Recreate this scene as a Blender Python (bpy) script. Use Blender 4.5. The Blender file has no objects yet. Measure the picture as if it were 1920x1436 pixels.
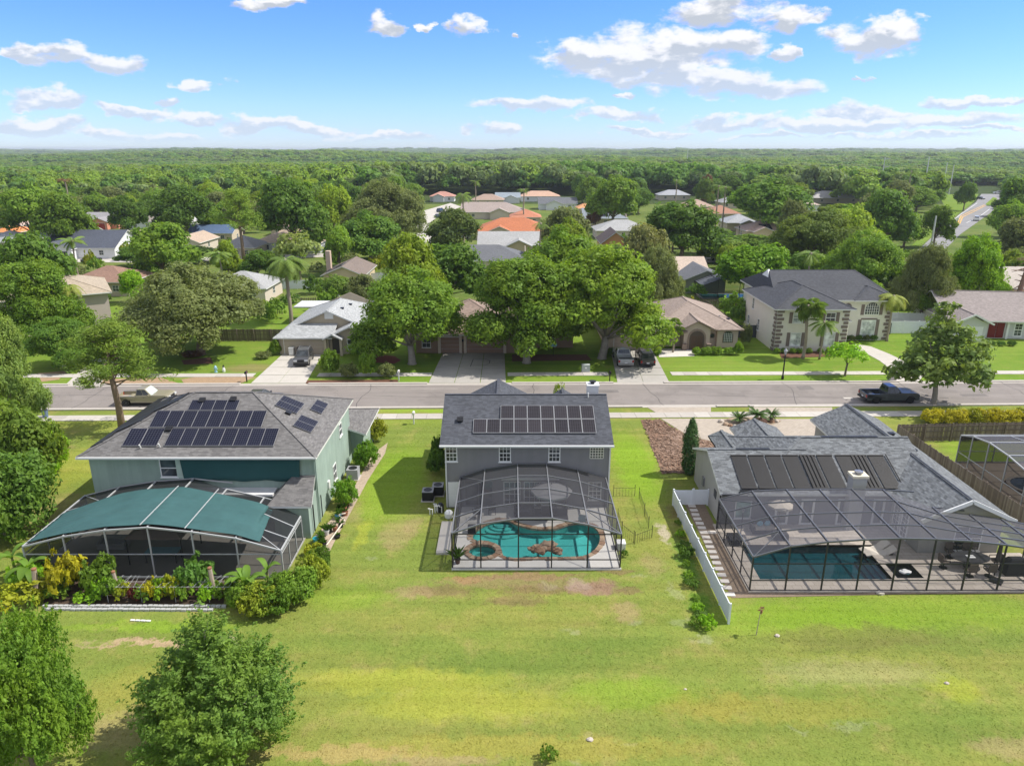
import bpy, math, random
import numpy as np
from mathutils import Vector, Matrix, Euler
from mathutils.geometry import tessellate_polygon

R = math.radians
scene = bpy.context.scene
COL = scene.collection
random.seed(7)

# ------------------------------------------------------------------ camera
CAM_H, FPX, PITCH = 26.4, 1355.0, R(17.95)
cam_data = bpy.data.cameras.new("camera")
cam = bpy.data.objects.new("camera", cam_data)
COL.objects.link(cam)
cam.location = (0, 0, CAM_H)
cam.rotation_euler = (R(90) - PITCH, 0, 0)
cam_data.sensor_fit = 'HORIZONTAL'
cam_data.sensor_width = 36
cam_data.lens = 36 * FPX / 1920
cam_data.clip_start = 0.5
cam_data.clip_end = 40000
scene.camera = cam

# ------------------------------------------------------------------ light
SUN_EL, SUN_AZ = R(51), R(84)          # azimuth measured from +Y towards +X
EXPOSURE = 1.45
SKY_K = 0.1
sd = bpy.data.lights.new("sun", 'SUN')
sd.energy = 2.0
sd.angle = R(0.55)
sd.color = (1.0, 0.955, 0.87)
sun = bpy.data.objects.new("sun", sd)
COL.objects.link(sun)
sdir = Vector((math.cos(SUN_EL) * math.sin(SUN_AZ), math.cos(SUN_EL) * math.cos(SUN_AZ), math.sin(SUN_EL)))
sun.rotation_euler = sdir.to_track_quat('Z', 'Y').to_euler()
sun.location = (60, 20, 80)

vs = scene.view_settings
vs.view_transform = 'Standard'
vs.look = 'None'
vs.exposure = EXPOSURE
vs.gamma = 1
vs.use_curve_mapping = False
scene.render.engine = 'CYCLES'
cy = scene.cycles
cy.max_bounces = 8
cy.diffuse_bounces = 3
cy.glossy_bounces = 3
cy.transmission_bounces = 4
cy.transparent_max_bounces = 24
cy.volume_bounces = 0
cy.caustics_reflective = False
cy.caustics_refractive = False
cy.sample_clamp_indirect = 6

CT, ST = math.cos(PITCH), math.sin(PITCH)


def G(px, py, z=0.0):
    """the place on the level z that the photograph shows at this pixel"""
    u, v = (px - 960) / FPX, (py - 718) / FPX
    t = (CAM_H - z) / (ST + v * CT)
    return Vector((u * t, t * (CT - v * ST), z))


def P(px, py, Y):
    """the place at distance Y that the photograph shows at this pixel"""
    u, v = (px - 960) / FPX, (py - 718) / FPX
    t = Y / (CT - v * ST)
    return Vector((u * t, Y, CAM_H - t * (ST + v * CT)))


# ------------------------------------------------------------------ node helper
class NT:
    def __init__(s, tree):
        s.t = tree

    def n(s, typ, _out=0, **kw):
        nd = s.t.nodes.new(typ)
        for k, v in kw.items():
            if k.startswith('i_'):
                key = k[2:]
                key = int(key) if key.isdigit() else key.replace('_', ' ')
                s.put(nd.inputs[key], v)
            else:
                setattr(nd, k, v)
        return nd

    def put(s, sock, v):
        if isinstance(v, bpy.types.NodeSocket):
            s.t.links.new(v, sock)
        elif isinstance(v, bpy.types.Node):
            s.t.links.new(v.outputs[0], sock)
        else:
            if sock.type == 'RGBA' and hasattr(v, '__len__') and len(v) == 3:
                v = (*v, 1)
            sock.default_value = v

    def math(s, op, a, b=None, c=None, clamp=False):
        nd = s.t.nodes.new('ShaderNodeMath')
        nd.operation = op
        nd.use_clamp = clamp
        for i, v in enumerate((a, b, c)):
            if v is not None:
                s.put(nd.inputs[i], v)
        return nd.outputs[0]

    def mix(s, f, a, b, typ='MIX'):
        nd = s.t.nodes.new('ShaderNodeMix')
        nd.data_type = 'RGBA'
        nd.blend_type = typ
        s.put(nd.inputs[0], f)
        s.put(nd.inputs[6], a)
        s.put(nd.inputs[7], b)
        return nd.outputs[2]

    def ramp(s, f, a, b, smooth=True):
        """0 below a, 1 above b"""
        nd = s.t.nodes.new('ShaderNodeMapRange')
        nd.interpolation_type = 'SMOOTHSTEP' if smooth else 'LINEAR'
        s.put(nd.inputs[0], f)
        nd.inputs[1].default_value = a
        nd.inputs[2].default_value = b
        return nd.outputs[0]

    def noise(s, vec, scale, detail=4, rough=0.55, out=0, dist=0.0):
        nd = s.t.nodes.new('ShaderNodeTexNoise')
        if vec is not None:
            s.put(nd.inputs['Vector'], vec)
        nd.inputs['Scale'].default_value = scale
        nd.inputs['Detail'].default_value = detail
        nd.inputs['Roughness'].default_value = rough
        nd.inputs['Distortion'].default_value = dist
        return nd.outputs[out]


# ------------------------------------------------------------------ sky with clouds
world = bpy.data.worlds.new("World")
scene.world = world
world.use_nodes = True
wt = world.node_tree
wt.nodes.clear()
W = NT(wt)
sky = W.n('ShaderNodeTexSky', sky_type='NISHITA', sun_disc=False, sun_elevation=SUN_EL, sun_rotation=SUN_AZ,
          altitude=30, air_density=1.0, dust_density=0.05, ozone_density=4.0)
tc = W.n('ShaderNodeTexCoord')
sep = W.n('ShaderNodeSeparateXYZ', i_0=tc.outputs['Generated'])
SX, SY, SZ = sep.outputs
az = W.math('ARCTAN2', SX, SY)
hyp = W.math('SQRT', W.math('ADD', W.math('MULTIPLY', SX, SX), W.math('MULTIPLY', SY, SY)))
te = W.math('DIVIDE', SZ, W.math('MAXIMUM', hyp, 0.02))
flat = W.n('ShaderNodeCombineXYZ', i_0=az, i_1=te).outputs[0]
# ragged outlines: the cloud shapes are pushed about by turbulence
_wn = W.noise(W.n('ShaderNodeVectorMath', operation='MULTIPLY', i_0=flat, i_1=(1.0, 1.6, 1.0)).outputs[0], 13, 8, 0.6, out=1)
_wv = W.n('ShaderNodeVectorMath', operation='MULTIPLY', i_0=W.n('ShaderNodeVectorMath', operation='SUBTRACT', i_0=_wn, i_1=(0.5, 0.5, 0.5)).outputs[0], i_1=(0.16, 0.055, 0)).outputs[0]
_ws = W.n('ShaderNodeSeparateXYZ', i_0=W.n('ShaderNodeVectorMath', operation='ADD', i_0=flat, i_1=_wv).outputs[0])
AZ0, TE0 = az, te
az, te = _ws.outputs[0], _ws.outputs[1]
CLOUDS = [  # centre x, centre y, half width, half height as seen from the camera
    (1200, 112, 205, 62), (1330, 88, 110, 38), (1080, 98, 80, 38), (1375, 165, 165, 36), (1250, 150, 110, 26),
    (1340, 20, 130, 40), (1480, 42, 75, 32), (1650, 72, 95, 44), (1690, 45, 40, 30), (1455, 90, 30, 20),
    (720, 42, 48, 26), (872, 46, 36, 26), (525, 6, 58, 16), (806, 48, 20, 12),
    (50, 98, 60, 22), (115, 112, 70, 30), (205, 128, 80, 26), (375, 160, 52, 18), (95, 195, 95, 22),
    (295, 190, 30, 14), (265, 212, 75, 14), (375, 222, 85, 16), (500, 232, 90, 22), (600, 243, 95, 16),
    (720, 256, 110, 13), (70, 238, 95, 20), (190, 252, 90, 16), (300, 262, 110, 15), (830, 272, 60, 6),
    (990, 200, 118, 19), (1160, 216, 88, 16), (935, 240, 50, 16), (1620, 212, 130, 22), (1780, 225, 150, 22),
    (1560, 240, 170, 18), (1380, 232, 120, 15), (1210, 246, 90, 9), (1840, 184, 130, 11), (1870, 243, 90, 7),
    (1626, 148, 16, 6), (1700, 258, 200, 9), (1430, 258, 120, 7), (1180, 175, 28, 8), (960, 62, 12, 8)]
dens, hgt = None, None
for (cx, cy_, rx, ry) in CLOUDS:
    def ang(px, py):
        u, v = (px - 960) / FPX, (py - 718) / FPX
        d = (u, CT - v * ST, -ST - v * CT)
        return math.atan2(d[0], d[1]), d[2] / math.hypot(d[0], d[1])
    a0, e0 = ang(cx, cy_)
    ra = abs(ang(cx + rx, cy_)[0] - a0)
    re = abs(ang(cx, cy_ + ry)[1] - e0)
    da = W.math('MULTIPLY_ADD', az, 1 / ra, -a0 / ra)
    de = W.math('MULTIPLY_ADD', te, 1 / re, -e0 / re)
    # flat base: the lower half is squeezed
    dl = W.math('MAXIMUM', de, W.math('MULTIPLY', de, -1.35))
    d2 = W.math('ADD', W.math('MULTIPLY', da, da), W.math('MULTIPLY', dl, dl))
    w = W.math('MULTIPLY_ADD', d2, -1.9, 2.05)
    dens = w if dens is None else W.math('MAXIMUM', dens, w)
    wh = W.math('MULTIPLY', W.math('MAXIMUM', w, 0.0), de)
    hgt = wh if hgt is None else W.math('ADD', hgt, wh)
dens = W.math('MAXIMUM', dens, -1.6)
az, te = AZ0, TE0
stretch = W.n('ShaderNodeVectorMath', operation='MULTIPLY', i_0=flat, i_1=(1.0, 2.0, 1.0)).outputs[0]
n1 = W.noise(stretch, 26, 9, 0.62, dist=0.2)
n2 = W.noise(stretch, 8, 4, 0.5)
nz = W.math('ADD', W.math('MULTIPLY_ADD', n1, 4.2, -2.1), W.math('MULTIPLY_ADD', n2, 2.0, -0.95))
dd = W.math('ADD', dens, nz)
# out-of-view sky: white cloud made much denser than in view, to add fill light
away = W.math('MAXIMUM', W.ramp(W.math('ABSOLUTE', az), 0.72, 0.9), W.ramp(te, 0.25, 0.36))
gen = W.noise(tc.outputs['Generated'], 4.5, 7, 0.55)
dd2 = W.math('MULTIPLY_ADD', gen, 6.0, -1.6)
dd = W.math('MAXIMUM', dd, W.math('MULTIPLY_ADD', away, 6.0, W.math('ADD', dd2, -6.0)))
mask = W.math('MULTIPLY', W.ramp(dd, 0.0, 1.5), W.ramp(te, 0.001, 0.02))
n1u = W.noise(W.n('ShaderNodeVectorMath', operation='ADD', i_0=stretch, i_1=(0.010, 0.022, 0)).outputs[0], 26, 6, 0.58, dist=0.2)
edge = W.math('MULTIPLY', W.math('MINIMUM', W.math('MAXIMUM', dd, 0.0), 2.2), -0.30)
up = W.math('ADD', W.math('ADD', W.math('MULTIPLY', hgt, 1.25), edge), W.math('MULTIPLY', W.math('SUBTRACT', n1, n1u), 4.5))
lit = W.ramp(up, -0.80, 0.5)
far = W.ramp(te, 0.015, 0.16)
ccol = W.mix(lit, W.mix(far, (0.59, 0.68, 0.82), (0.53, 0.57, 0.63)), W.mix(far, (0.86, 0.87, 0.92), (0.93, 0.93, 0.95)))
CLOUD_B = 0.405
ccol = W.n('ShaderNodeVectorMath', operation='SCALE', i_0=ccol, i_3=CLOUD_B / SKY_K).outputs[0]
hs = W.n('ShaderNodeHueSaturation', i_Hue=0.5, i_Saturation=1.25, i_Value=1.0, i_Color=sky.outputs[0]).outputs[0]
hs = W.n('ShaderNodeVectorMath', operation='MULTIPLY', i_0=hs, i_1=W.mix(W.ramp(te, -0.02, 0.3, False), (0.355, 0.455, 0.76), (0.535, 0.545, 0.92))).outputs[0]
SKY_HS = hs
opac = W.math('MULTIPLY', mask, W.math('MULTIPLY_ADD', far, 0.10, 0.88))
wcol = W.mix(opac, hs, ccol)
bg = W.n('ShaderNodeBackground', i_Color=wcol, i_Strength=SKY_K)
wo = W.n('ShaderNodeOutputWorld', i_Surface=bg.outputs[0])


# ------------------------------------------------------------------ objects
def put_tags(o, label=None, cat=None, group=None, kind=None):
    if label: o['label'] = label
    if cat: o['category'] = cat
    if group: o['group'] = group
    if kind: o['kind'] = kind
    return o


def thing(name, label, cat, loc=(0, 0, 0), rz=0.0, group=None):
    o = bpy.data.objects.new(name, None)
    o.empty_display_size = 0.3
    COL.objects.link(o)
    o.location = loc
    o.rotation_euler = (0, 0, rz)
    return put_tags(o, label, cat, group)


def link_mesh(name, me, parent=None, loc=None, rot=None, scale=None):
    o = bpy.data.objects.new(name, me)
    COL.objects.link(o)
    if parent is not None: o.parent = parent
    if loc is not None: o.location = loc
    if rot is not None: o.rotation_euler = rot
    if scale is not None: o.scale = scale
    return o


def children_of(o):
    return KIDS.get(o.name, [])


KIDS = {}


def copy_tree(root, loc=None, rz=None, label=None, group=None, scale=None):
    """a thing and copies of its parts and their sub-parts, sharing mesh data"""
    r = root.copy()
    COL.objects.link(r)
    if loc is not None: r.location = loc
    if rz is not None: r.rotation_euler = (0, 0, rz)
    if scale is not None: r.scale = scale
    if label: r['label'] = label
    if group: r['group'] = group
    for ch in root.children:
        c = ch.copy(); COL.objects.link(c); c.parent = r
        for g in ch.children:
            d = g.copy(); COL.objects.link(d); d.parent = c
    return r


class MB:
    """collects faces; build() links them as one mesh object"""

    def __init__(s):
        s.v, s.f, s.m = [], [], []

    def add(s, vs_, fs_, m=0):
        b = len(s.v)
        s.v += [tuple(p) for p in vs_]
        for f in fs_:
            s.f.append([b + i for i in f]); s.m.append(m)
        return s

    def poly(s, pts, m=0):
        return s.add(pts, [list(range(len(pts)))], m)

    def box(s, x0, x1, y0, y1, z0, z1, m=0):
        return s.add([(x0, y0, z0), (x1, y0, z0), (x1, y1, z0), (x0, y1, z0), (x0, y0, z1), (x1, y0, z1), (x1, y1, z1), (x0, y1, z1)],
                     [(3, 2, 1, 0), (4, 5, 6, 7), (0, 1, 5, 4), (1, 2, 6, 5), (2, 3, 7, 6), (3, 0, 4, 7)], m)

    def cbox(s, c, size, rz=0.0, m=0):
        cx, cy_, cz = c
        hx, hy, hz = size[0] / 2, size[1] / 2, size[2] / 2
        k, q = math.cos(rz), math.sin(rz)
        vv = []
        for dz in (-hz, hz):
            for dx, dy in ((-hx, -hy), (hx, -hy), (hx, hy), (-hx, hy)):
                vv.append((cx + dx * k - dy * q, cy_ + dx * q + dy * k, cz + dz))
        return s.add(vv, [(3, 2, 1, 0), (4, 5, 6, 7), (0, 1, 5, 4), (1, 2, 6, 5), (2, 3, 7, 6), (3, 0, 4, 7)], m)

    def prism(s, pts, z0, z1, m=0):
        n = len(pts)
        vv = [(p[0], p[1], z0) for p in pts] + [(p[0], p[1], z1) for p in pts]
        ff = [list(range(n - 1, -1, -1)), list(range(n, 2 * n))] + [(i, (i + 1) % n, n + (i + 1) % n, n + i) for i in range(n)]
        return s.add(vv, ff, m)

    def extr(s, prof, y0, y1, m=0):
        """profile in (x, z), extruded along y"""
        n = len(prof)
        vv = [(p[0], y0, p[1]) for p in prof] + [(p[0], y1, p[1]) for p in prof]
        ff = [list(range(n)), list(range(2 * n - 1, n - 1, -1))] + [((i + 1) % n, i, n + i, n + (i + 1) % n) for i in range(n)]
        return s.add(vv, ff, m)

    def bar(s, p0, p1, w, h=None, m=0):
        p0, p1 = Vector(p0), Vector(p1)
        h = w if h is None else h
        d = (p1 - p0).normalized()
        ref = Vector((0, 0, 1)) if abs(d.z) < 0.95 else Vector((0, 1, 0))
        a = d.cross(ref).normalized() * (w / 2)
        b = a.normalized().cross(d).normalized() * (h / 2)
        vv = [p0 - a - b, p0 + a - b, p0 + a + b, p0 - a + b, p1 - a - b, p1 + a - b, p1 + a + b, p1 - a + b]
        return s.add(vv, [(3, 2, 1, 0), (4, 5, 6, 7), (0, 1, 5, 4), (1, 2, 6, 5), (2, 3, 7, 6), (3, 0, 4, 7)], m)

    def tube(s, pts, r, n=6, m=0):
        pts = [Vector(p) for p in pts]
        rs = r if hasattr(r, '__len__') else [r] * len(pts)
        rings = []
        prev = None
        for i, p in enumerate(pts):
            d = (pts[min(i + 1, len(pts) - 1)] - pts[max(i - 1, 0)]).normalized()
            ref = prev if prev is not None else (Vector((1, 0, 0)) if abs(d.x) < 0.9 else Vector((0, 1, 0)))
            a = (ref - d * ref.dot(d)).normalized()
            prev = a
            b = d.cross(a)
            rings.append([p + (a * math.cos(2 * math.pi * k / n) + b * math.sin(2 * math.pi * k / n)) * rs[i] for k in range(n)])
        vv = [p for rg in rings for p in rg]
        ff = [list(range(n - 1, -1, -1)), [len(vv) - n + k for k in range(n)]]
        for i in range(len(pts) - 1):
            for k in range(n):
                ff.append((i * n + k, i * n + (k + 1) % n, (i + 1) * n + (k + 1) % n, (i + 1) * n + k))
        return s.add(vv, ff, m)

    def lathe(s, prof, c=(0, 0, 0), n=12, m=0):
        vv = []
        for r, z in prof:
            vv += [(c[0] + r * math.cos(2 * math.pi * k / n), c[1] + r * math.sin(2 * math.pi * k / n), c[2] + z) for k in range(n)]
        ff = []
        for i in range(len(prof) - 1):
            for k in range(n):
                ff.append((i * n + k, i * n + (k + 1) % n, (i + 1) * n + (k + 1) % n, (i + 1) * n + k))
        ff.append(list(range(n - 1, -1, -1)))
        ff.append([len(vv) - n + k for k in range(n)])
        return s.add(vv, ff, m)

    def blob(s, c, r, seed=0, jit=0.15, nu=9, nv=6, m=0):
        rd = random.Random(seed)
        rx, ry, rz = r
        vv = [(c[0], c[1], c[2] - rz)]
        for j in range(1, nv):
            t = math.pi * j / nv - math.pi / 2
            for i in range(nu):
                p = 2 * math.pi * i / nu
                k = 1 + rd.uniform(-jit, jit)
                vv.append((c[0] + rx * k * math.cos(t) * math.cos(p), c[1] + ry * k * math.cos(t) * math.sin(p), c[2] + rz * k * math.sin(t)))
        vv.append((c[0], c[1], c[2] + rz))
        ff = [(0, 1 + (i + 1) % nu, 1 + i) for i in range(nu)]
        for j in range(nv - 2):
            for i in range(nu):
                a = 1 + j * nu
                ff.append((a + i, a + (i + 1) % nu, a + nu + (i + 1) % nu, a + nu + i))
        L = len(vv) - 1
        a = 1 + (nv - 2) * nu
        ff += [(a + i, a + (i + 1) % nu, L) for i in range(nu)]
        return s.add(vv, ff, m)

    def mesh(s, name, mats, smooth=False):
        me = bpy.data.meshes.new(name)
        me.from_pydata(s.v, [], s.f)
        for mt in (mats if isinstance(mats, (list, tuple)) else [mats]):
            me.materials.append(mt)
        me.polygons.foreach_set('material_index', s.m)
        if smooth: me.polygons.foreach_set('use_smooth', [True] * len(s.f))
        uv = me.uv_layers.new(name='UVMap')
        co = np.array(s.v, dtype=np.float64)
        out = np.zeros((len(me.loops), 2))
        for p in me.polygons:
            n = p.normal
            if abs(n.z) > 0.999 or n.length < 0.5:
                ux, uy = Vector((1, 0, 0)), Vector((0, 1, 0))
            else:
                ux = Vector((-n.y, n.x, 0)).normalized()
                uy = n.cross(ux)
            for li in p.loop_indices:
                q = co[me.loops[li].vertex_index]
                out[li, 0] = q[0] * ux.x + q[1] * ux.y + q[2] * ux.z
                out[li, 1] = q[0] * uy.x + q[1] * uy.y + q[2] * uy.z
        uv.data.foreach_set('uv', out.ravel())
        me.update()
        return me

    def build(s, name, mats, parent=None, smooth=False, loc=None, rot=None, kind=None, label=None):
        o = link_mesh(name, s.mesh(name, mats, smooth), parent, loc, rot)
        if kind: o['kind'] = kind
        if label: o['label'] = label
        return o


def sheet(mb, outer, z, holes=(), m=0):
    """a flat sheet with holes"""
    loops = [[Vector((p[0], p[1], 0)) for p in outer]] + [[Vector((p[0], p[1], 0)) for p in h] for h in holes]
    pts = [p for lp in loops for p in lp]
    tris = tessellate_polygon(loops)
    ff = []
    for a, b, c in tris:
        n = (pts[b] - pts[a]).cross(pts[c] - pts[a])
        ff.append((a, b, c) if n.z > 0 else (a, c, b))
    return mb.add([(p.x, p.y, z) for p in pts], ff, m)


def slab(mb, outer, z0, z1, holes=(), m=0, mside=0):
    """a thick sheet with holes: top and all rims"""
    sheet(mb, outer, z1, holes, m)
    for lp in [outer] + list(holes):
        n = len(lp)
        for i in range(n):
            a, b = lp[i], lp[(i + 1) % n]
            mb.add([(a[0], a[1], z0), (b[0], b[1], z0), (b[0], b[1], z1), (a[0], a[1], z1)], [(0, 1, 2, 3)], mside)


def thick(mb, polys, t=0.18, mtop=0, mside=1):
    """roof planes with thickness: eaves, rakes and soffit closed"""
    idx, vv, ff = {}, [], []
    for pl in polys:
        f = []
        for p in pl:
            k = tuple(round(c, 4) for c in p)
            if k not in idx:
                idx[k] = len(vv); vv.append(k)
            f.append(idx[k])
        ff.append(f)
    n = len(vv)
    edges = {}
    for f in ff:
        for i in range(len(f)):
            a, b = f[i], f[(i + 1) % len(f)]
            edges[(a, b)] = 1
    mb.add(vv, ff, mtop)
    low = [(p[0], p[1], p[2] - t) for p in vv]
    mb.add(low, [f[::-1] for f in ff], mside)
    for (a, b) in edges:
        if (b, a) not in edges:
            mb.add([vv[a], vv[b], low[b], low[a]], [(3, 2, 1, 0)], mside)


def roof_polys(x0, x1, y0, y1, z0, pitch, axis='x', ends='hh'):
    """planes of a hip or gable roof over a rectangle; axis = ridge direction"""
    if axis == 'y':
        pl = roof_polys(-y1, -y0, x0, x1, z0, pitch, 'x', ends[::-1])
        return [[(p[1], -p[0], p[2]) for p in q] for q in pl]
    h = (y1 - y0) / 2
    yc, zr = (y0 + y1) / 2, z0 + pitch * h
    xa = x0 + (min(h, (x1 - x0) / 2) if ends[0] == 'h' else 0)
    xb = x1 - (min(h, (x1 - x0) / 2) if ends[1] == 'h' else 0)
    pl = []
    if xb - xa < 0.02:
        xm = (xa + xb) / 2
        zr = z0 + pitch * h
        A = (xm, yc, zr)
        pl = [[(x0, y0, z0), (x1, y0, z0), A], [(x1, y1, z0), (x0, y1, z0), A]]
        pl.append([(x0, y1, z0), (x0, y0, z0), A]); pl.append([(x1, y0, z0), (x1, y1, z0), A])
        return pl
    a, b = (xa, yc, zr), (xb, yc, zr)
    pl = [[(x0, y0, z0), (x1, y0, z0), b, a], [(x1, y1, z0), (x0, y1, z0), a, b]]
    if ends[0] == 'h': pl.append([(x0, y1, z0), (x0, y0, z0), a])
    if ends[1] == 'h': pl.append([(x1, y0, z0), (x1, y1, z0), b])
    return pl


# ------------------------------------------------------------------ materials
MATS = {}


def new_mat(name):
    m = bpy.data.materials.new(name)
    m.use_nodes = True
    m.node_tree.nodes.clear()
    t = NT(m.node_tree)
    out = t.n('ShaderNodeOutputMaterial')
    return m, t, out


def mat(name, col, rough=0.8, var=0.15, scale=3.0, bump=0.0, bscale=40.0, metal=0.0, spec=0.35, big=0.0, streak=0.0):
    """plain surface with mottled colour and fine relief"""
    if name in MATS: return MATS[name]
    m, t, out = new_mat(name)
    geo = t.n('ShaderNodeNewGeometry')
    tcn = t.n('ShaderNodeTexCoord')
    ob = tcn.outputs['Object']
    f = t.noise(ob, scale, 5)
    k = t.math('MULTIPLY_ADD', f, 2 * var, 1 - var)
    if big:
        k = t.math('MULTIPLY', k, t.math('MULTIPLY_ADD', t.noise(geo.outputs['Position'], 0.25, 3), 2 * big, 1 - big))
    if streak:
        sv = t.n('ShaderNodeVectorMath', operation='MULTIPLY', i_0=ob, i_1=(1.4, 1.4, 0.12)).outputs[0]
        k = t.math('MULTIPLY', k, t.math('MULTIPLY_ADD', t.noise(sv, 1.6, 5, 0.65), 2 * streak, 1 - streak))
    c = t.n('ShaderNodeVectorMath', operation='SCALE', i_0=col, i_3=k).outputs[0]
    b = t.n('ShaderNodeBsdfPrincipled', i_Base_Color=c, i_Roughness=rough, i_Metallic=metal)
    b.inputs['Specular IOR Level'].default_value = spec
    if bump:
        bn = t.n('ShaderNodeBump', i_Strength=bump, i_Distance=0.02, i_Height=t.noise(ob, bscale, 4))
        t.put(b.inputs['Normal'], bn)
    t.put(out.inputs[0], b)
    MATS[name] = m
    return m


def shingle_mat(name, col, var=0.35, light=None):
    if name in MATS: return MATS[name]
    m, t, out = new_mat(name)
    uv = t.n('ShaderNodeUVMap').outputs[0]
    br = t.n('ShaderNodeTexBrick', i_Vector=uv, i_Scale=1.0)
    br.offset = 0.37
    br.inputs['Color1'].default_value = (0.0, 0.0, 0.0, 1)
    br.inputs['Color2'].default_value = (1, 1, 1, 1)
    br.inputs['Mortar'].default_value = (0.35, 0.35, 0.35, 1)
    br.inputs['Mortar Size'].default_value = 0.012
    br.inputs['Brick Width'].default_value = 0.33
    br.inputs['Row Height'].default_value = 0.145
    vv = t.n('ShaderNodeRGBToBW', i_0=br.outputs[0]).outputs[0]
    nn = t.noise(uv, 2.2, 6, 0.7)
    big = t.noise(uv, 0.22, 3)
    k = t.math('MULTIPLY_ADD', vv, var, 1 - var * 0.55)
    k = t.math('MULTIPLY', k, t.math('MULTIPLY_ADD', nn, 0.7, 0.65))
    k = t.math('MULTIPLY', k, t.math('MULTIPLY_ADD', big, 0.3, 0.85))
    c = t.n('ShaderNodeVectorMath', operation='SCALE', i_0=col, i_3=k).outputs[0]
    b = t.n('ShaderNodeBsdfPrincipled', i_Base_Color=c, i_Roughness=0.85)
    b.inputs['Specular IOR Level'].default_value = 0.3
    bn = t.n('ShaderNodeBump', i_Strength=0.5, i_Distance=0.02, i_Height=t.math('ADD', vv, t.noise(uv, 60, 2)))
    t.put(b.inputs['Normal'], bn)
    t.put(out.inputs[0], b)
    MATS[name] = m
    return m


def brick_mat(name, c1, c2, mortar, bw, rh, ms, var=0.2, rough=0.85, rot=0.0):
    if name in MATS: return MATS[name]
    m, t, out = new_mat(name)
    uv = t.n('ShaderNodeUVMap').outputs[0]
    if rot: uv = t.n('ShaderNodeVectorRotate', i_0=uv, i_Angle=rot).outputs[0]
    br = t.n('ShaderNodeTexBrick', i_Vector=uv, i_Scale=1.0)
    for k, v in (('Color1', c1), ('Color2', c2), ('Mortar', mortar)):
        br.inputs[k].default_value = (*v, 1)
    br.inputs['Mortar Size'].default_value = ms
    br.inputs['Brick Width'].default_value = bw
    br.inputs['Row Height'].default_value = rh
    k = t.math('MULTIPLY_ADD', t.noise(uv, 0.8, 6, 0.65), 2 * var, 1 - var)
    c = t.n('ShaderNodeVectorMath', operation='SCALE', i_0=br.outputs[0], i_3=k).outputs[0]
    b = t.n('ShaderNodeBsdfPrincipled', i_Base_Color=c, i_Roughness=rough)
    bn = t.n('ShaderNodeBump', i_Strength=0.4, i_Distance=0.01, i_Height=t.math('SUBTRACT', t.noise(uv, 30, 3), br.outputs['Fac']))
    t.put(b.inputs['Normal'], bn)
    t.put(out.inputs[0], b)
    MATS[name] = m
    return m


def screen_mat(name, col, cover):
    """insect screen: threads too fine to see, so part of the light passes"""
    if name in MATS: return MATS[name]
    m, t, out = new_mat(name)
    d = t.n('ShaderNodeBsdfDiffuse', i_Color=col)
    tr = t.n('ShaderNodeBsdfTransparent')
    lw = t.n('ShaderNodeLayerWeight', i_Blend=0.35)
    fac = t.math('MULTIPLY_ADD', lw.outputs['Facing'], 0.30, cover, clamp=True)
    mx = t.n('ShaderNodeMixShader', i_0=fac, i_1=tr.outputs[0], i_2=d.outputs[0])
    t.put(out.inputs[0], mx)
    MATS[name] = m
    return m


def water_mat(name, tint, bumpk=0.06):
    if name in MATS: return MATS[name]
    m, t, out = new_mat(name)
    geo = t.n('ShaderNodeNewGeometry')
    bn = t.n('ShaderNodeBump', i_Strength=bumpk, i_Distance=0.1, i_Height=t.noise(geo.outputs['Position'], 2.5, 3))
    tr = t.n('ShaderNodeBsdfTransparent', i_Color=tint)
    gl = t.n('ShaderNodeBsdfGlossy', i_Roughness=0.03, i_Normal=bn.outputs[0])
    fr = t.n('ShaderNodeFresnel', i_IOR=1.33, i_Normal=bn.outputs[0])
    mx = t.n('ShaderNodeMixShader', i_0=fr.outputs[0], i_1=tr.outputs[0], i_2=gl.outputs[0])
    t.put(out.inputs[0], mx)
    MATS[name] = m
    return m


def glass_mat(name='window_glass', col=(0.02, 0.025, 0.03), rough=0.06):
    if name in MATS: return MATS[name]
    m, t, out = new_mat(name)
    tcn = t.n('ShaderNodeTexCoord')
    k = t.noise(tcn.outputs['Object'], 0.9, 2)
    c = t.mix(t.ramp(k, 0.35, 0.7), col, tuple(min(1, x * 3.2 + 0.02) for x in col))
    b = t.n('ShaderNodeBsdfPrincipled', i_Base_Color=c, i_Roughness=rough)
    b.inputs['Specular IOR Level'].default_value = 0.8
    t.put(out.inputs[0], b)
    MATS[name] = m
    return m


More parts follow.
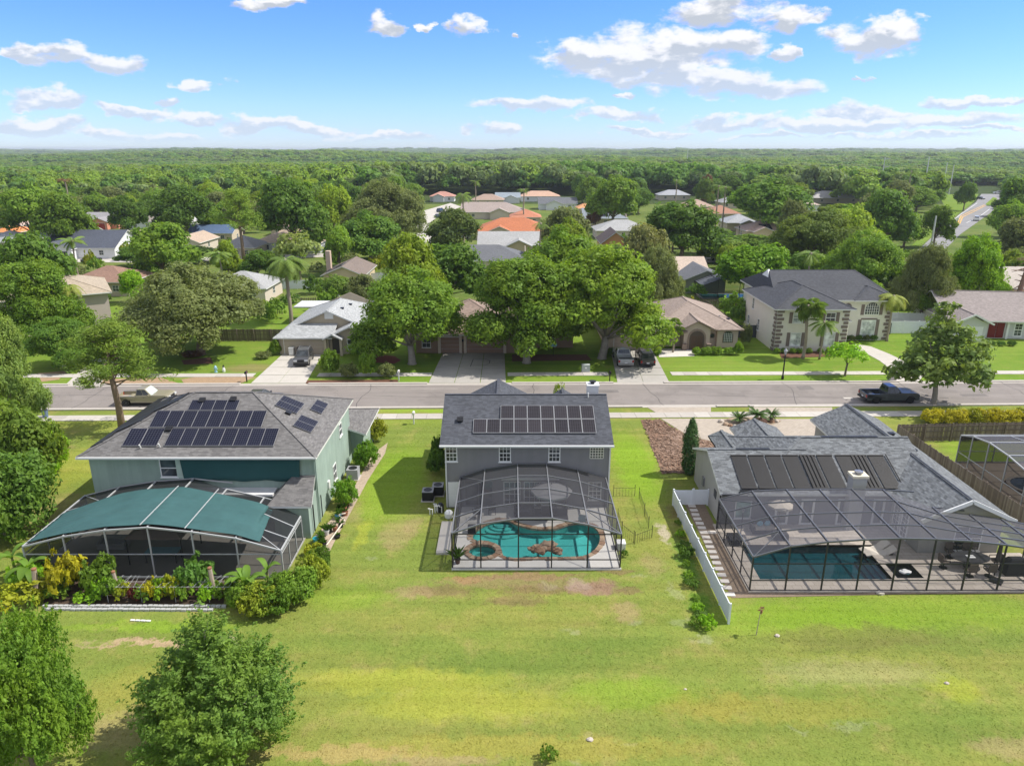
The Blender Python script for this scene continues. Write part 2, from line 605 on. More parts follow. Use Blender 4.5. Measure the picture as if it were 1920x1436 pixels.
def leaf_mat(name, col, var=0.5, trans=0.42, hue=(1.25, 1.05, 0.6)):
    """foliage: per-leaf and per-tree variation, some light through the leaf"""
    if name in MATS: return MATS[name]
    m, t, out = new_mat(name)
    geo = t.n('ShaderNodeNewGeometry')
    oi = t.n('ShaderNodeObjectInfo')
    tcn = t.n('ShaderNodeTexCoord')
    r = geo.outputs['Random Per Island']
    n = t.noise(tcn.outputs['Object'], 0.55, 3)
    k = t.math('MULTIPLY_ADD', r, var, 1 - var / 2)
    k = t.math('MULTIPLY', k, t.math('MULTIPLY_ADD', oi.outputs['Random'], 0.36, 0.82))
    warm = tuple(c * h for c, h in zip(col, hue))
    c = t.mix(t.math('MULTIPLY', t.ramp(n, 0.35, 0.7), 0.65), col, warm)
    c = t.n('ShaderNodeVectorMath', operation='SCALE', i_0=c, i_3=k).outputs[0]
    d = t.n('ShaderNodeBsdfPrincipled', i_Base_Color=c, i_Roughness=0.55)
    d.inputs['Specular IOR Level'].default_value = 0.18
    tl = t.n('ShaderNodeBsdfTranslucent', i_Color=t.n('ShaderNodeVectorMath', operation='MULTIPLY', i_0=c, i_1=(1.35, 1.35, 0.7)).outputs[0])
    mx = t.n('ShaderNodeMixShader', i_0=trans, i_1=d.outputs[0], i_2=tl.outputs[0])
    t.put(out.inputs[0], mx)
    MATS[name] = m
    return m


# plain materials used in many places
WHITE = mat('white_paint', (0.78, 0.78, 0.77), 0.5, 0.06, 2)
TRIM = mat('white_trim', (0.72, 0.72, 0.71), 0.55, 0.08, 2)
VINYL = mat('white_vinyl', (0.74, 0.77, 0.82), 0.4, 0.05, 2)
CONC = mat('concrete', (0.50, 0.465, 0.42), 0.9, 0.14, 1.2, 0.25, 60, big=0.12)
CONC_WET = mat('driveway_concrete', (0.40, 0.375, 0.345), 0.9, 0.16, 0.9, 0.2, 60, big=0.15)
KERB = mat('kerb_concrete', (0.46, 0.42, 0.38), 0.9, 0.15, 1.5, 0.2, 50)
BLACK = mat('black_metal', (0.015, 0.015, 0.017), 0.4, 0.1)
BRONZE = mat('dark_bronze_frame', (0.035, 0.035, 0.038), 0.4, 0.15)
ALU = mat('grey_beam', (0.21, 0.215, 0.23), 0.35, 0.1, metal=0.2)
ALUW = mat('white_beam', (0.44, 0.45, 0.46), 0.4, 0.1)
BARK = mat('bark', (0.20, 0.16, 0.125), 0.95, 0.35, 5, 0.6, 20)
BARK_G = mat('grey_bark', (0.30, 0.27, 0.24), 0.95, 0.3, 4, 0.6, 20)
MULCH = mat('mulch', (0.13, 0.062, 0.038), 0.95, 0.5, 6, 0.8, 30)
MULCH_T = mat('pale_mulch', (0.36, 0.245, 0.15), 0.95, 0.4, 4, 0.8, 30)
GLASS = glass_mat()
RUBBER = mat('tyre_rubber', (0.018, 0.018, 0.018), 0.85, 0.2)
STEEL = mat('steel_rim', (0.35, 0.35, 0.36), 0.3, 0.1, metal=0.7)
# ------------------------------------------------------------------ ground materials
def patch_ground(name, base_a, base_b, base_c, patches=(), fine=1.0, tuft=False):
    m, t, out = new_mat(name)
    geo = t.n('ShaderNodeNewGeometry')
    pos = geo.outputs['Position']
    fl = t.n('ShaderNodeVectorMath', operation='MULTIPLY', i_0=pos, i_1=(1, 1, 0)).outputs[0]
    st = t.n('ShaderNodeVectorMath', operation='MULTIPLY', i_0=pos, i_1=(0.35, 1, 0)).outputs[0]
    n_big = t.noise(st, 0.13, 4, 0.55)
    n_mid = t.noise(fl, 0.55, 5, 0.6)
    n_sml = t.noise(fl, 3.2, 5, 0.7)
    n_fin = t.noise(fl, 9.0, 3, 0.6)
    mow = t.noise(t.n('ShaderNodeVectorMath', operation='MULTIPLY', i_0=pos, i_1=(0.03, 1.1, 0)).outputs[0], 1.0, 2, 0.5)
    c = t.mix(t.ramp(t.math('ADD', t.math('MULTIPLY', n_big, 0.65), t.math('MULTIPLY', n_mid, 0.35)), 0.40, 0.60), base_a, base_b)
    c = t.mix(t.math('MULTIPLY', t.ramp(n_mid, 0.52, 0.72), 0.55), c, base_c)
    wob = t.n('ShaderNodeVectorMath', operation='SCALE', i_0=t.n('ShaderNodeVectorMath', operation='SUBTRACT', i_0=t.noise(fl, 0.9, 5, 0.65, out=1), i_1=(0.5, 0.5, 0.5)).outputs[0], i_3=2.4).outputs[0]
    wp = t.n('ShaderNodeVectorMath', operation='ADD', i_0=fl, i_1=wob).outputs[0]
    for (px, py, rx, ry, col, k) in patches:
        g = G(px, py)
        d = t.n('ShaderNodeVectorMath', operation='MULTIPLY_ADD', i_0=wp, i_1=(1 / rx, 1 / ry, 0), i_2=(-g.x / rx, -g.y / ry, 0)).outputs[0]
        ln = t.n('ShaderNodeVectorMath', operation='LENGTH', i_0=d).outputs[1]
        f = t.ramp(t.math('SUBTRACT', 1.25, t.math('ADD', ln, t.math('MULTIPLY_ADD', n_sml, 0.9, -0.45))), 0.0, 0.75)
        c = t.mix(t.math('MULTIPLY', f, k), c, col)
    k = t.math('MULTIPLY', t.math('MULTIPLY_ADD', n_sml, 0.9 * fine, 1 - 0.45 * fine), t.math('MULTIPLY_ADD', n_fin, 0.9 * fine, 1 - 0.42 * fine))
    k = t.math('MULTIPLY', k, t.math('MULTIPLY_ADD', mow, 0.5, 0.75))
    oi = geo.outputs['Random Per Island']
    if tuft: k = t.math('MULTIPLY', k, t.math('MULTIPLY_ADD', oi, 0.35, 0.85))
    c = t.n('ShaderNodeVectorMath', operation='SCALE', i_0=c, i_3=k).outputs[0]
    if tuft: c = t.n('ShaderNodeVectorMath', operation='SCALE', i_0=c, i_3=1.36).outputs[0]
    if tuft:
        d = t.n('ShaderNodeBsdfDiffuse', i_Color=c)
        tl = t.n('ShaderNodeBsdfTranslucent', i_Color=c)
        b = t.n('ShaderNodeMixShader', i_0=0.5, i_1=d.outputs[0], i_2=tl.outputs[0])
    else:
        b = t.n('ShaderNodeBsdfPrincipled', i_Base_Color=c, i_Roughness=0.95)
        b.inputs['Specular IOR Level'].default_value = 0.1
        bn = t.n('ShaderNodeBump', i_Strength=0.7, i_Distance=0.08, i_Height=t.math('ADD', n_sml, t.math('MULTIPLY', n_fin, 0.7)))
        t.put(b.inputs['Normal'], bn)
    t.put(out.inputs[0], b)
    return m


BR, TAN, SAND, YEL, BRT, OCH, DKG = (0.20, 0.125, 0.075), (0.34, 0.25, 0.13), (0.62, 0.55, 0.50), (0.36, 0.37, 0.045), (0.19, 0.31, 0.022), (0.36, 0.285, 0.06), (0.10, 0.17, 0.03)
PATCH = [
    (1700, 1150, 10, 2.2, BRT, .55), (1500, 1165, 7, 2.0, BRT, .5), (1750, 1200, 9, 1.3, DKG, .45), (1600, 1195, 6, 1.2, (0.17, 0.15, 0.05), .5),
    (1790, 1290, 1.5, 1.0, (0.36, 0.40, 0.03), .35), (1600, 1260, 5, 1.2, (0.32, 0.30, 0.13), .5), (1850, 1370, 3.5, 1.5, DKG, .35),
    (1450, 1330, 6, 1.0, OCH, .3), (1330, 1320, 2.5, 1, OCH, .3), (1500, 1365, .5, .2, SAND, .1), (1600, 1362, 1.2, .2, SAND, .1),
    (1110, 1385, .3, .2, SAND, .1), (1180, 1390, .25, .2, SAND, .1), (1080, 1425, .35, .25, SAND, .1), (1900, 1400, 2, .8, TAN, .5),
    (760, 1275, 6, 1.0, YEL, .45), (880, 1320, 6, 1.2, YEL, .45), (1000, 1400, 9, .8, OCH, .4), (640, 1412, 4.2, .5, (0.40, 0.28, 0.12), .6), (820, 1428, 3.0, .4, TAN, .6),
    (1180, 1300, 3.5, 1.2, BRT, .5), (1010, 1240, 7, 1.0, DKG, .35), (700, 1200, 4, 1, DKG, .3), (1120, 1200, 4, 1.2, DKG, .4),
    (640, 1120, 3, 1.4, BRT, .4), (830, 1110, 2.2, .8, BR, .6), (770, 1110, 1.5, .8, TAN, .55), (870, 1085, 1.4, .45, (0.34, 0.19, 0.09), .7), (960, 1125, 2, .6, BR, .55),
    (990, 1080, 4.0, .4, (0.27, 0.17, 0.10), .75), (1010, 1105, 2.6, .7, BR, .6), (1110, 1100, 1.9, .85, (0.27, 0.175, 0.12), .95), (960, 1090, 5.5, .7, (0.27, 0.18, 0.11), .5), (1030, 1098, .7, .5, SAND, .1), (1088, 1096, .8, .6, SAND, .15),
    (1180, 1108, .9, .6, BR, .6), (1170, 1145, 1.0, 1.0, TAN, .6), (1150, 1068, 1.4, .4, BR, .6), (1200, 1078, .4, .4, SAND, .1), (1190, 1165, .5, .3, SAND, .1), (1080, 1185, .4, .25, SAND, .1),
    (1262, 1108, .28, 1.0, SAND, .1), (1275, 1165, .6, .5, SAND, .1), (1320, 1200, .8, .4, SAND, .15), (1245, 1000, .35, 1.6, (0.5, 0.42, 0.33), .7), (1265, 960, .7, 1.2, BR, .55),
    (1285, 1050, .7, 3.0, (0.10, 0.20, 0.03), .8), (1310, 1130, .8, 1.6, (0.10, 0.21, 0.02), .8), (1225, 1060, .8, 1.5, TAN, .4),
    (745, 1000, 1.2, 2.5, TAN, .5), (775, 985, .8, 1.4, TAN, .5), (700, 1045, .3, .3, SAND, .1), (680, 1000, .5, 2.6, YEL, .45), (740, 900, 3, 8, BRT, .7), (1190, 870, 2.2, 8, BRT, .85),
    (660, 960, .9, 2.0, TAN, .35), (1235, 840, .5, 5, YEL, .5), (130, 880, 3.5, 5, YEL, .35), (90, 960, 3, 3, TAN, .4), (115, 840, 1.2, .8, BR, .6),
    (290, 1175, 6, .5, BRT, .6), (300, 1205, 4.5, .35, (0.42, 0.30, 0.19), .85), (420, 1200, 1.5, .4, (0.48, 0.38, 0.28), .8), (270, 1290, 3, 2, OCH, .3), (250, 1370, 3, 1.6, TAN, .45),
    (1850, 860, 3, 6, BRT, .6), (400, 790, 30, 2.0, (0.19, 0.25, 0.03), .4), (870, 770, 10, .7, BRT, .7)]
LAWN = patch_ground('lawn_grass_ground', (0.172, 0.222, 0.043), (0.228, 0.243, 0.054), (0.285, 0.252, 0.085), PATCH, 0.68)
TUFT = patch_ground('lawn_grass_blade', (0.172, 0.222, 0.043), (0.228, 0.243, 0.054), (0.285, 0.252, 0.085), PATCH, 0.35, tuft=True)
FARLAWN = patch_ground('far_lawn_grass', (0.135, 0.225, 0.026), (0.175, 0.25, 0.035), (0.21, 0.235, 0.05),
                       [(470, 690, 3.5, 2, (0.25, 0.2, 0.09), .7), (410, 710, 6, 1, (0.34, 0.27, 0.12), .6), (620, 690, 3, 2, (0.2, 0.2, 0.06), .6)], 0.55)
WOOD = patch_ground('woodland_floor', (0.035, 0.06, 0.018), (0.06, 0.085, 0.022), (0.12, 0.14, 0.04), (), 0.5)
SUBURB = patch_ground('suburb_grass', (0.10, 0.155, 0.03), (0.15, 0.185, 0.045), (0.22, 0.20, 0.10), (), 0.5)


def asphalt_mat(name, col, stain=True):
    m, t, out = new_mat(name)
    geo = t.n('ShaderNodeNewGeometry')
    pos = geo.outputs['Position']
    st = t.n('ShaderNodeVectorMath', operation='MULTIPLY', i_0=pos, i_1=(0.12, 1.0, 1)).outputs[0]
    a = t.noise(st, 0.8, 6, 0.6)
    b_ = t.noise(pos, 0.35, 5, 0.6)
    f = t.noise(pos, 14, 3, 0.7)
    k = t.math('MULTIPLY', t.math('MULTIPLY_ADD', a, 0.5, 0.75), t.math('MULTIPLY_ADD', b_, 0.35, 0.825))
    k = t.math('MULTIPLY', k, t.math('MULTIPLY_ADD', f, 0.4, 0.8))
    k = t.math('MULTIPLY', k, t.math('MULTIPLY_ADD', t.ramp(t.noise(pos, 0.16, 3), .55, .62), -0.13, 1.0))
    cr = t.n('ShaderNodeTexVoronoi', feature='DISTANCE_TO_EDGE', i_Vector=t.n('ShaderNodeVectorMath', operation='ADD', i_0=pos, i_1=t.n('ShaderNodeVectorMath', operation='SCALE', i_0=t.noise(pos, 1.2, 4, out=1), i_3=1.6).outputs[0]).outputs[0], i_Scale=0.22)
    crack = t.math('MULTIPLY', t.ramp(cr.outputs[0], 0.0, 0.006), 1)
    k = t.math('MULTIPLY', k, t.math('MULTIPLY_ADD', crack, 0.30, 0.70))
    c = t.n('ShaderNodeVectorMath', operation='SCALE', i_0=col, i_3=k).outputs[0]
    bs = t.n('ShaderNodeBsdfPrincipled', i_Base_Color=c, i_Roughness=0.9)
    bs.inputs['Specular IOR Level'].default_value = 0.2
    bn = t.n('ShaderNodeBump', i_Strength=0.3, i_Distance=0.01, i_Height=f)
    t.put(bs.inputs['Normal'], bn)
    t.put(out.inputs[0], bs)
    return m


ASPH = asphalt_mat('street_asphalt', (0.245, 0.218, 0.203))
ASPH2 = asphalt_mat('highway_asphalt', (0.27, 0.265, 0.27))
PAVERS = brick_mat('driveway_pavers', (0.46, 0.395, 0.325), (0.39, 0.33, 0.27), (0.30, 0.255, 0.21), 0.3, 0.2, 0.012, 0.12)
DECKP = brick_mat('travertine_pavers', (0.50, 0.44, 0.38), (0.43, 0.375, 0.32), (0.30, 0.25, 0.21), 0.6, 0.4, 0.014, 0.15)
DECKC = mat('pool_deck_concrete', (0.62, 0.60, 0.57), 0.85, 0.08, 1.5, 0.1, 60, big=0.08)


def road_n(x): return 73.05 + 0.0155 * x
def road_f(x): return 81.15 + 0.012 * x


# ------------------------------------------------------------------ ground, lawns, street
LX, LY0 = 140, 6
lawn_rect = [(-LX, LY0), (LX, LY0), (LX, road_n(LX) + .2), (-LX, road_n(-LX) + .2)]
HOLE_C = [(-3.55, 41.95), (6.85, 41.95), (6.85, 49.6), (-3.55, 49.6)]
HOLE_R = [(15.5, 39.6), (27.2, 39.6), (27.2, 46.6), (15.5, 46.6)]
mb = MB()
BIG = 9000
sheet(mb, [(-BIG, -600), (BIG, -600), (BIG, BIG), (-BIG, BIG)], -0.03, [[(-LX + .5, LY0 + .5), (LX - .5, LY0 + .5), (LX - .5, 70), (-LX + .5, 70)]])
mb.build('ground', WOOD, kind='structure')
mb = MB(); sheet(mb, lawn_rect, 0.0, [HOLE_C, HOLE_R]); mb.build('lawn', LAWN, kind='structure')
mb = MB(); sheet(mb, [(-140, road_f(-140) - .2), (140, road_f(140) - .2), (140, 128), (-140, 128)], 0.0); mb.build('front_lawn', FARLAWN, kind='structure')
mb = MB(); sheet(mb, [(-330, 128.01), (330, 128.01), (330, 372), (-330, 372)], -0.008); mb.build('suburb_lawn', SUBURB, kind='structure')

# a short grass of real blades over the part of the lawn close to the camera
rng = np.random.default_rng(3)


def grass_blades(name, n, x0, x1, y0, y1, h, ycut, mat_, rej):
    u = rng.random(n)
    y = y0 + (y1 - y0) * u ** ycut
    hw = 0.8 * y + 16
    x = (rng.random(n) * 2 - 1) * np.minimum(hw, max(abs(x0), abs(x1)))
    ok = np.ones(n, bool)
    for (a, b, c, d) in rej:
        ok &= ~((x > a) & (x < b) & (y > c) & (y < d))
    x, y = x[ok], y[ok]
    n = len(x)
    k = 3
    cx, cy_ = np.repeat(x, k), np.repeat(y, k)
    N = n * k
    cx = cx + rng.normal(0, .05, N); cy_ = cy_ + rng.normal(0, .05, N)
    th = rng.random(N) * 2 * np.pi
    w = rng.uniform(.018, .04, N)
    hh = h * rng.uniform(.5, 1.3, N)
    ln = rng.uniform(.3, 1.1, N) * hh
    ph = rng.random(N) * 2 * np.pi
    v = np.zeros((N, 3, 3))
    v[:, 0] = np.stack([cx - np.cos(th) * w, cy_ - np.sin(th) * w, np.full(N, -.005)], 1)
    v[:, 1] = np.stack([cx + np.cos(th) * w, cy_ + np.sin(th) * w, np.full(N, -.005)], 1)
    v[:, 2] = np.stack([cx + np.cos(ph) * ln, cy_ + np.sin(ph) * ln, hh], 1)
    me = bpy.data.meshes.new(name)
    me.vertices.add(N * 3); me.loops.add(N * 3); me.polygons.add(N)
    me.vertices.foreach_set('co', v.ravel())
    me.loops.foreach_set('vertex_index', np.arange(N * 3, dtype=np.int32))
    me.polygons.foreach_set('loop_start', np.arange(0, N * 3, 3, dtype=np.int32))
    me.materials.append(mat_)
    me.update()
    o = link_mesh(name, me)
    o['kind'] = 'stuff'
    return o


def chips(name, poly_px, n, m_list, size):
    pts = [G(*p) for p in poly_px]
    x0, x1 = min(p.x for p in pts), max(p.x for p in pts); y0, y1 = min(p.y for p in pts), max(p.y for p in pts)
    mb = MB(); rr = random.Random(name); k = 0
    while k < n:
        x, y = rr.uniform(x0, x1), rr.uniform(y0, y1)
        c = False
        for i in range(len(pts)):
            a, b = pts[i], pts[i - 1]
            if (a.y > y) != (b.y > y) and x < (b.x - a.x) * (y - a.y) / (b.y - a.y) + a.x: c = not c
        if not c: continue
        k += 1
        a = rr.uniform(0, 6.28); L = size * rr.uniform(.5, 1.8); w = L * rr.uniform(.15, .4)
        dx, dy = math.cos(a) * L, math.sin(a) * L; ex, ey = -math.sin(a) * w, math.cos(a) * w
        z0, z1 = .03 + rr.uniform(0, .03), .03 + rr.uniform(0, .12)
        pale = (x - 18.2) ** 2 + (y - 64.0) ** 2 < 9
        mb.add([(x - dx - ex, y - dy - ey, z0), (x + dx - ex, y + dy - ey, z1), (x + dx + ex, y + dy + ey, z1), (x - dx + ex, y - dy + ey, z0)], [(0, 1, 2, 3)], rr.choice([0, 1, 1, 0, 2] if not pale else [1, 2, 2, 1]))
    mb.build(name, m_list, kind='stuff')


NOGRASS = [(-4.1, 7.3, 41.4, 62), (14.7, 60, 38.8, 72), (-31.5, -14, 40.3, 72), (-31.5, -12.5, 36.6, 41), (12.6, 16, 37.2, 52), (12, 18, 56, 72), (-140, 140, 69, 76)]
grass_blades('lawn_grass', 150000, -60, 60, 8.0, 70, 0.030, 1.1, TUFT, NOGRASS)

mb = MB()
xs = [-140 + 10 * i for i in range(29)]
for a, b in zip(xs[:-1], xs[1:]):
    mb.poly([(a, road_n(a), .012), (b, road_n(b), .012), (b, road_f(b), .012), (a, road_f(a), .012)])
mb.build('street', ASPH, kind='structure')

PATCHM = [asphalt_mat('asphalt_patch_dark', (0.18, 0.163, 0.155)), asphalt_mat('asphalt_patch_pale', (0.285, 0.255, 0.235))]
for k, (x, y, w, h) in enumerate(((-38, 75.2, 3.2, 1.1), (-9, 79.3, 5.5, .5), (2.5, 75.0, 1.6, 1.6), (11, 78.4, 2.4, 1.0), (26, 74.6, 4.5, .45), (34, 79.6, 1.8, 1.5), (52, 77, 3.0, .8), (-24, 79.8, 2.2, .9))):
    mb = MB(); sheet(mb, [(x - w / 2, y - h / 2), (x + w / 2, y - h / 2 + .06), (x + w / 2 - .05, y + h / 2), (x - w / 2 + .04, y + h / 2 - .05)], .0165); mb.build('road_patch', PATCHM[k % 3 == 1], kind='structure')
mb = MB()
rj = random.Random(31)
for k in range(9):
    x = -60 + 15 * k + rj.uniform(-3, 3); p = Vector((x, road_n(x) + .3, .0175))
    for q in range(7):
        n = p + Vector((rj.uniform(-.35, .35), 1.1, 0)); w_ = Vector((.03, 0, 0)); mb.poly([p - w_, p + w_, n + w_, n - w_]); p = n
for x0 in (-58, -20, 22):
    p = Vector((x0, 77.2 + rj.uniform(-1.5, 1.5), .0177))
    for q in range(14):
        n = p + Vector((1.9, rj.uniform(-.22, .24), 0)); w_ = Vector((0, .028, 0)); mb.poly([p - w_, n - w_, n + w_, p + w_]); p = n
mb.build('crack_sealant', mat('tar', (.06, .055, .055), .7, .2), kind='structure')

# kerbs, with dips at the driveways
DIP_N = [(-18.5, -14.2), (13.0, 22.5), (26.0, 36.5)]
DIP_F = [(-31.5, -24.0), (-10.4, -.4), (12.3, 18.9), (46, 51), (-53, -48)]
for nm, fn, sg, dips in (('near_kerb', road_n, -1, DIP_N), ('far_kerb', road_f, 1, DIP_F)):
    mb = MB()
    x = -140.0
    while x < 140:
        x2 = x + 2.0
        low = any(a < x + 1 < b for a, b in dips)
        z = 0.03 if low else 0.13
        y0, y1 = fn(x) - .06 * sg, fn(x) + .38 * sg
        prof = [(x, min(y0, y1)), (x2 - .012, min(y0, y1) + .03), (x2 - .012, max(y0, y1) + .03), (x, max(y0, y1))]
        mb.prism(prof, 0.0, z)
        mb.poly([(x, fn(x) - .45 * sg, .017), (x2 - .012, fn(x2) - .45 * sg, .017), (x2 - .012, fn(x2) - .06 * sg, .017), (x, fn(x) - .06 * sg, .017)][::(1 if sg > 0 else -1)])
        x = x2
    mb.build(nm, KERB, kind='structure')

# pavements made of single slabs
slab_me = {}


def pavement(name, yfun, width, x0, x1, step, skip=(), z=.05):
    root = thing(name, None, None)
    root['kind'] = 'structure'
    mb = MB(); mb.box(-step / 2 + .012, step / 2 - .012, -width / 2, width / 2, -.02, 0)
    me = mb.mesh('slab', CONC)
    mb = MB(); mb.box(-step / 2 + .012, step / 2 - .012, -width / 2, width / 2, -.02, 0)
    me2 = mb.mesh('slab', mat('concrete_darker', (0.43, 0.395, 0.355), 0.9, 0.16, 1.1, 0.25, 60, big=0.15))
    x = x0
    rd = random.Random(name)
    while x < x1:
        if not any(a < x + step / 2 < b for a, b in skip):
            xm = x + step / 2
            link_mesh('slab', me if rd.random() < .7 else me2, root, (xm, yfun(xm), z + rd.uniform(-.004, .004)), (0, 0, .0155))
        x += step
    return root


pavement('near_pavement', lambda x: 70.35 + .0155 * x, 1.55, -60, 60, 1.55)
pavement('far_pavement', lambda x: 84.9 + .012 * x, 1.4, -61, 64, 1.55, DIP_F)


def flat(name, pts_px, z, m, th=0.0):
    mb = MB()
    pts = [G(*p) for p in pts_px]
    pts = [(p.x, p.y) for p in pts]
    ar = sum(pts[i][0] * pts[(i + 1) % len(pts)][1] - pts[(i + 1) % len(pts)][0] * pts[i][1] for i in range(len(pts)))
    if ar < 0: pts = pts[::-1]
    sheet(mb, pts, z)
    o = mb.build(name, m, kind='structure')
    return o


def drive(name, pts, z=.035, m=None):
    """driveway cast in bays: each bay a slab of its own"""
    root = thing(name, None, None); root['kind'] = 'structure'
    (a, b, c, d) = [Vector((p[0], p[1], 0)) for p in pts]     # street left, street right, house right, house left
    ny = max(1, round((d - a).length / 3.0)); nx = 3 if (b - a).length > 7 else 2
    for j in range(ny):
        for i in range(nx):
            def q(u, v): return (a.lerp(b, u)).lerp(d.lerp(c, u), v)
            e = .004
            p = [q(i / nx + e, j / ny + e), q((i + 1) / nx - e, j / ny + e), q((i + 1) / nx - e, (j + 1) / ny - e), q(i / nx + e, (j + 1) / ny - e)]
            mb = MB(); mb.prism([(w.x, w.y) for w in p], 0, z + random.uniform(-.003, .003))
            mb.build('slab', m or CONC_WET, root)
    return root


drive('left_driveway', [(-30.9, 81.3), (-24.4, 81.3), (-25.6, 94.4), (-31.0, 94.4)], m=CONC)
drive('middle_driveway', [(-9.9, 81.5), (-.7, 81.5), (-1.0, 94.6), (-9.4, 94.6)])
drive('right_driveway', [(12.5, 81.6), (18.7, 81.6), (19.4, 96.5), (13.6, 96.5)])
drive('side_driveway', [(-52.5, 80.8), (-48.5, 80.8), (-51.5, 92), (-55.5, 92)], m=CONC)
flat('curved_driveway', [(1603, 645), (1633, 650), (1668, 664), (1693, 676), (1716, 686), (1735, 700), (1722, 716), (1680, 716), (1672, 698), (1665, 689), (1650, 677), (1628, 665), (1604, 658)], .03, CONC)
drive('green_house_driveway', [(-18.2, 68.9), (-14.6, 68.9), (-14.3, 72.7), (-18.2, 72.7)], m=CONC)
mb = MB(); sheet(mb, [(-18.6, 60.5), (-15.3, 60.5), (-13.6, 66), (-14.6, 69.4), (-18.4, 69.4)], .03); mb.build('green_house_apron', CONC, kind='structure')
# paver driveway of the house on the right
flat('paver_apron', [(1213, 764), (1333, 764), (1333, 776), (1234, 776)], .03, PAVERS)
flat('paver_apron', [(1405, 764), (1560, 764), (1562, 776), (1405, 776)], .03, PAVERS)
flat('paver_driveway', [(1239, 785), (1282, 812), (1310, 822), (1362, 834), (1420, 845), (1560, 850), (1560, 786)], .03, PAVERS)
flat('mulch_bed', [(1201, 787), (1214, 789), (1238, 786), (1256, 799), (1281, 813), (1309, 822), (1362, 836), (1330, 862), (1293, 889), (1268, 886), (1241, 889), (1236, 872), (1230, 858), (1221, 838), (1217, 815), (1206, 800)], .02, patch_ground('bare_mulch', (0.21, 0.125, 0.085), (0.27, 0.17, 0.12), (0.23, 0.14, 0.095), [(1262, 838, 1.6, 2.6, (0.34, 0.25, 0.20), .5), (1270, 815, 1.0, 1.5, (0.36, 0.27, 0.22), .6)], 1.0))
flat('mulch_bed', [(1284, 946), (1319, 942), (1350, 1003), (1405, 1110), (1470, 1109), (1700, 1108), (1918, 1108), (1918, 1113), (1700, 1114), (1372, 1121)], .02, mat('gravel_mulch', (0.22, 0.165, 0.12), .95, .3, 5, .8, 30))
flat('mulch_bed', [(1350, 790), (1375, 782), (1440, 782), (1465, 790), (1445, 798), (1400, 800), (1365, 797)], .045, mat('gravel_bed', (0.33, 0.25, 0.18), .95, .35, 5, .8, 20))
flat('mulch_bed', [(570, 713), (745, 712), (748, 719), (574, 720)], .03, MULCH)
flat('mulch_bed', [(340, 712), (383, 704), (478, 706), (455, 718), (345, 719)], .02, MULCH_T)
flat('mulch_bed', [(70, 700), (128, 695), (110, 712), (78, 716)], .02, MULCH_T)
flat('mulch_bed', [(150, 712), (300, 708), (340, 720), (160, 720)], .02, MULCH_T)
flat('mulch_bed', [(340, 676), (395, 670), (400, 682), (345, 684)], .03, MULCH)
flat('mulch_bed', [(690, 664), (740, 668), (752, 676), (740, 682), (700, 680)], .03, mat('red_mulch', (0.2, 0.055, 0.045), .95, .4, 5))
flat('mulch_bed', [(960, 665), (1100, 665), (1110, 676), (960, 678)], .03, MULCH)
flat('mulch_bed', [(1460, 660), (1570, 655), (1575, 668), (1465, 672)], .03, MULCH)
flat('stone_bed', [(1233, 655), (1300, 653), (1302, 668), (1236, 670)], .03, mat('white_pebbles', (0.62, 0.58, 0.53), .9, .3, 5, .5, 30))
flat('mulch_bed', [(90, 1085), (420, 1085), (420, 1132), (80, 1136)], .015, mat('garden_soil', (0.075, 0.05, 0.035), .95, .4, 5, .8, 25))
flat('gravel_strip', [(590, 1005), (640, 955), (700, 850), (727, 830), (722, 850), (690, 900), (658, 960), (630, 1010), (615, 1040), (590, 1030)], .015, mat('shell_gravel', (0.42, 0.33, 0.25), .95, .4, 4, .8, 25))

chips('bark_chips', [(1203, 787), (1238, 787), (1281, 813), (1309, 822), (1362, 836), (1330, 862), (1293, 888), (1241, 888), (1236, 872), (1221, 838)], 2600, [mat('chip_dark', (.13, .08, .055), .95, .3), mat('chip_brown', (.25, .16, .11), .95, .3), mat('chip_pale', (.33, .225, .165), .95, .3)], .11)
# streets between the houses further back
flat('back_street', [(-60, 482), (300, 486), (640, 474), (640, 481), (300, 493), (-60, 490)], .03, CONC)
flat('back_street', [(796, 395), (845, 381), (865, 388), (826, 403), (806, 418), (800, 436), (830, 455), (850, 470), (800, 476), (783, 452), (780, 428)], .03, CONC)
flat('back_street', [(1262, 500), (1275, 486), (1330, 478), (1345, 455), (1420, 452), (1405, 466), (1365, 476), (1340, 492)], .03, CONC)
flat('highway', [(1720, 470), (1762, 432), (1800, 401), (1830, 379), (1840, 364), (1878, 364), (1884, 374), (1862, 396), (1834, 416), (1800, 440), (1770, 470)], .03, ASPH2)
flat('highway_verge', [(1700, 470), (1740, 430), (1765, 405), (1770, 385), (1760, 365), (1835, 364), (1826, 379), (1796, 401), (1758, 432), (1718, 470)], .02, FARLAWN)
flat('highway_median', [(1848, 383), (1862, 370), (1869, 372), (1868, 382), (1852, 387)], .05, FARLAWN)
mb = MB()
for pl in ([(1796, 418), (1802, 405), (1825, 394), (1846, 384)], [(1799, 420), (1805, 407), (1828, 396), (1849, 385)]):
    q = [G(*p, .05) for p in pl]
    for a, b in zip(q[:-1], q[1:]):
        n = Vector((-(b - a).y, (b - a).x, 0)).normalized() * .18
        mb.poly([a - n, b - n, b + n, a + n])
mb.build('painted_line', mat('orange_line_paint', (0.75, 0.42, 0.08), .7), kind='structure')
mb = MB()
for pl in ([(1752, 441), (1800, 403), (1832, 381)], [(1812, 418), (1834, 408), (1856, 392)]):
    q = [G(*p, .05) for p in pl]
    for a, b in zip(q[:-1], q[1:]):
        n = Vector((-(b - a).y, (b - a).x, 0)).normalized() * .12
        mb.poly([a - n, b - n, b + n, a + n])
mb.build('edge_line', WHITE, kind='structure')
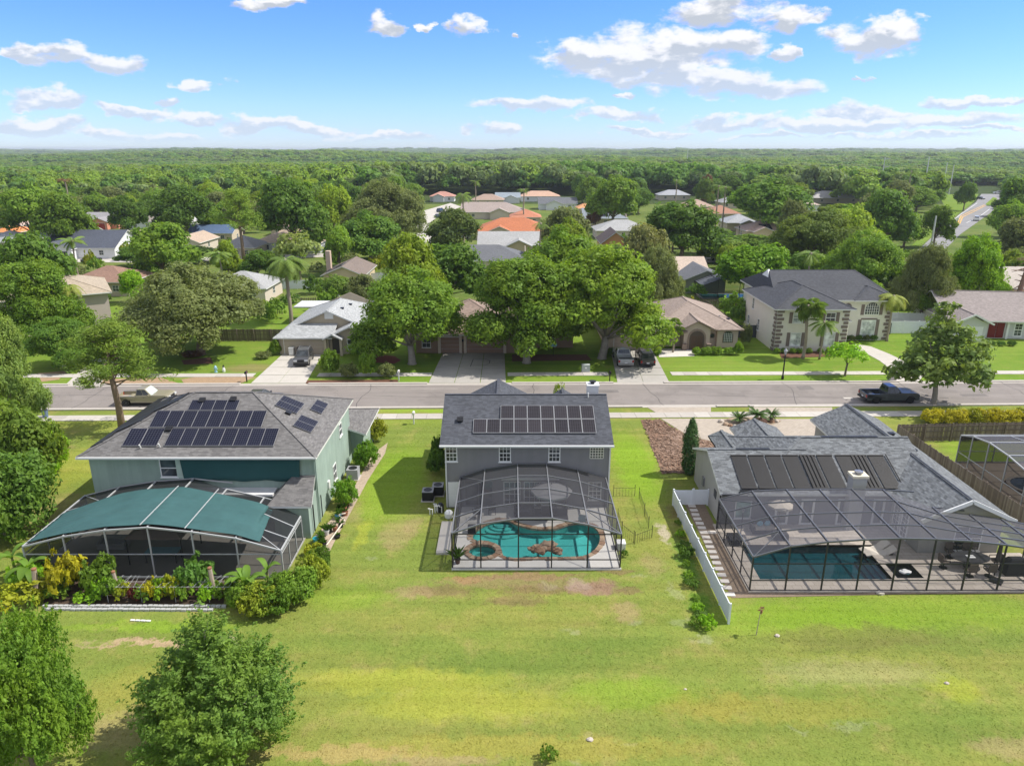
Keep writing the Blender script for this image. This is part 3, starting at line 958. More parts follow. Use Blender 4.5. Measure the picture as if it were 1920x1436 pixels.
# ------------------------------------------------------------------ building helpers
FACE = {'S': ((1, 0), (0, -1)), 'N': ((-1, 0), (0, 1)), 'E': ((0, 1), (1, 0)), 'W': ((0, -1), (-1, 0))}


def fbox(mb, c, face, u0, u1, z0, z1, n0, n1, m=0):
    (ux, uy), (nx, ny) = FACE[face]
    p = lambda u, z, n: (c[0] + ux * u + nx * n, c[1] + uy * u + ny * n, c[2] + z)
    vv = [p(u0, z0, n1), p(u1, z0, n1), p(u1, z1, n1), p(u0, z1, n1), p(u0, z0, n0), p(u1, z0, n0), p(u1, z1, n0), p(u0, z1, n0)]
    mb.add(vv, [(0, 1, 2, 3), (5, 4, 7, 6), (4, 5, 1, 0), (3, 2, 6, 7), (4, 0, 3, 7), (1, 5, 6, 2)], m)


def window(parent, c, face, w, h, nx=2, ny=2, fm=None, glass=None, fw=.07, name='window', proud=.05, sill=True, mun=.035):
    mb = MB()
    hw, hh = w / 2, h / 2
    fbox(mb, c, face, -hw, -hw + fw, -hh, hh, -.01, proud)
    fbox(mb, c, face, hw - fw, hw, -hh, hh, -.01, proud)
    fbox(mb, c, face, -hw + fw, hw - fw, hh - fw, hh, -.01, proud)
    fbox(mb, c, face, -hw + fw, hw - fw, -hh, -hh + fw, -.01, proud)
    for i in range(1, nx):
        u = -hw + fw + (w - 2 * fw) * i / nx
        fbox(mb, c, face, u - mun / 2, u + mun / 2, -hh + fw, hh - fw, .012, proud - .012)
    for j in range(1, ny):
        z = -hh + fw + (h - 2 * fw) * j / ny
        k = fw * .45 if ny % 2 == 0 and j == ny // 2 else mun / 2
        fbox(mb, c, face, -hw + fw, hw - fw, z - k, z + k, .010, proud - .008)
    if sill: fbox(mb, c, face, -hw - .05, hw + .05, -hh - .06, -hh - .003, -.01, proud + .05)
    o = mb.build(name, fm or WHITE, parent)
    pb = MB(); fbox(pb, c, face, -hw + fw - .005, hw - fw + .005, -hh + fw - .005, hh - fw + .005, -.02, .011)
    pb.build('pane', glass or GLASS, o)
    return o


def wpx(parent, x0, x1, y0, y1, Y, **kw):
    """a window on a wall at distance Y facing the camera, from its extent in the photograph"""
    a, b = P(x0, y1, Y), P(x1, y0, Y)
    return window(parent, ((a.x + b.x) / 2, Y, (a.z + b.z) / 2), 'S', b.x - a.x, b.z - a.z, **kw)


def panel_door(parent, c, face, w, h, m, name='door', panels=4):
    mb = MB(); fbox(mb, (c[0], c[1], c[2] + h / 2), face, -w / 2, w / 2, -h / 2, h / 2, -.02, .05)
    for i in range(panels):
        z0 = -h / 2 + .1 + (h - .2) * i / panels
        fbox(mb, (c[0], c[1], c[2] + h / 2), face, -w / 2 + .08, w / 2 - .08, z0 + .03, z0 + (h - .2) / panels - .03, .04, .062)
    o = mb.build(name, m, parent)
    hb = MB(); fbox(hb, (c[0], c[1], c[2] + h / 2), face, w / 2 - .14, w / 2 - .07, -.06, .06, .063, .1)
    hb.build('handle', BLACK, o)
    return o


def garage_door(parent, c, face, w, h, m, rows=4):
    o = None
    mb = MB(); fbox(mb, c, face, -w / 2 - .1, w / 2 + .1, 0, h + .1, -.02, .015)
    o = mb.build('garage_door', TRIM, parent)
    for j in range(rows):
        pb = MB(); fbox(pb, c, face, -w / 2, w / 2, h * j / rows + .012, h * (j + 1) / rows - .012, .016, .05)
        for i in range(max(2, int(w / .6))):
            k = max(2, int(w / .6))
            fbox(pb, c, face, -w / 2 + w * i / k + .07, -w / 2 + w * (i + 1) / k - .07, h * j / rows + .1, h * (j + 1) / rows - .1, .05, .062)
        pb.build('garage_panel', m, o)
    return o


def gable_wall(mb, x0, x1, y0, y1, z, pitch, axis='x', m=0, over=.45):
    """box walls with the gable triangles closed under the roof"""
    mb.box(x0, x1, y0, y1, 0, z, m)
    if axis == 'x':
        h = (y1 - y0) / 2 * pitch
        for x, s in ((x0, .1), (x1, -.1)):
            mb.add([(x, y0, z), (x, y1, z), (x, (y0 + y1) / 2, z + h), (x + s, y0, z), (x + s, y1, z), (x + s, (y0 + y1) / 2, z + h)],
                   [(0, 2, 1) if s > 0 else (0, 1, 2), (3, 4, 5), (0, 3, 5, 2), (1, 2, 5, 4)], m)
    else:
        h = (x1 - x0) / 2 * pitch
        for y, s in ((y0, .1), (y1, -.1)):
            mb.add([(x0, y, z), (x1, y, z), ((x0 + x1) / 2, y, z + h), (x0, y + s, z), (x1, y + s, z), ((x0 + x1) / 2, y + s, z + h)],
                   [(0, 1, 2) if s > 0 else (0, 2, 1), (3, 5, 4), (0, 2, 5, 3), (1, 4, 5, 2)], m)


def roof(parent, x0, x1, y0, y1, z0, pitch, axis, ends, shingle, trim=None, t=.16, caps=True, name='roof', ridge_m=None):
    mb = MB()
    pl = roof_polys(x0, x1, y0, y1, z0, pitch, axis, ends)
    thick(mb, pl, t)
    o = mb.build(name, [shingle, trim or TRIM], parent)
    if caps:
        # hip and ridge caps: edges shared by two planes
        edges = {}
        for q in pl:
            for i in range(len(q)):
                a, b = q[i], q[(i + 1) % len(q)]
                k = tuple(sorted((tuple(round(c, 3) for c in a), tuple(round(c, 3) for c in b))))
                edges[k] = edges.get(k, 0) + 1
        cb = MB()
        for (a, b), n in edges.items():
            if n == 2:
                cb.bar(Vector(a) + Vector((0, 0, .012)), Vector(b) + Vector((0, 0, .012)), .24, .035)
        if cb.v: cb.build('ridge_cap', ridge_m or shingle, o)
    return o


def vent(parent, c, tilt=0.0, rz=0.0, kind='box'):
    mb = MB()
    if kind == 'box':
        mb.box(-.2, .2, -.2, .2, 0, .16)
        mb.box(-.24, .24, -.26, .2, .16, .2)
    else:
        mb.tube([(0, 0, -.1), (0, 0, .35)], .05, 8)
    return mb.build('roof_vent', BLACK if kind == 'box' else TRIM, parent, loc=c, rot=(tilt, 0, rz))


def solar_cells_mat(name, cell, line, nx_, ny_, w, h, rnd=0.0, lw=.012):
    m, t, out = new_mat(name)
    uv = t.n('ShaderNodeTexCoord').outputs['Object']
    s = t.n('ShaderNodeSeparateXYZ', i_0=uv)
    fx = t.math('PINGPONG', t.math('DIVIDE', s.outputs[0], w / nx_), .5)
    fy = t.math('PINGPONG', t.math('DIVIDE', s.outputs[1], h / ny_), .5)
    d = t.math('MINIMUM', fx, fy)
    f = t.ramp(d, lw * 3, lw * 5)
    oi = t.n('ShaderNodeObjectInfo').outputs['Random']
    k = t.math('MULTIPLY_ADD', oi, rnd, 1 - rnd / 2)
    c2 = t.n('ShaderNodeVectorMath', operation='SCALE', i_0=cell, i_3=k).outputs[0]
    c = t.mix(f, line, c2)
    b = t.n('ShaderNodeBsdfPrincipled', i_Base_Color=c, i_Roughness=0.2)
    b.inputs['Specular IOR Level'].default_value = 0.10
    t.put(out.inputs[0], b)
    return m


def solar_panel_mesh(name, w, h, cell_m, frame_m):
    mb = MB()
    mb.box(-w / 2 + .025, w / 2 - .025, -h / 2 + .025, h / 2 - .025, .03, .065, 0)
    for a in ((-w / 2, -w / 2 + .024, -h / 2, h / 2), (w / 2 - .024, w / 2, -h / 2, h / 2), (-w / 2 + .024, w / 2 - .024, -h / 2, -h / 2 + .024), (-w / 2 + .024, w / 2 - .024, h / 2 - .024, h / 2)):
        mb.box(*a, .0, .072, 1)
    return mb.mesh('solar_panel', [cell_m, frame_m])


def cage(name, label, prof, y0, y1s, ncross, roof_scr, wall_scr, beam_m, post_m, rails, rz=0.0, group=None, base=.1, sides=(1, 1), braces=True, beam_w=.075):
    """screened pool enclosure: ribs, purlins, posts, rails and a screen in every bay"""
    t = thing(name, label, 'pool enclosure', (0, 0, 0), rz, group)
    n = len(prof)
    if not hasattr(y1s, '__len__'): y1s = [y1s] * n
    pt = lambda i, f: Vector((prof[i][0], y0 + (y1s[i] - y0) * f, prof[i][1]))
    for i in range(n):
        MB().bar(pt(i, 0), pt(i, 1), beam_w, .14).build('beam', beam_m, t)
        x, z = prof[i]
        MB().bar((x, y0, base), (x, y0, z - .04), .085).build('post', post_m, t)
    for k in range(ncross + 1):
        mb = MB()
        for i in range(n - 1):
            if abs(y1s[i] - y1s[i + 1]) > .5 and k == ncross:
                mb.bar(pt(i, 1), Vector((prof[i + 1][0], y1s[i], prof[i + 1][1])), .06, .09); continue
            mb.bar(pt(i, k / ncross), pt(i + 1, k / ncross), .06 if 0 < k < ncross else .08, .1)
        mb.build('purlin' if 0 < k < ncross else 'arch', beam_m, t)
    for i in range(n - 1):
        for k in range(ncross):
            q = [pt(i, k / ncross), pt(i + 1, k / ncross), pt(i + 1, (k + 1) / ncross), pt(i, (k + 1) / ncross)]
            MB().poly(q).build('screen_panel', roof_scr, t)
        a, b = prof[i], prof[i + 1]
        MB().poly([(a[0], y0 + .01, base), (b[0], y0 + .01, base), (b[0], y0 + .01, b[1]), (a[0], y0 + .01, a[1])]).build('screen_panel', wall_scr, t)
    for z in rails:
        mb = MB(); mb.bar((prof[0][0], y0 - .002, z), (prof[-1][0], y0 - .002, z), .05, .06); mb.build('rail', post_m, t)
    for si, i in ((0, 0), (1, n - 1)):
        if not sides[si]: continue
        x, z = prof[i]
        for k in range(1, ncross + 1):
            y = y0 + (y1s[i] - y0) * k / ncross
            MB().bar((x, y, base), (x, y, z - .04), .07).build('post', post_m, t)
        for k in range(ncross):
            ya, yb = y0 + (y1s[i] - y0) * k / ncross, y0 + (y1s[i] - y0) * (k + 1) / ncross
            MB().poly([(x, ya, base), (x, yb, base), (x, yb, z), (x, ya, z)]).build('screen_panel', wall_scr, t)
        for zz in rails:
            if zz < z - .2: MB().bar((x, y0, zz), (x, y1s[i], zz), .05, .06).build('rail', post_m, t)
    if braces:
        MB().bar(pt(0, 0), pt(1, 1 / ncross), .04, .06).build('brace', beam_m, t)
        MB().bar(pt(n - 1, 0), pt(n - 2, 1 / ncross), .04, .06).build('brace', beam_m, t)
        MB().bar(pt(0, 1), pt(1, 1 - 1 / ncross), .04, .06).build('brace', beam_m, t)
    return t


# ------------------------------------------------------------------ CENTRE HOUSE (grey, two storeys)
SH_C = shingle_mat('slate_blue_shingles', (0.078, 0.083, 0.098), 0.5)
GREY_STUCCO = mat('grey_stucco', (0.235, 0.23, 0.235), 0.9, 0.1, 1.2, 0.3, 50, streak=.12)
ch = thing('grey_house', 'grey stucco two-storey house in the middle with a pool cage behind it', 'house')
PC = .42
mb = MB(); gable_wall(mb, -5.0, 7.4, 50.2, 59.85, 5.36, PC, 'x')
gable_wall(mb, -3.4, 1.0, 59.8, 61.6, 5.3, .5, 'y'); gable_wall(mb, 3.5, 5.5, 59.8, 60.9, 5.25, .55, 'y')
mb.build('wall', GREY_STUCCO, ch)
rf = roof(ch, -5.4, 7.6, 49.75, 60.3, 5.4, PC, 'x', 'gg', SH_C)
roof(ch, -3.8, 1.4, 55.5, 62.0, 5.3, .53, 'y', 'gg', SH_C)
roof(ch, 3.15, 5.85, 56.5, 61.2, 5.25, .6, 'y', 'gg', SH_C)
mb = MB(); mb.box(-5.41, 7.61, 49.62, 49.745, 5.27, 5.41); mb.build('gutter', WHITE, ch)
for x in (7.33, -5.05): MB().box(x, x + .1, 50.08, 50.19, .1, 5.2).build('downpipe', TRIM, ch)
mb = MB(); mb.box(6.25, 7.15, 56.6, 57.6, 5.9, 7.75); mb.box(6.19, 7.21, 56.54, 57.66, 7.753, 7.85)
chm = mb.build('chimney', WHITE, rf)
mb = MB(); mb.lathe([(.16, 7.853), (.16, 8.0), (.3, 8.02), (.3, 8.08), (.1, 8.12)], (6.7, 57.1, 0), 10); mb.build('chimney_cap', BLACK, chm)
for x0, x1, y0, y1, nx, ny in ((835.5, 857, 833.5, 865, 3, 4), (935.5, 958, 833, 865.5, 3, 4), (1028, 1051, 833.5, 865.5, 3, 4)):
    wpx(ch, x0, x1, y0, y1, 50.2, nx=nx, ny=ny)
a, b = P(1106, 859, 50.2), P(1132, 834, 50.2)
mb = MB(); cc = ((a.x + b.x) / 2, 50.2, (a.z + b.z) / 2); w, h = b.x - a.x, b.z - a.z
for i in range(6):
    u = -w / 2 + w * i / 5
    fbox(mb, cc, 'S', u - .03, u + .03, -h / 2, h / 2, -.01, .05)
for j in range(6):
    z = -h / 2 + h * j / 5
    fbox(mb, cc, 'S', -w / 2 + .031, w / 2 - .031, z - .03, z + .03, -.01, .046)
gw = mb.build('glass_block_window', mat('cream_frame', (.68, .66, .58), .6, .05), ch)
GB = mat('glass_block', (0.06, 0.065, 0.055), .15, .3, 2, spec=.6)
mb = MB(); mb.box(-.11, .11, 0, .03, -.11, .11); gbm = mb.mesh('glass_block', GB)
for i in range(5):
    for j in range(5):
        link_mesh('glass_block', gbm, gw, (cc[0] - w / 2 + w * (i + .5) / 5, 50.18, cc[2] - h / 2 + h * (j + .5) / 5), None, (w / 5 / .28, 1, h / 5 / .28))
# lower floor at the back
a, b = P(841, 937, 50.2), P(862, 895, 50.2)
panel_door(ch, ((a.x + b.x) / 2, 50.2, .1), 'S', b.x - a.x, 2.1, WHITE)
window(ch, (-3.15 + .6, 50.2, 1.25), 'S', 2.2, 2.1, 2, 1, ALU, glass_mat(), sill=False, name='sliding_door')
window(ch, (0.0, 50.2, 1.2), 'S', 1.3, 2.1, 3, 4, sill=False)
window(ch, (2.1, 50.2, 1.25), 'S', 2.4, 2.0, 6, 3)
window(ch, (6.35, 50.2, 1.45), 'S', 1.0, 1.5, 3, 4)
mb = MB(); mb.box(-.8, 3.6, 50.02, 50.2, 2.42, 2.6); mb.build('lintel', TRIM, ch)
# solar panels
CELL_C = solar_cells_mat('brown_black_cells', (0.028, 0.024, 0.027), (0.10, 0.10, 0.12), 6, 10, 1.02, 1.55, .5)
PAN_C = solar_panel_mesh('solar_panel', 1.02, 1.5, CELL_C, mat('silver_frame', (0.55, 0.55, 0.56), .35, .05, metal=.6))
tilt = math.atan(PC)


def on_slope(x, s, y_e, z_e, lift=.07):
    """a point s metres up the rear slope"""
    return (x, y_e + s * math.cos(tilt) - lift * math.sin(tilt), z_e + s * math.sin(tilt) + lift * math.cos(tilt))


for i in range(9):
    link_mesh('solar_panel', PAN_C, rf, on_slope(-2.45 + 1.04 * i, 1.95, 49.75, 5.4), (tilt, 0, 0))
for i in range(7):
    link_mesh('solar_panel', PAN_C, rf, on_slope(-2.45 + 1.04 * (i + 2), 3.5, 49.75, 5.4), (tilt, 0, 0))
vent(ch, (6.1, 54.7, 7.5), kind='pipe'); vent(ch, (-4.0, 52.2, 6.45), tilt)

# pool cage, deck and pool of the centre house
SCR_C = screen_mat('charcoal_screen', (0.06, 0.06, 0.068), .45)
SCR_CW = screen_mat('charcoal_wall_screen', (0.05, 0.05, 0.055), .12)
cage('pool_cage', 'dark screened pool enclosure with six roof bays behind the grey house',
     [(-3.92, 2.66), (-2.05, 3.33), (.42, 3.74), (2.6, 3.75), (4.95, 3.28), (7.12, 2.6)], 41.62, 50.1, 4, SCR_C, SCR_CW, ALU, BRONZE, (.1, .72, 2.62))  # grey put into the beams for the sky sheen on dark bronze
C5 = lambda x, y: G(780 + x / 4.364, 850 + y / 4.364)
PO = [(455, 690), (475, 655), (530, 612), (590, 578), (650, 560), (710, 552), (765, 560), (815, 585), (870, 605), (950, 624), (1050, 632), (1140, 627), (1190, 608), (1245, 588), (1320, 578), (1395, 585), (1455, 607), (1495, 645), (1512, 690), (1505, 745), (1475, 795), (1425, 832), (1370, 853), (1290, 862), (1200, 863), (1050, 863), (950, 864), (850, 867), (770, 870), (712, 852), (690, 805), (668, 765), (615, 737), (555, 728), (495, 728), (465, 715)]
pool = [C5(*p) for p in PO][::-1]
pool = [(p.x, p.y) for p in pool]
sc = C5(543, 812)
spa = [(sc.x + 1.0 * math.cos(2 * math.pi * k / 24), sc.y + .85 * math.sin(2 * math.pi * k / 24)) for k in range(24)]
mb = MB(); slab(mb, [(-3.98, 41.5), (7.2, 41.5), (7.2, 50.19), (-3.98, 50.19)], -.1, .1, [pool, spa]); deck = mb.build('pool_deck', DECKC, kind='structure')


def basin(name, outline, z_floor, z_top, m, parent=None):
    mb = MB()
    n = len(outline)
    sheet(mb, outline, z_floor)
    for i in range(n):
        a, b = outline[i], outline[(i + 1) % n]
        mb.add([(a[0], a[1], z_floor), (b[0], b[1], z_floor), (b[0], b[1], z_top), (a[0], a[1], z_top)], [(3, 2, 1, 0), (0, 1, 2, 3)][:1])
    return mb.build(name, m, parent)


POOLP = mat('pool_plaster', (0.62, 0.80, 0.78), .8, .15, 3)
pl = thing('swimming_pool', 'kidney-shaped turquoise swimming pool with stone coping behind the grey house', 'swimming pool')
basin('basin', pool, -.6, .095, POOLP, pl)
WAT = water_mat('pool_water', (0.36, 0.80, 0.80))
mb = MB(); sheet(mb, pool, -.06); mb.build('water', WAT, pl)
stc = C5(700, 572)
for r, z in ((1.75, -.48), (1.35, -.36), (.95, -.25), (.6, -.15)):
    mb = MB(); mb.prism([(stc.x + r * math.cos(k * math.pi / 9 + math.pi), stc.y + .15 + r * .85 * math.sin(k * math.pi / 9 + math.pi)) for k in range(10)], -.59, z)
    mb.build('step', mat('step_plaster', (.62, .74, .72), .8, .1), pl)
q = [C5(*p) for p in ((1200, 640), (1250, 612), (1330, 600), (1375, 618), (1300, 640))]
mb = MB(); mb.prism([(p.x, p.y) for p in q][::-1] if False else [(p.x, p.y) for p in q], -.59, -.25); mb.build('shelf', mat('step_plaster', (.62, .74, .72)), pl)
COP = mat('brown_stone', (0.33, 0.235, 0.17), .9, .4, 4, .6, 20)


def ring_stones(parent, outline, w, step, z0, z1, m, name='coping_stone'):
    """a border of single stones following an outline (counter-clockwise), lying outside it"""
    pts = [Vector((p[0], p[1])) for p in outline]
    n = len(pts)
    L = [(pts[(i + 1) % n] - pts[i]).length for i in range(n)]
    tot = sum(L)
    k = max(6, int(tot / step))

    def at(s):
        s %= tot
        for i in range(n):
            if s <= L[i]:
                d = (pts[(i + 1) % n] - pts[i]).normalized()
                return pts[i] + d * s, Vector((d.y, -d.x))
            s -= L[i]
        return pts[0], Vector((1, 0))
    rd = random.Random(5)
    for j in range(k):
        a, na = at(tot * j / k + .015); b, nb = at(tot * (j + 1) / k - .015)
        ww = w * rd.uniform(.85, 1.12); zz = z1 + rd.uniform(-.015, .02)
        q = [a - na * .05, a + na * ww, b + nb * ww, b - nb * .05]
        ar = sum(q[i].x * q[(i + 1) % 4].y - q[(i + 1) % 4].x * q[i].y for i in range(4))
        if ar < 0: q = q[::-1]
        MB().prism([(p.x, p.y) for p in q], z0, zz).build(name, m[j * 7 % len(m)], parent)


def ccw(o):
    a = sum(o[i][0] * o[(i + 1) % len(o)][1] - o[(i + 1) % len(o)][0] * o[i][1] for i in range(len(o)))
    return o if a > 0 else o[::-1]


COPS = [COP, mat('tan_stone', (0.42, 0.31, 0.22), .9, .35, 4, .6, 20), mat('rust_stone', (0.29, 0.18, 0.12), .9, .35, 4, .6, 20)]
ring_stones(pl, ccw(pool), .34, .42, .0, .135, COPS)
sp = thing('hot_tub', 'round stone-rimmed hot tub at the corner of the turquoise pool', 'hot tub')
basin('basin', ccw(spa), -.75, .14, POOLP, sp)
mb = MB(); sheet(mb, spa, .03); mb.build('water', WAT, sp)
mb = MB(); mb.lathe([(.95, -.74), (.95, -.35), (.6, -.35), (.6, -.739)], (sc.x, sc.y, 0), 20); mb.build('bench', mat('step_plaster', (.62, .74, .72)), sp)
ring_stones(sp, ccw(spa), .33, .36, .0, .2, COPS)
wf = C5(1065, 800)
rk = thing('rock_waterfall', 'pile of brown boulders forming a waterfall at the pool edge', 'rocks', (wf.x, wf.y - .1, .1))
rd = random.Random(3)
for i in range(17):
    x, y = rd.uniform(-1.15, 1.15), rd.uniform(-.55, .35)
    s = rd.uniform(.16, .36) * (1.25 - abs(x) * .45)
    MB().blob((x, y, s * .35 + (.22 if abs(x) < .6 else 0)), (s * 1.3, s, s * .75), i, .28, 7, 5).build('boulder', COPS[i % 3], rk)


def patio_umbrella(label, loc, r, h, m, group=None, rz=0):
    t = thing('patio_umbrella', label, 'umbrella', loc, rz, group)
    mb = MB()
    n = 8
    ring = [(r * math.cos(2 * math.pi * k / n), r * math.sin(2 * math.pi * k / n), h - r * .33) for k in range(n)]
    mid = [(r * .55 * math.cos(2 * math.pi * k / n), r * .55 * math.sin(2 * math.pi * k / n), h - r * .15) for k in range(n)]
    for k in range(n):
        j = (k + 1) % n
        mb.poly([mid[k], mid[j], (0, 0, h)]); mb.poly([ring[k], ring[j], mid[j], mid[k]])
        a, b = ring[k], ring[j]
        mb.poly([(a[0], a[1], a[2] - .14), (b[0], b[1], b[2] - .14), b, a])
    mb.build('canopy', m, t)
    MB().tube([(0, 0, 0), (0, 0, h + .1)], .03, 8).build('pole', BLACK, t)
    MB().lathe([(.3, 0), (.3, .06), (.08, .12)], (0, 0, 0), 12).build('base', BLACK, t)
    mb = MB()
    for k in range(n): mb.bar((0, 0, h - .06), (ring[k][0], ring[k][1], ring[k][2] - .03), .02)
    mb.build('ribs', ALU, t)
    return t


GREYCLOTH = mat('grey_umbrella_cloth', (0.36, 0.36, 0.38), .9, .08, 2)
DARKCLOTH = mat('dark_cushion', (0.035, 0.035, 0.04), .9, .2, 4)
u = G(1040, 955, .1)
patio_umbrella('grey patio umbrella open inside the middle pool enclosure', (2.95, 48.9, .1), 1.55, 2.55, GREYCLOTH)
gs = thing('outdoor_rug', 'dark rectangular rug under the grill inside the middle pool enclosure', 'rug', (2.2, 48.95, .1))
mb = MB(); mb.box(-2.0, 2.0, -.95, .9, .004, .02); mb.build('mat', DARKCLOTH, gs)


def sofa(label, loc, rz, w, m, cush, group=None):
    t = thing('outdoor_sofa', label, 'sofa', loc, rz, group)
    mb = MB(); mb.box(-w / 2, w / 2, -.42, .42, .08, .36); mb.build('base', m, t)
    mb = MB(); mb.box(-w / 2, w / 2, .28, .42, .365, .8); mb.build('backrest', m, t)
    for s in (-1, 1):
        mb = MB(); mb.box(min(s * w / 2, s * (w / 2 - .14)), max(s * w / 2, s * (w / 2 - .14)), -.42, .275, .365, .6); mb.build('armrest', m, t)
    k = max(1, round(w / .8))
    for i in range(k):
        a = -w / 2 + .15 + (w - .3) * i / k
        mb = MB(); mb.box(a + .01, a + (w - .3) / k - .01, -.4, .27, .37, .5); mb.build('cushion', cush, t)
    return t


def grill(label, loc, rz, m):
    t = thing('barbecue_grill', label, 'grill', loc, rz)
    mb = MB(); mb.box(-.35, .35, -.28, .28, .12, .8); mb.build('cabinet', m, t)
    mb = MB(); mb.extr([(-.36, .81), (.36, .81), (.36, .95), (.22, 1.12), (-.22, 1.12), (-.36, .95)], -.28, .28); mb.build('lid', mat('steel_lid', (.4, .4, .42), .3, .1, metal=.6), t)
    for s in (-1, 1):
        mb = MB(); mb.box(min(s * .36, s * .72), max(s * .36, s * .72), -.25, .25, .78, .82); mb.build('side_shelf', BLACK, t)
    MB().bar((-.28, -.31, .95), (.28, -.31, .95), .03).build('handle', STEEL, t)
    for s in (-1, 1):
        MB().lathe([(.09, 0), (.09, .05)], (0, 0, 0), 10).build('wheel', RUBBER, t, loc=(s * .3, .1, .09), rot=(R(90), 0, 0))
    return t


grill('steel-lidded grill on the dark rug in the middle pool enclosure', (2.55, 49.0, .12), 0, BLACK)
sofa('black wicker sofa on the rug beside the grill', (.9, 49.0, .12), 0, 1.5, DARKCLOTH, mat('charcoal_cushion', (.09, .09, .1), .9))
sofa('black wicker armchair on the rug right of the grill', (3.75, 49.1, .12), R(-90), .9, DARKCLOTH, mat('charcoal_cushion', (.09, .09, .1), .9))


def chair(name, label, loc, rz, m, seat_m, group=None, swivel=False):
    t = thing(name, label, 'chair', loc, rz, group)
    mb = MB(); mb.box(-.27, .27, -.26, .26, .40, .46); mb.build('seat', seat_m, t)
    mb = MB(); mb.extr([(-.28, .47), (.28, .47), (.26, 1.0), (-.26, 1.0)], .22, .28); mb.build('backrest', seat_m, t)
    for s in (-1, 1):
        mb = MB(); mb.bar((s * .29, -.24, .65), (s * .29, .25, .66), .04); mb.bar((s * .29, -.22, .45), (s * .29, -.22, .64), .03); mb.build('armrest', m, t)
    if swivel:
        mb = MB(); mb.tube([(0, 0, .03), (0, 0, .4)], .04, 8); mb.lathe([(.26, 0), (.26, .03), (.05, .06)], (0, 0, 0), 12); mb.build('pedestal', m, t)
    else:
        for sx in (-1, 1):
            for sy in (-1, 1):
                MB().bar((sx * .26, sy * .24, 0), (sx * .25, sy * .22, .4), .035).build('leg', m, t)
    return t


chair('lounge_chair', 'dark low chair on the deck by the left wall of the middle cage', (-2.6, 48.4, .1), R(200), BLACK, DARKCLOTH)
chair('lounge_chair', 'dark low chair by the sliding door in the middle cage', (-1.5, 49.1, .1), R(180), BLACK, DARKCLOTH)
chair('lounge_chair', 'pale folding chair near the right side of the middle cage', (5.2, 47.3, .1), R(160), ALU, GREYCLOTH)
mb = MB(); mb.box(-.28, .28, -.28, .28, 0, .5)
ot = thing('ottoman', 'dark square ottoman left of the turquoise pool steps', 'ottoman', (-2.9, 46.3, .1)); mb.build('cushion', DARKCLOTH, ot)


def pot(label, loc, r, h, m, leaf_h=.7, leaf_m=None, seed=0, group=None):
    t = thing('potted_plant', label, 'plant pot', loc, 0, group)
    MB().lathe([(r * .7, 0), (r, h), (r * 1.06, h), (r * 1.06, h + .03), (r * .85, h + .03), (r * .8, h - .03)], (0, 0, 0), 12).build('pot', m, t)
    rd = random.Random(seed)
    mb = MB()
    for i in range(16):
        a, e = rd.uniform(0, 6.28), rd.uniform(.25, 1.0)
        L = leaf_h * rd.uniform(.6, 1.1)
        d = Vector((math.cos(a) * e, math.sin(a) * e, 1)).normalized()
        s = Vector((-math.sin(a), math.cos(a), 0)) * L * .1
        p0 = Vector((0, 0, h)); p1 = p0 + d * L * .55; p2 = p0 + d * L + Vector((math.cos(a), math.sin(a), -.6)) * L * .25
        mb.poly([p0, p1 - s, p2]); mb.poly([p0, p2, p1 + s])
    mb.build('leaves', leaf_m or LEAF_G, t)
    return t


LEAF_G = leaf_mat('garden_leaf', (0.07, 0.15, 0.02))
TERRA = mat('terracotta', (.30, .13, .08), .8, .2)
q = C5(340, 915)
pot('brown pot with a bare twig by the front left post of the middle cage', (q.x, q.y + .1, .1), .2, .34, mat('brown_pot', (.09, .05, .04), .6), 1.0, LEAF_G, 3)
# beside the grey house: air conditioners, pipes, slab, utility box


def ac_unit(label, loc, m, rz=0, s=1.0, group='air conditioners'):
    t = thing('air_conditioner', label, 'air conditioner', loc, rz, group)
    w = .42 * s
    mb = MB(); mb.prism([(-w, -w), (w, -w), (w, w), (-w, w)], .06, .8 * s); mb.build('casing', m, t)
    mb = MB()
    for k in range(9):
        z = .12 + k * .072 * s
        mb.box(-w - .012, w + .012, -w - .012, -w - .001, z, z + .035); mb.box(w + .001, w + .012, -w - .012, w, z, z + .035); mb.box(-w - .012, -w - .001, -w, w, z, z + .035)
    mb.build('louvres', m, t)
    MB().box(-w - .02, w + .02, -w - .02, w + .02, .8 * s + .001, .84 * s).build('top', mat('ac_top', (.3, .3, .31), .5), t)
    mb = MB(); mb.lathe([(.30 * s, .841 * s), (.30 * s, .86 * s), (.33 * s, .86 * s), (.33 * s, .842 * s)], (0, 0, 0), 16); mb.lathe([(.28 * s, .8415 * s), (.0, .8416 * s)], (0, 0, 0), 16); mb.build('fan_grille', BLACK, t)
    MB().box(-w - .1, w + .1, -w - .1, w + .1, 0, .058).build('pad', CONC, t)
    return t


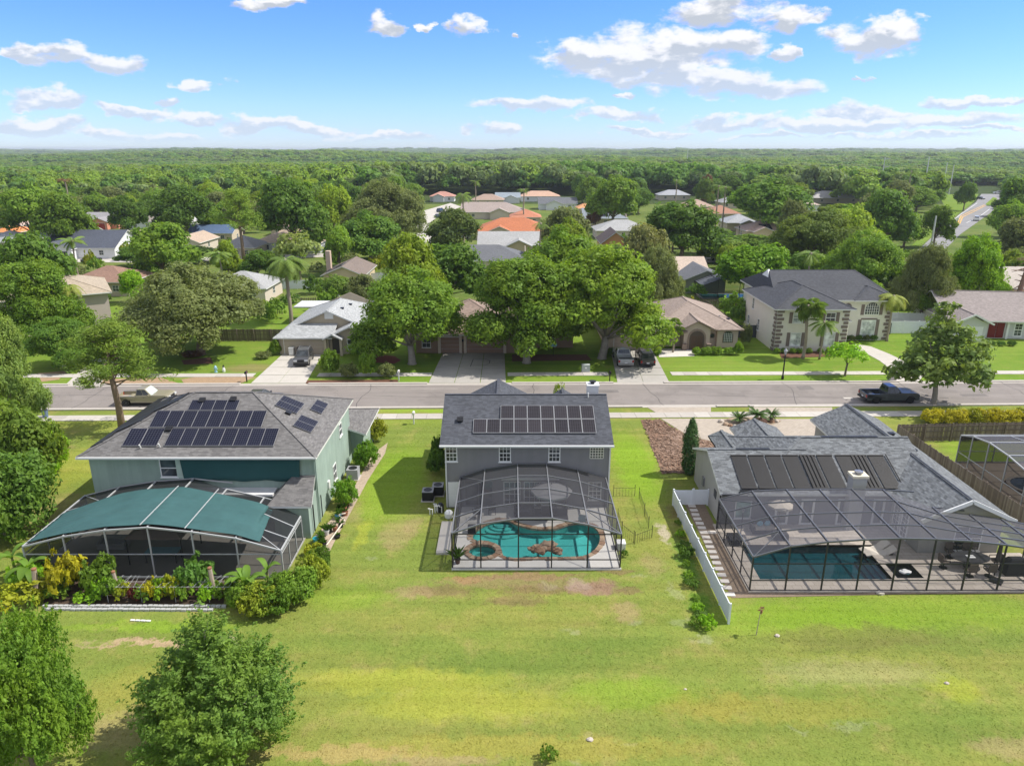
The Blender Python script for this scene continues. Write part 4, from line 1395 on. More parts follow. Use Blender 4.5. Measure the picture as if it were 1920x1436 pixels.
q = G(803, 936); ac_unit('black air conditioner standing nearer the lawn beside the grey house', (q.x, q.y, 0), mat('black_casing', (.02, .02, .022), .5))
q = G(824, 926); ac_unit('black air conditioner tucked behind the other one against the grey house', (q.x - .1, q.y, 0), mat('black_casing', (.02, .02, .022), .5))
pp = thing('pool_pump', 'white pipes and pump of the pool standing by the grey house', 'pool pump', (-5.75, 49.3, 0))
rd = random.Random(2)
for i in range(9):
    a = Vector((rd.uniform(-.5, .45), rd.uniform(-.3, .3), .05)); h = rd.uniform(.3, .75)
    MB().tube([a, a + Vector((0, 0, h)), a + Vector((rd.uniform(-.4, .4), 0, h))], .04, 6).build('pipe', WHITE, pp)
MB().lathe([(.22, 0), (.25, .1), (.25, .6), (.12, .75)], (.3, .25, 0), 12).build('filter', BLACK, pp)
bn = thing('concrete_step', 'pale concrete slab on the grass beside the left wall of the middle cage', 'slab', (-4.7, 45.8, 0))
MB().box(-.5, .45, -2.4, 2.0, .0, .16).build('slab', CONC, bn)
tk = thing('propane_tank', 'white covered tank at the end of the pale concrete slab', 'tank', (-4.75, 48.6, 0))
MB().lathe([(.25, 0), (.32, .1), (.32, .45), (.2, .6), (.08, .62)], (0, 0, 0), 12).build('body', WHITE, tk)
q = G(1180, 985)
bx = thing('pump_cover', 'small white box on the ground by the right wall of the middle cage', 'box', (7.55, 44.2, 0)); MB().box(-.28, .28, -.3, .3, 0, .5).build('box', WHITE, bx); MB().box(-.3, .3, -.32, .32, .5, .56).build('lid', WHITE, bx)
# thin black garden fence panels right of the cage
FENCEPX = [((1150, 930), (1190, 930)), ((1198, 935), (1208, 965)), ((1208, 968), (1216, 990)), ((1166, 1000), (1188, 1018)), ((1190, 1020), (1222, 1008)), ((1158, 975), (1166, 1000))]
for k, (a, b) in enumerate(FENCEPX):
    p, q = G(*a), G(*b)
    where = ('running along the grey house wall', 'at the far right corner of the fenced patch', 'on the right edge of the fenced patch', 'at the near left of the fenced patch', 'closing the near right of the fenced patch', 'beside the cage wall')[k]
    t = thing('wire_fence', 'thin black garden fence panel ' + where, 'garden fence', (p.x, p.y, 0), math.atan2(q.y - p.y, q.x - p.x), 'garden fence panels right of the middle cage')
    L = (q - p).length
    n = max(3, int(L / .22))
    mb = MB()
    for i in range(n + 1): mb.bar((L * i / n, 0, 0), (L * i / n, 0, .75), .012)
    mb.build('rods', BLACK, t)
    for x in (0, L): MB().bar((x, 0, 0), (x, 0, 1.0), .03).build('post', BLACK, t)
    MB().bar((0, 0, .72), (L, 0, .72), .018).build('rail', BLACK, t)

# ------------------------------------------------------------------ GREEN HOUSE (left)
SH_G = shingle_mat('weathered_grey_shingles', (0.165, 0.158, 0.155), 0.5)
GREEN = mat('sea_green_stucco', (0.30, 0.385, 0.335), 0.9, 0.2, .7, 0.3, 50, streak=.24, big=.1)
gh = thing('green_house', 'sea green two-storey house under a grey hip roof with many solar panels', 'house')
PG = .44
mb = MB(); mb.box(-30.55, -14.3, 47.9, 59.45, 0, 5.42); mb.build('wall', GREEN, gh)
mb = MB(); mb.box(-17.2, -13.2, 59.45, 64.6, 0, 2.7); mb.build('wall', GREEN, gh)
mb = MB(); mb.box(-16.8, -14.32, 45.6, 47.895, 0, 2.68); mb.build('wall', GREEN, gh)
rg = roof(gh, -31.06, -13.95, 47.37, 59.95, 5.5, PG, 'x', 'hh', SH_G, mat('cream_trim', (.66, .67, .62), .6, .06))
mb = MB(); mb.box(-31.07, -13.94, 47.25, 47.365, 5.36, 5.5); mb.build('gutter', TRIM, gh)
roof(gh, -17.6, -12.75, 58.6, 65.2, 2.72, .35, 'y', 'gh', SH_G)
mb = MB(); thick(mb, [[(-17.1, 45.2, 2.72), (-13.95, 45.2, 2.72), (-14.31, 47.89, 3.85), (-15.9, 47.89, 3.85)], [(-17.1, 47.89, 2.72), (-17.1, 45.2, 2.72), (-15.9, 47.89, 3.85)]], .14); mb.build('roof', [SH_G, TRIM], gh)
mb = MB(); mb.box(-23.6, -17.12, 46.7, 47.89, 2.72, 2.88); mb.build('porch_roof', mat('white_porch_panel', (.62, .62, .63), .5, .1, 2), gh)
mb = MB(); mb.bar((-14.2, 47.82, .1), (-14.2, 47.82, 5.3), .09); mb.build('downpipe', GREEN, gh)
wpx(gh, 303, 330, 860, 894, 47.9, nx=1, ny=2)
mb = MB(); a, b = P(334, 896, 47.9), P(342, 860, 47.9); mb.box(a.x, b.x, 47.84, 47.895, a.z, b.z); mb.build('shutter', mat('pale_green_trim', (.45, .55, .48), .7), gh)
window(gh, (-14.3, 53.2, 1.6), 'E', 1.0, 1.4, 2, 2)
window(gh, (-14.3, 56.0, 4.2), 'E', .9, 1.1, 1, 2)
mb = MB(); fbox(mb, (-14.3, 51.0, 1.6), 'E', -.2, .2, -.3, .3, 0, .14); mb.build('meter_box', TRIM, gh)
mb = MB(); mb.tube([(-14.2, 46.3, .2), (-14.2, 46.3, 2.3)], .05, 6); mb.tube([(-14.18, 48.4, .2), (-14.18, 48.4, 2.0)], .04, 6); mb.build('conduit', BLACK, gh)
CELL_G = solar_cells_mat('navy_cells', (0.007, 0.008, 0.021), (0.085, 0.09, 0.115), 6, 9, 1.1, 1.75, .25)
PAN_G = solar_panel_mesh('solar_panel', 1.12, 1.78, CELL_G, mat('dull_frame', (0.22, 0.22, 0.23), .4, .05))
tg = math.atan(PG)


def sl_g(px, py):
    """where the rear roof plane of the green house shows at this pixel"""
    u, v = (px - 960) / FPX, (py - 718) / FPX
    d = Vector((u, CT - v * ST, -ST - v * CT))
    # z = 5.5 + PG (y - 47.37)
    t = (5.5 + PG * (0 - 47.37) - CAM_H) / (d.z - PG * d.y)
    return Vector((0, 0, CAM_H)) + d * t


def row_g(xl, xr, y, n, land=False):
    a, b = sl_g(xl, y), sl_g(xr, y)
    for i in range(n):
        p = a.lerp(b, (i + .5) / n)
        w = (b.x - a.x) / n
        nrm = Vector((0, -math.sin(tg), math.cos(tg)))
        p = p + nrm * .05
        link_mesh('solar_panel', PAN_G, rg, p, (tg, 0, R(0)) if not land else (tg, 0, 0), (w / 1.135, (.62 if land else 1.0), 1))


row_g(238, 303, 821, 2); row_g(316, 519, 821, 8); row_g(288, 496, 787, 8); row_g(357, 447, 761, 4, True)
# three groups on the right slope
tr_ = (tg, 0, R(90))
for (px, py, n, s) in ((543, 760, 2, 1), (573, 796, 2, .8), (598, 764, 2, .55)):
    u_, v_ = (px - 960) / FPX, (py - 718) / FPX
    d = Vector((u_, CT - v_ * ST, -ST - v_ * CT))
    t_ = (5.5 + PG * 13.95 * -1 - CAM_H) / (d.z + PG * d.x) if False else (5.5 - PG * 13.95 - CAM_H) / (d.z + PG * d.x)
    p = Vector((0, 0, CAM_H)) + d * t_
    for i in range(n):
        q = p + Vector((math.sin(tg) * .05, (i - .5) * 1.14, math.cos(tg) * .05))
        link_mesh('solar_panel', PAN_G, rg, q, tr_, (1, s, 1))
# black pool heating mats on the left slope
MATB = mat('black_rubber_mat', (0.020, 0.019, 0.020), .55, .25, 1)
for i in range(5):
    mb = MB()
    run = 6.29 - 2.02 * abs(i - 2) - .98
    Ls = (run - .35) / 2 / math.cos(tg)
    mb.box(-.98, .98, -Ls, Ls, .05, .1)
    c = Vector((-31.06 + .2 + run / 2, 53.66 + (i - 2) * 2.02, 0)); z = 5.5 + PG * (c.x + 31.06)
    mb.build('solar_mat', MATB, rg, loc=(c.x, c.y, z), rot=(tg, 0, R(-90)))
for px, py, k in ((300, 838, 'pipe'), (318, 805, 'box'), (380, 752, 'box'), (438, 750, 'box'), (264, 840, 'pipe')):
    q = sl_g(px, py); vent(gh, tuple(q), tg, 0, k)
vent(gh, (-17.3, 52.3, 6.95), tg, R(90))
# dark green shade cloth hung on the back wall
SHADE = mat('dark_teal_cloth', (0.022, 0.085, 0.088), .85, .12, 1.5, .4, 30)


def cloth_sheet(name, label, fn, nu, nv, m, cat='shade cloth'):
    vv, ff = [], []
    for j in range(nv + 1):
        for i in range(nu + 1):
            vv.append(fn(i / nu, j / nv))
    for j in range(nv):
        for i in range(nu):
            a = j * (nu + 1) + i
            ff.append((a, a + 1, a + nu + 2, a + nu + 1))
    mb = MB(); mb.add(vv, ff)
    o = mb.build(name, m, smooth=True)
    md = o.modifiers.new('thickness', 'SOLIDIFY'); md.thickness = .02
    return put_tags(o, label, cat)


a, b = P(343, 899, 47.8), P(562, 861, 47.8)
rd = random.Random(4)
cloth_sheet('shade_cloth', 'dark teal shade cloth hung across the upper back wall of the green house',
            lambda u, v: (a.x + (b.x - a.x) * u + .25 * (1 - v) * (.5 - u), 47.74 - .03 * math.sin(u * 40) * (1 - v), a.z + (b.z - a.z) * v - .12 * (1 - v) * abs(math.sin(u * 9))), 60, 5, SHADE)
SCR_G = screen_mat('black_screen', (0.035, 0.037, 0.04), .55)
SCR_GW = screen_mat('black_wall_screen', (0.045, 0.05, 0.048), .40)
PROF_G = [(-31.2, 2.28), (-28.5, 3.0), (-25.8, 3.45), (-23.05, 3.66), (-20.3, 3.34), (-17.55, 2.88), (-14.75, 2.0)]
cage('pool_cage', 'white-framed screen enclosure roofed with teal shade cloth behind the green house', PROF_G, 40.6,
     [47.7, 47.7, 47.7, 47.7, 46.6, 46.2, 45.1], 3, SCR_G, SCR_GW, ALUW, ALUW, (.1, 1.75), beam_w=.075)


def prof_z(pr, x):
    for (xa, za), (xb, zb) in zip(pr[:-1], pr[1:]):
        if xa <= x <= xb: return za + (zb - za) * (x - xa) / (xb - xa)
    return pr[0][1]


SHADE2 = mat('teal_shade_net', (0.040, 0.108, 0.110), .8, .25, .8, .5, 15, streak=.1)


def roof_cloth(u, v):
    x = -31.0 + 14.9 * u
    y1 = 46.1 if u < .5 else 46.1 - (u - .5) * 2.4
    if u < .22: y1 = 44.6 + u * 6.5
    y = 40.75 + (y1 - 40.75) * v
    sag = -.05 * abs(math.sin(v * 9.4)) + .035 * math.sin(v * 55 + u * 3) * .5 + .02 * math.sin(u * 23 + v * 7)
    return (x - .5 * v * (u > .95), y, prof_z(PROF_G, x) + .17 + sag)


cloth_sheet('shade_cloth', 'large teal shade net stretched over the arched roof of the white-framed enclosure', roof_cloth, 60, 36, SHADE2)
for x in (-23.5, -20.7):
    t = thing('hold_down_bar', 'light metal bar laid across the teal shade net, ' + ('left one' if x < -22 else 'right one'), 'bar', (x, 0, 0))
    MB().bar((0, 40.65, prof_z(PROF_G, x) + .2), (0, 46.2, prof_z(PROF_G, x) + .2), .05).build('bar', ALUW, t)
mb = MB(); mb.box(-31.2, -14.7, 40.5, 47.89, -.02, .08); mb.build('patio', mat('patio_concrete', (.33, .31, .28), .9, .15, 1), kind='structure')
gz = thing('canopy', 'tan fabric canopy standing inside the white-framed enclosure', 'canopy', (-23.6, 43.4, .08))
mb = MB()
for q in ([(-1.9, -1.5, 1.95), (1.9, -1.5, 1.95), (0.5, 0, 2.5), (-.5, 0, 2.5)], [(1.9, 1.5, 1.95), (-1.9, 1.5, 1.95), (-.5, 0, 2.5), (.5, 0, 2.5)], [(-1.9, 1.5, 1.95), (-1.9, -1.5, 1.95), (-.5, 0, 2.5)], [(1.9, -1.5, 1.95), (1.9, 1.5, 1.95), (.5, 0, 2.5)]): mb.poly(q)
mb.build('fabric', mat('tan_fabric', (.38, .29, .23), .9, .1), gz)
for sx in (-1.8, 1.8):
    for sy in (-1.4, 1.4): MB().bar((sx, sy, 0), (sx, sy, 1.95), .06).build('leg', BLACK, gz)
tb = thing('garden_table', 'pale blue table under the tan canopy', 'table', (-23.4, 42.6, .08))
MB().box(-1.1, 1.1, -.45, .45, .7, .75).build('tabletop', mat('pale_blue', (.2, .42, .48), .6), tb)
for sx in (-1, 1):
    for sy in (-.38, .38): MB().bar((sx, sy, 0), (sx, sy, .7), .06).build('leg', BLACK, tb)
sofa('grey covered sofa in the left half of the white-framed enclosure', (-27.6, 44.2, .08), 0, 1.9, GREYCLOTH, GREYCLOTH)
q = G(663, 896); ac_unit('light grey air conditioner beside the green house', (q.x, q.y, 0), mat('grey_casing', (.33, .34, .36), .5), s=1.1)
bk = thing('bucket', 'turquoise bucket by the corner of the green house', 'bucket', tuple(G(594, 1018)))
MB().lathe([(.2, 0), (.27, .42), (.24, .42), (.2, .1)], (0, 0, 0), 14).build('body', mat('turquoise_plastic', (.05, .36, .45), .4), bk)
MB().tube([(-.26, 0, .4), (-.15, 0, .6), (.15, 0, .6), (.26, 0, .4)], .012, 5).build('handle', BLACK, bk)
pv = thing('pipe_rail', 'white plastic pipe rail running along the potted plants by the green house', 'pipe', (0, 0, 0))
pts = [G(px, py, .35) for px, py in ((648, 962), (634, 965), (646, 975), (628, 1000), (612, 1022))]
MB().tube(pts, .05, 7).build('pipe', mat('cream_plastic', (.68, .6, .5), .5), pv)
for p in pts[1:]: MB().tube([(p.x, p.y, 0), p], .035, 6).build('upright', mat('cream_plastic', (.68, .6, .5), .5), pv)
rd = random.Random(11)
POTM = [mat('black_pot', (.02, .02, .02), .6), TERRA, mat('blue_pot', (.06, .2, .3), .4), mat('white_pot', (.6, .6, .58), .5), mat('yellow_pot', (.55, .4, .05), .5)]
PN = ['black', 'terracotta', 'blue', 'white', 'yellow']
for i in range(26):
    v = rd.random(); px = 610 + 38 * v + rd.uniform(-14, 14) * (1 - .3 * v); py = 1025 - 75 * v + rd.uniform(-6, 6)
    k = rd.choice([0, 0, 0, 1, 2, 3, 4]); q = G(px, py)
    pot('%s pot in the crowded row along the green house' % PN[k], (q.x, q.y, 0), rd.uniform(.13, .24), rd.uniform(.2, .38), POTM[k], rd.uniform(.3, .6), LEAF_G, i, '%s pots along the green house' % PN[k])

# ------------------------------------------------------------------ RIGHT HOUSE (one storey)
SH_R = shingle_mat('blue_grey_shingles', (0.155, 0.165, 0.175), 0.8)
TAUPE = mat('warm_grey_stucco', (0.36, 0.35, 0.325), 0.9, 0.1, 1.2, 0.3, 50, streak=.1)
rh = thing('low_grey_house', 'single-storey warm grey house with black pool-heating mats on its roof', 'house')
mb = MB(); gable_wall(mb, 15.25, 21.5, 47.5, 55.1, 2.72, .40, 'x'); mb.build('wall', TAUPE, rh)
mb = MB(); mb.box(19.3, 28.0, 47.504, 57.6, 0, 2.7); mb.build('wall', TAUPE, rh)
mb = MB(); gable_wall(mb, 27.75, 33.2, 43.55, 61.6, 2.72, .46, 'y'); mb.build('wall', TAUPE, rh)
mb = MB(); mb.box(15.26, 27.74, 47.46, 47.499, 0, 2.68); mb.build('wall', mat('shade_tinted_rear_stucco', (.17, .168, .175), .9, .1, 1.2, .3, 50), rh)  # thin slab with the cage's shade put into its stucco colour
mb = MB(); mb.box(19.8, 23.2, 57.6, 59.6, 0, 2.7); mb.build('wall', TAUPE, rh)
WGUT = mat('white_trim', (0.72, 0.72, 0.71))
ra_ = roof(rh, 15.0, 22.6, 47.05, 55.5, 2.8, .39, 'x', 'gg', SH_R)
rb_ = roof(rh, 17.0, 31.0, 46.98, 58.1, 2.79, .385, 'x', 'hg', SH_R)
rc_ = roof(rh, 27.35, 33.62, 43.05, 62.1, 2.81, .462, 'y', 'gg', SH_R)
roof(rh, 19.4, 23.6, 54.0, 60.1, 2.78, .40, 'y', 'gg', SH_R); roof(rh, 17.0, 19.2, 54.0, 58.2, 2.78, .45, 'y', 'gg', SH_R)
mb = MB(); mb.bar((27.33, 43.0, 2.76), (30.485, 43.0, 4.21), .1, .26); mb.bar((33.64, 43.0, 2.76), (30.485, 43.0, 4.21), .1, .26); mb.build('bargeboard', WHITE, rh)
mb = MB(); mb.bar((30.485, 43.2, 4.275), (30.485, 62, 4.275), .12, .06); mb.build('ridge_vent', BLACK, rh)
mb = MB(); mb.bar((24.2, 52.54, 4.96), (28.6, 52.54, 4.96), .2, .07); mb.bar((17.2, 51.28, 4.47), (19.8, 51.28, 4.47), .2, .07); mb.build('ridge_vent', BLACK, rh)
mb = MB(); mb.box(24.2, 25.2, 46.6, 47.4, .05, 4.2); cm = mb.build('chimney', mat('grey_white_paint', (.40, .40, .40), .7, .08), rh)
mb = MB(); mb.box(24.13, 25.27, 46.53, 47.47, 4.203, 4.38); mb.build('chimney_crown', mat('cream_cap', (.72, .66, .52), .8), cm)
mb = MB(); mb.lathe([(.2, 4.385), (.2, 4.5), (.3, 4.51), (.3, 4.58), (.05, 4.62)], (24.7, 47.0, 0), 12); mb.build('chimney_cap', STEEL, cm)
tq = math.atan(.385)
for i in range(9):
    x = 17.15 + i * 1.30
    if i == 6: x += .12
    mb = MB()
    for k in range(16):
        xx = -.58 + k * .0725
        mb.box(xx, xx + .06, -1.62, 1.62, .04, .075 + (.06 if i in (4, 7) and k % 4 < 2 else 0))
    mb.box(-.6, .6, -1.72, -1.63, .05, .13); mb.box(-.6, .6, 1.63, 1.72, .05, .13)
    yc = 49.0
    mb.build('solar_mat', MATB, rb_, loc=(x + .05, yc, 2.79 + .385 * (yc - 46.98)), rot=(tq, 0, 0))
mb = MB(); mb.tube([(15.1, 46.9, 2.75), (16.3, 46.9, 2.75), (16.5, 47.2, 2.98), (19.6, 47.25, 3.0)], .06, 6); mb.tube([(28.4, 50.6, 4.3), (28.4, 47.3, 3.02)], .05, 6); mb.tube([(15.0, 46.95, 2.7), (15.0, 46.95, .1)], .06, 6); mb.build('solar_pipe', BLACK, rh)
for y in (52.5, 56.0): vent(rh, (31.6, y, 3.72), 0, 0)
# doors and windows behind the cage
for x in (18.9, 20.6):
    pass
window(rh, (16.9, 47.46, 1.3), 'S', 1.2, 1.4, 1, 1, TRIM, glass_mat('green_glass', (.10, .16, .14)))
for k, x in enumerate((19.75, 21.6)):
    window(rh, (x, 47.46, 1.12), 'S', 1.0, 2.1, 1, 1, WHITE, sill=False, name='french_door', fw=.16)
for x in (24.3, 26.9):
    window(rh, (x - .1, 47.46, 1.12), 'S', .85, 2.1, 1, 1, WHITE, sill=False, name='french_door', fw=.15)
for y in (46.6, 45.5):
    window(rh, (27.75, y, 1.12), 'W', .95, 2.1, 2, 5, WHITE, sill=False, name='french_door', fw=.13)
window(rh, (31.0, 43.55, 1.2), 'S', 1.9, 1.9, 2, 2, WHITE)
mb = MB(); fbox(mb, (15.25, 52.2, 1.3), 'W', -.22, .22, -.35, .35, 0, .14); mb.build('meter_box', mat('grey_meter', (.2, .2, .2), .6), rh)
mb = MB(); fbox(mb, (15.25, 49.0, 1.8), 'W', -.3, .3, -.3, .3, -.01, .04); mb.build('window', BRONZE, rh)
mb = MB(); mb.bar((16.0, 47.46, 2.3), (27, 47.46, 2.3), .01); 
SCR_R = screen_mat('grey_screen', (0.13, 0.13, 0.15), .36)
SCR_RW = screen_mat('grey_wall_screen', (0.13, 0.13, 0.14), .10)
SLATE = mat('slate_beam', (0.13, 0.135, 0.15), .35, .1, metal=.2)
PR = [(14.88, 2.46), (17.1, 3.2), (19.35, 3.52), (21.55, 3.68), (23.75, 3.76), (25.95, 3.7), (28.15, 3.56), (30.35, 3.3), (32.55, 2.95), (34.6, 2.5)]
cage('pool_cage', 'wide grey screened enclosure with nine arched bays beside the low grey house', PR, 39.08, [46.8, 46.6, 46.2, 45.9, 45.8, 45.8, 43.5, 42.95, 42.95, 42.95], 4, SCR_R, SCR_RW, SLATE, BRONZE, (.1, .82, 2.0))
C8 = lambda x, y: G(1340 + x / 3.31, 900 + y / 3.31)
pool2 = [(15.95, 40.3), (24.5, 40.3), (24.5, 42.0), (24.5, 43.2), (26.0, 43.2), (26.0, 44.55), (15.95, 44.55)]
spa2 = [(24.85, 40.45), (26.55, 40.45), (26.55, 42.1), (24.85, 42.1)]
mb = MB(); slab(mb, [(14.8, 38.95), (34.8, 38.95), (34.8, 43.5), (27.7, 43.5), (27.7, 47.49), (14.8, 47.49)], -.1, .1, [pool2, spa2]); mb.build('pool_deck', DECKP, kind='structure')
p2 = thing('swimming_pool', 'rectangular dark blue swimming pool inside the wide grey enclosure', 'swimming pool')
DPOOL = mat('dark_pool_plaster', (0.10, 0.235, 0.27), .8, .2, 4)
basin('basin', pool2, -.55, .099, DPOOL, p2)
mb = MB(); sheet(mb, pool2, -.05); mb.build('water', water_mat('dark_pool_water', (0.24, 0.52, 0.56)), p2)
for k in range(3):
    MB().box(24.5 - .38 * (k + 1), 24.5 - .38 * k - .001, 40.3, 43.2, -.54, -.15 - .12 * k).build('step', mat('dark_step', (.12, .25, .28) if k % 2 else (.05, .1, .12), .8), p2)
MB().box(24.501, 25.99, 43.21, 44.54, -.54, -.2).build('sun_shelf', mat('dark_step2', (.045, .07, .08), .8), p2)
s2 = thing('hot_tub', 'square dark hot tub with bubbling water beside the rectangular pool', 'hot tub')
basin('basin', spa2, -.8, .12, mat('dark_tile', (.03, .05, .06), .4, .2), s2)
mb = MB(); sheet(mb, spa2, .02); mb.build('water', water_mat('spa_water', (.3, .45, .5), .6), s2)
mb = MB(); mb.blob((25.8, 41.3, .03), (.35, .25, .1), 4, .4); mb.build('foam', WHITE, s2)


def pool_lounger(label, loc, rz):
    t = thing('pool_lounger', label, 'lounger', loc, rz, 'loungers on the pool shelf')
    prof = [(-.95, .12), (-.6, .22), (-.1, .16), (.35, .30), (.95, .72), (.92, .80), (.33, .38), (-.1, .24), (-.6, .30), (-.98, .2)]
    mb = MB(); mb.extr(prof, -.33, .33); mb.build('shell', mat('cream_plastic2', (.66, .60, .52), .5), t)
    return t


pool_lounger('cream wave-shaped lounger on the far side of the pool shelf', (25.1, 44.1, -.2), R(10))
pool_lounger('cream wave-shaped lounger on the near side of the pool shelf', (25.2, 43.5, -.2), R(-5))
TAN_C = mat('beige_cushion', (.50, .43, .36), .9, .1)
sofa('dark wicker sofa with beige cushions by the left end of the grey enclosure', (18.2, 46.3, .1), R(0), 1.9, DARKCLOTH, TAN_C)
for k, (x, y) in enumerate(((17.85, 46.35), (18.4, 46.4))):
    t = thing('cushion', 'pale blue cushion on the dark wicker sofa, ' + ('left' if k == 0 else 'right') + ' one', 'cushion', (x, y, .6), R(15)); MB().blob((0, 0, .16), (.25, .12, .2), k, .05).build('pad', mat('blue_cloth', (.22, .45, .55), .9), t)
ot = thing('ottoman', 'dark wicker ottoman in front of the beige-cushioned sofa', 'ottoman', (19.0, 45.4, .1)); MB().box(-.5, .5, -.35, .35, .02, .4).build('base', DARKCLOTH, ot); MB().box(-.48, .48, -.33, .33, .4, .48).build('cushion', DARKCLOTH, ot)
patio_umbrella('closed-look beige umbrella behind the sofa in the grey enclosure', (19.3, 46.7, .1), .9, 2.3, mat('beige_cloth', (.45, .4, .34), .9))
ob = thing('storage_bench', 'dark low bench by the left wall of the grey enclosure', 'bench', (15.6, 44.9, .1)); MB().box(-.4, .4, -.55, .55, 0, .45).build('box', DARKCLOTH, ob)
pl3 = thing('floor_lamp', 'black outdoor lamp post standing by the sofa in the grey enclosure', 'lamp', (16.3, 45.7, .1)); MB().tube([(0, 0, 0), (0, 0, 1.9)], .04, 6).build('pole', BLACK, pl3); MB().lathe([(.2, 0), (.2, .04)], (0, 0, 0), 10).build('base', BLACK, pl3); MB().lathe([(.07, 1.9), (.11, 2.15), (.02, 2.2)], (0, 0, 0), 8).build('lamp_shade', ALU, pl3)
# dining set
q = C8(1590, 560)
tb = thing('dining_table', 'large dark oval dining table at the right of the grey enclosure', 'table', (q.x, q.y + .3, .1))
mb = MB(); mb.prism([(1.25 * math.cos(k * math.pi / 10), .72 * math.sin(k * math.pi / 10)) for k in range(20)], .70, .75); mb.build('tabletop', mat('dark_slate_top', (.05, .05, .055), .35, .2), tb)
mb = MB(); mb.lathe([(.35, 0), (.3, .05), (.1, .12), (.1, .7)], (0, 0, 0), 12); mb.build('pedestal', BLACK, tb)
DX, DY = tb.location.x, tb.location.y
WICK = mat('brown_sling', (.12, .095, .08), .9, .2)
first = None
for k, (dx, dy, r, lab) in enumerate(((-1.75, -.1, 90, 'at the left end of the oval table'), (1.75, .1, -90, 'at the right end of the oval table'), (-.6, 1.15, 0, 'behind the oval table on its left'), (.6, 1.15, 0, 'behind the oval table on its right'), (-.6, -1.1, 180, 'in front of the oval table on its left'), (.65, -1.1, 180, 'in front of the oval table on its right'))):
    if first is None:
        first = chair('dining_chair', 'brown sling swivel chair ' + lab, (DX + dx, DY + dy, .1), R(r), BLACK, WICK, 'dining chairs round the oval table', True)
    else:
        copy_tree(first, (DX + dx, DY + dy, .1), R(r), 'brown sling swivel chair ' + lab)
pr_ = thing('placemat', 'white tray on the middle of the oval table', 'tray', (DX, DY, .855)); MB().box(-.25, .25, -.18, .18, 0, .02).build('tray', WHITE, pr_)
gq = C8(1850, 600)
cv = thing('covered_grill', 'black fabric-covered grill at the far right of the grey enclosure', 'grill', (gq.x + .2, gq.y + .3, .1))
mb = MB(); mb.add([(-.75, -.4, 0), (.75, -.4, 0), (.75, .4, 0), (-.75, .4, 0), (-.7, -.36, .85), (.7, -.36, .85), (.7, .36, .85), (-.7, .36, .85), (-.4, -.22, 1.12), (.4, -.22, 1.12), (.4, .22, 1.12), (-.4, .22, 1.12)],
                  [(3, 2, 1, 0), (0, 1, 5, 4), (1, 2, 6, 5), (2, 3, 7, 6), (3, 0, 4, 7), (4, 5, 9, 8), (5, 6, 10, 9), (6, 7, 11, 10), (7, 4, 8, 11), (8, 9, 10, 11)]); mb.build('cover', mat('black_cover', (.02, .02, .022), .8, .3, 3, .5, 6), cv)
ub = C8(1745, 635)
um = thing('umbrella_base', 'black umbrella base on the pavers right of the oval table', 'umbrella base', (ub.x, ub.y, .1)); MB().lathe([(.5, 0), (.5, .1), (.1, .16)], (0, 0, 0), 4).build('base', BLACK, um)
cu = thing('patio_umbrella', 'closed dark umbrella leaning over the oval table', 'umbrella', (ub.x + .25, ub.y + .6, .1)); MB().tube([(0, 0, 0), (.05, .1, 2.6)], .035, 6).build('pole', BLACK, cu); MB().lathe([(.05, 1.0), (.16, 1.2), (.1, 2.4), (.02, 2.6)], (0, 0, 0), 8).build('canopy', mat('dark_brown_cloth', (.06, .05, .045), .9), cu)
skm = thing('pool_cleaner_pole', 'thin white pole lying on the floor of the dark blue pool', 'pole', (17.3, 40.9, -.5), R(70)); MB().tube([(-.4, 0, 0), (.4, 0, .02)], .03, 5).build('pole', WHITE, skm)

# neighbour's cage at the right edge
SCR_N = screen_mat('black_side_screen', (0.03, 0.03, 0.032), .5)
SCR_NR = screen_mat('grey_roof_screen', (0.10, 0.10, 0.12), .55)
cage('pool_cage', 'white-framed screen enclosure at the right edge beyond the wooden fence',
     [(-58.6, 2.6), (-57.0, 3.15), (-54.9, 3.45), (-52.5, 3.35), (-50.1, 3.0), (-47.8, 2.4)], 39.2, 52, 4, SCR_NR, SCR_N, ALUW, ALUW, (.1, 1.1), rz=R(-90))
mb = MB(); mb.box(39.1, 52, 47.7, 58.7, -.02, .08); mb.build('patio', mat('patio_tan', (.33, .27, .21), .9, .15, 1), kind='structure')
np_ = thing('swimming_pool', 'small dark round pool behind the screen at the right edge', 'swimming pool', (42.6, 53.6, .08))
mb = MB(); mb.lathe([(1.9, .0), (1.9, .14), (1.6, .14), (1.6, .05), (0, .04)], (0, 0, 0), 20); mb.build('rim', mat('pool_rim', (.25, .22, .19), .9), np_)
mb = MB(); mb.lathe([(1.59, .09), (0.01, .095)], (0, 0, 0), 20); mb.build('water', mat('dark_water', (.015, .03, .035), .1, spec=.6), np_)

# ------------------------------------------------------------------ fences
WOODM = [mat('fence_board', (0.22, 0.175, 0.145), .95, .3, 3, .4, 20), mat('fence_board_dark', (0.165, 0.13, 0.108), .95, .3, 3, .4, 20), mat('fence_board_pale', (0.265, 0.22, 0.185), .95, .3, 3, .4, 20)]


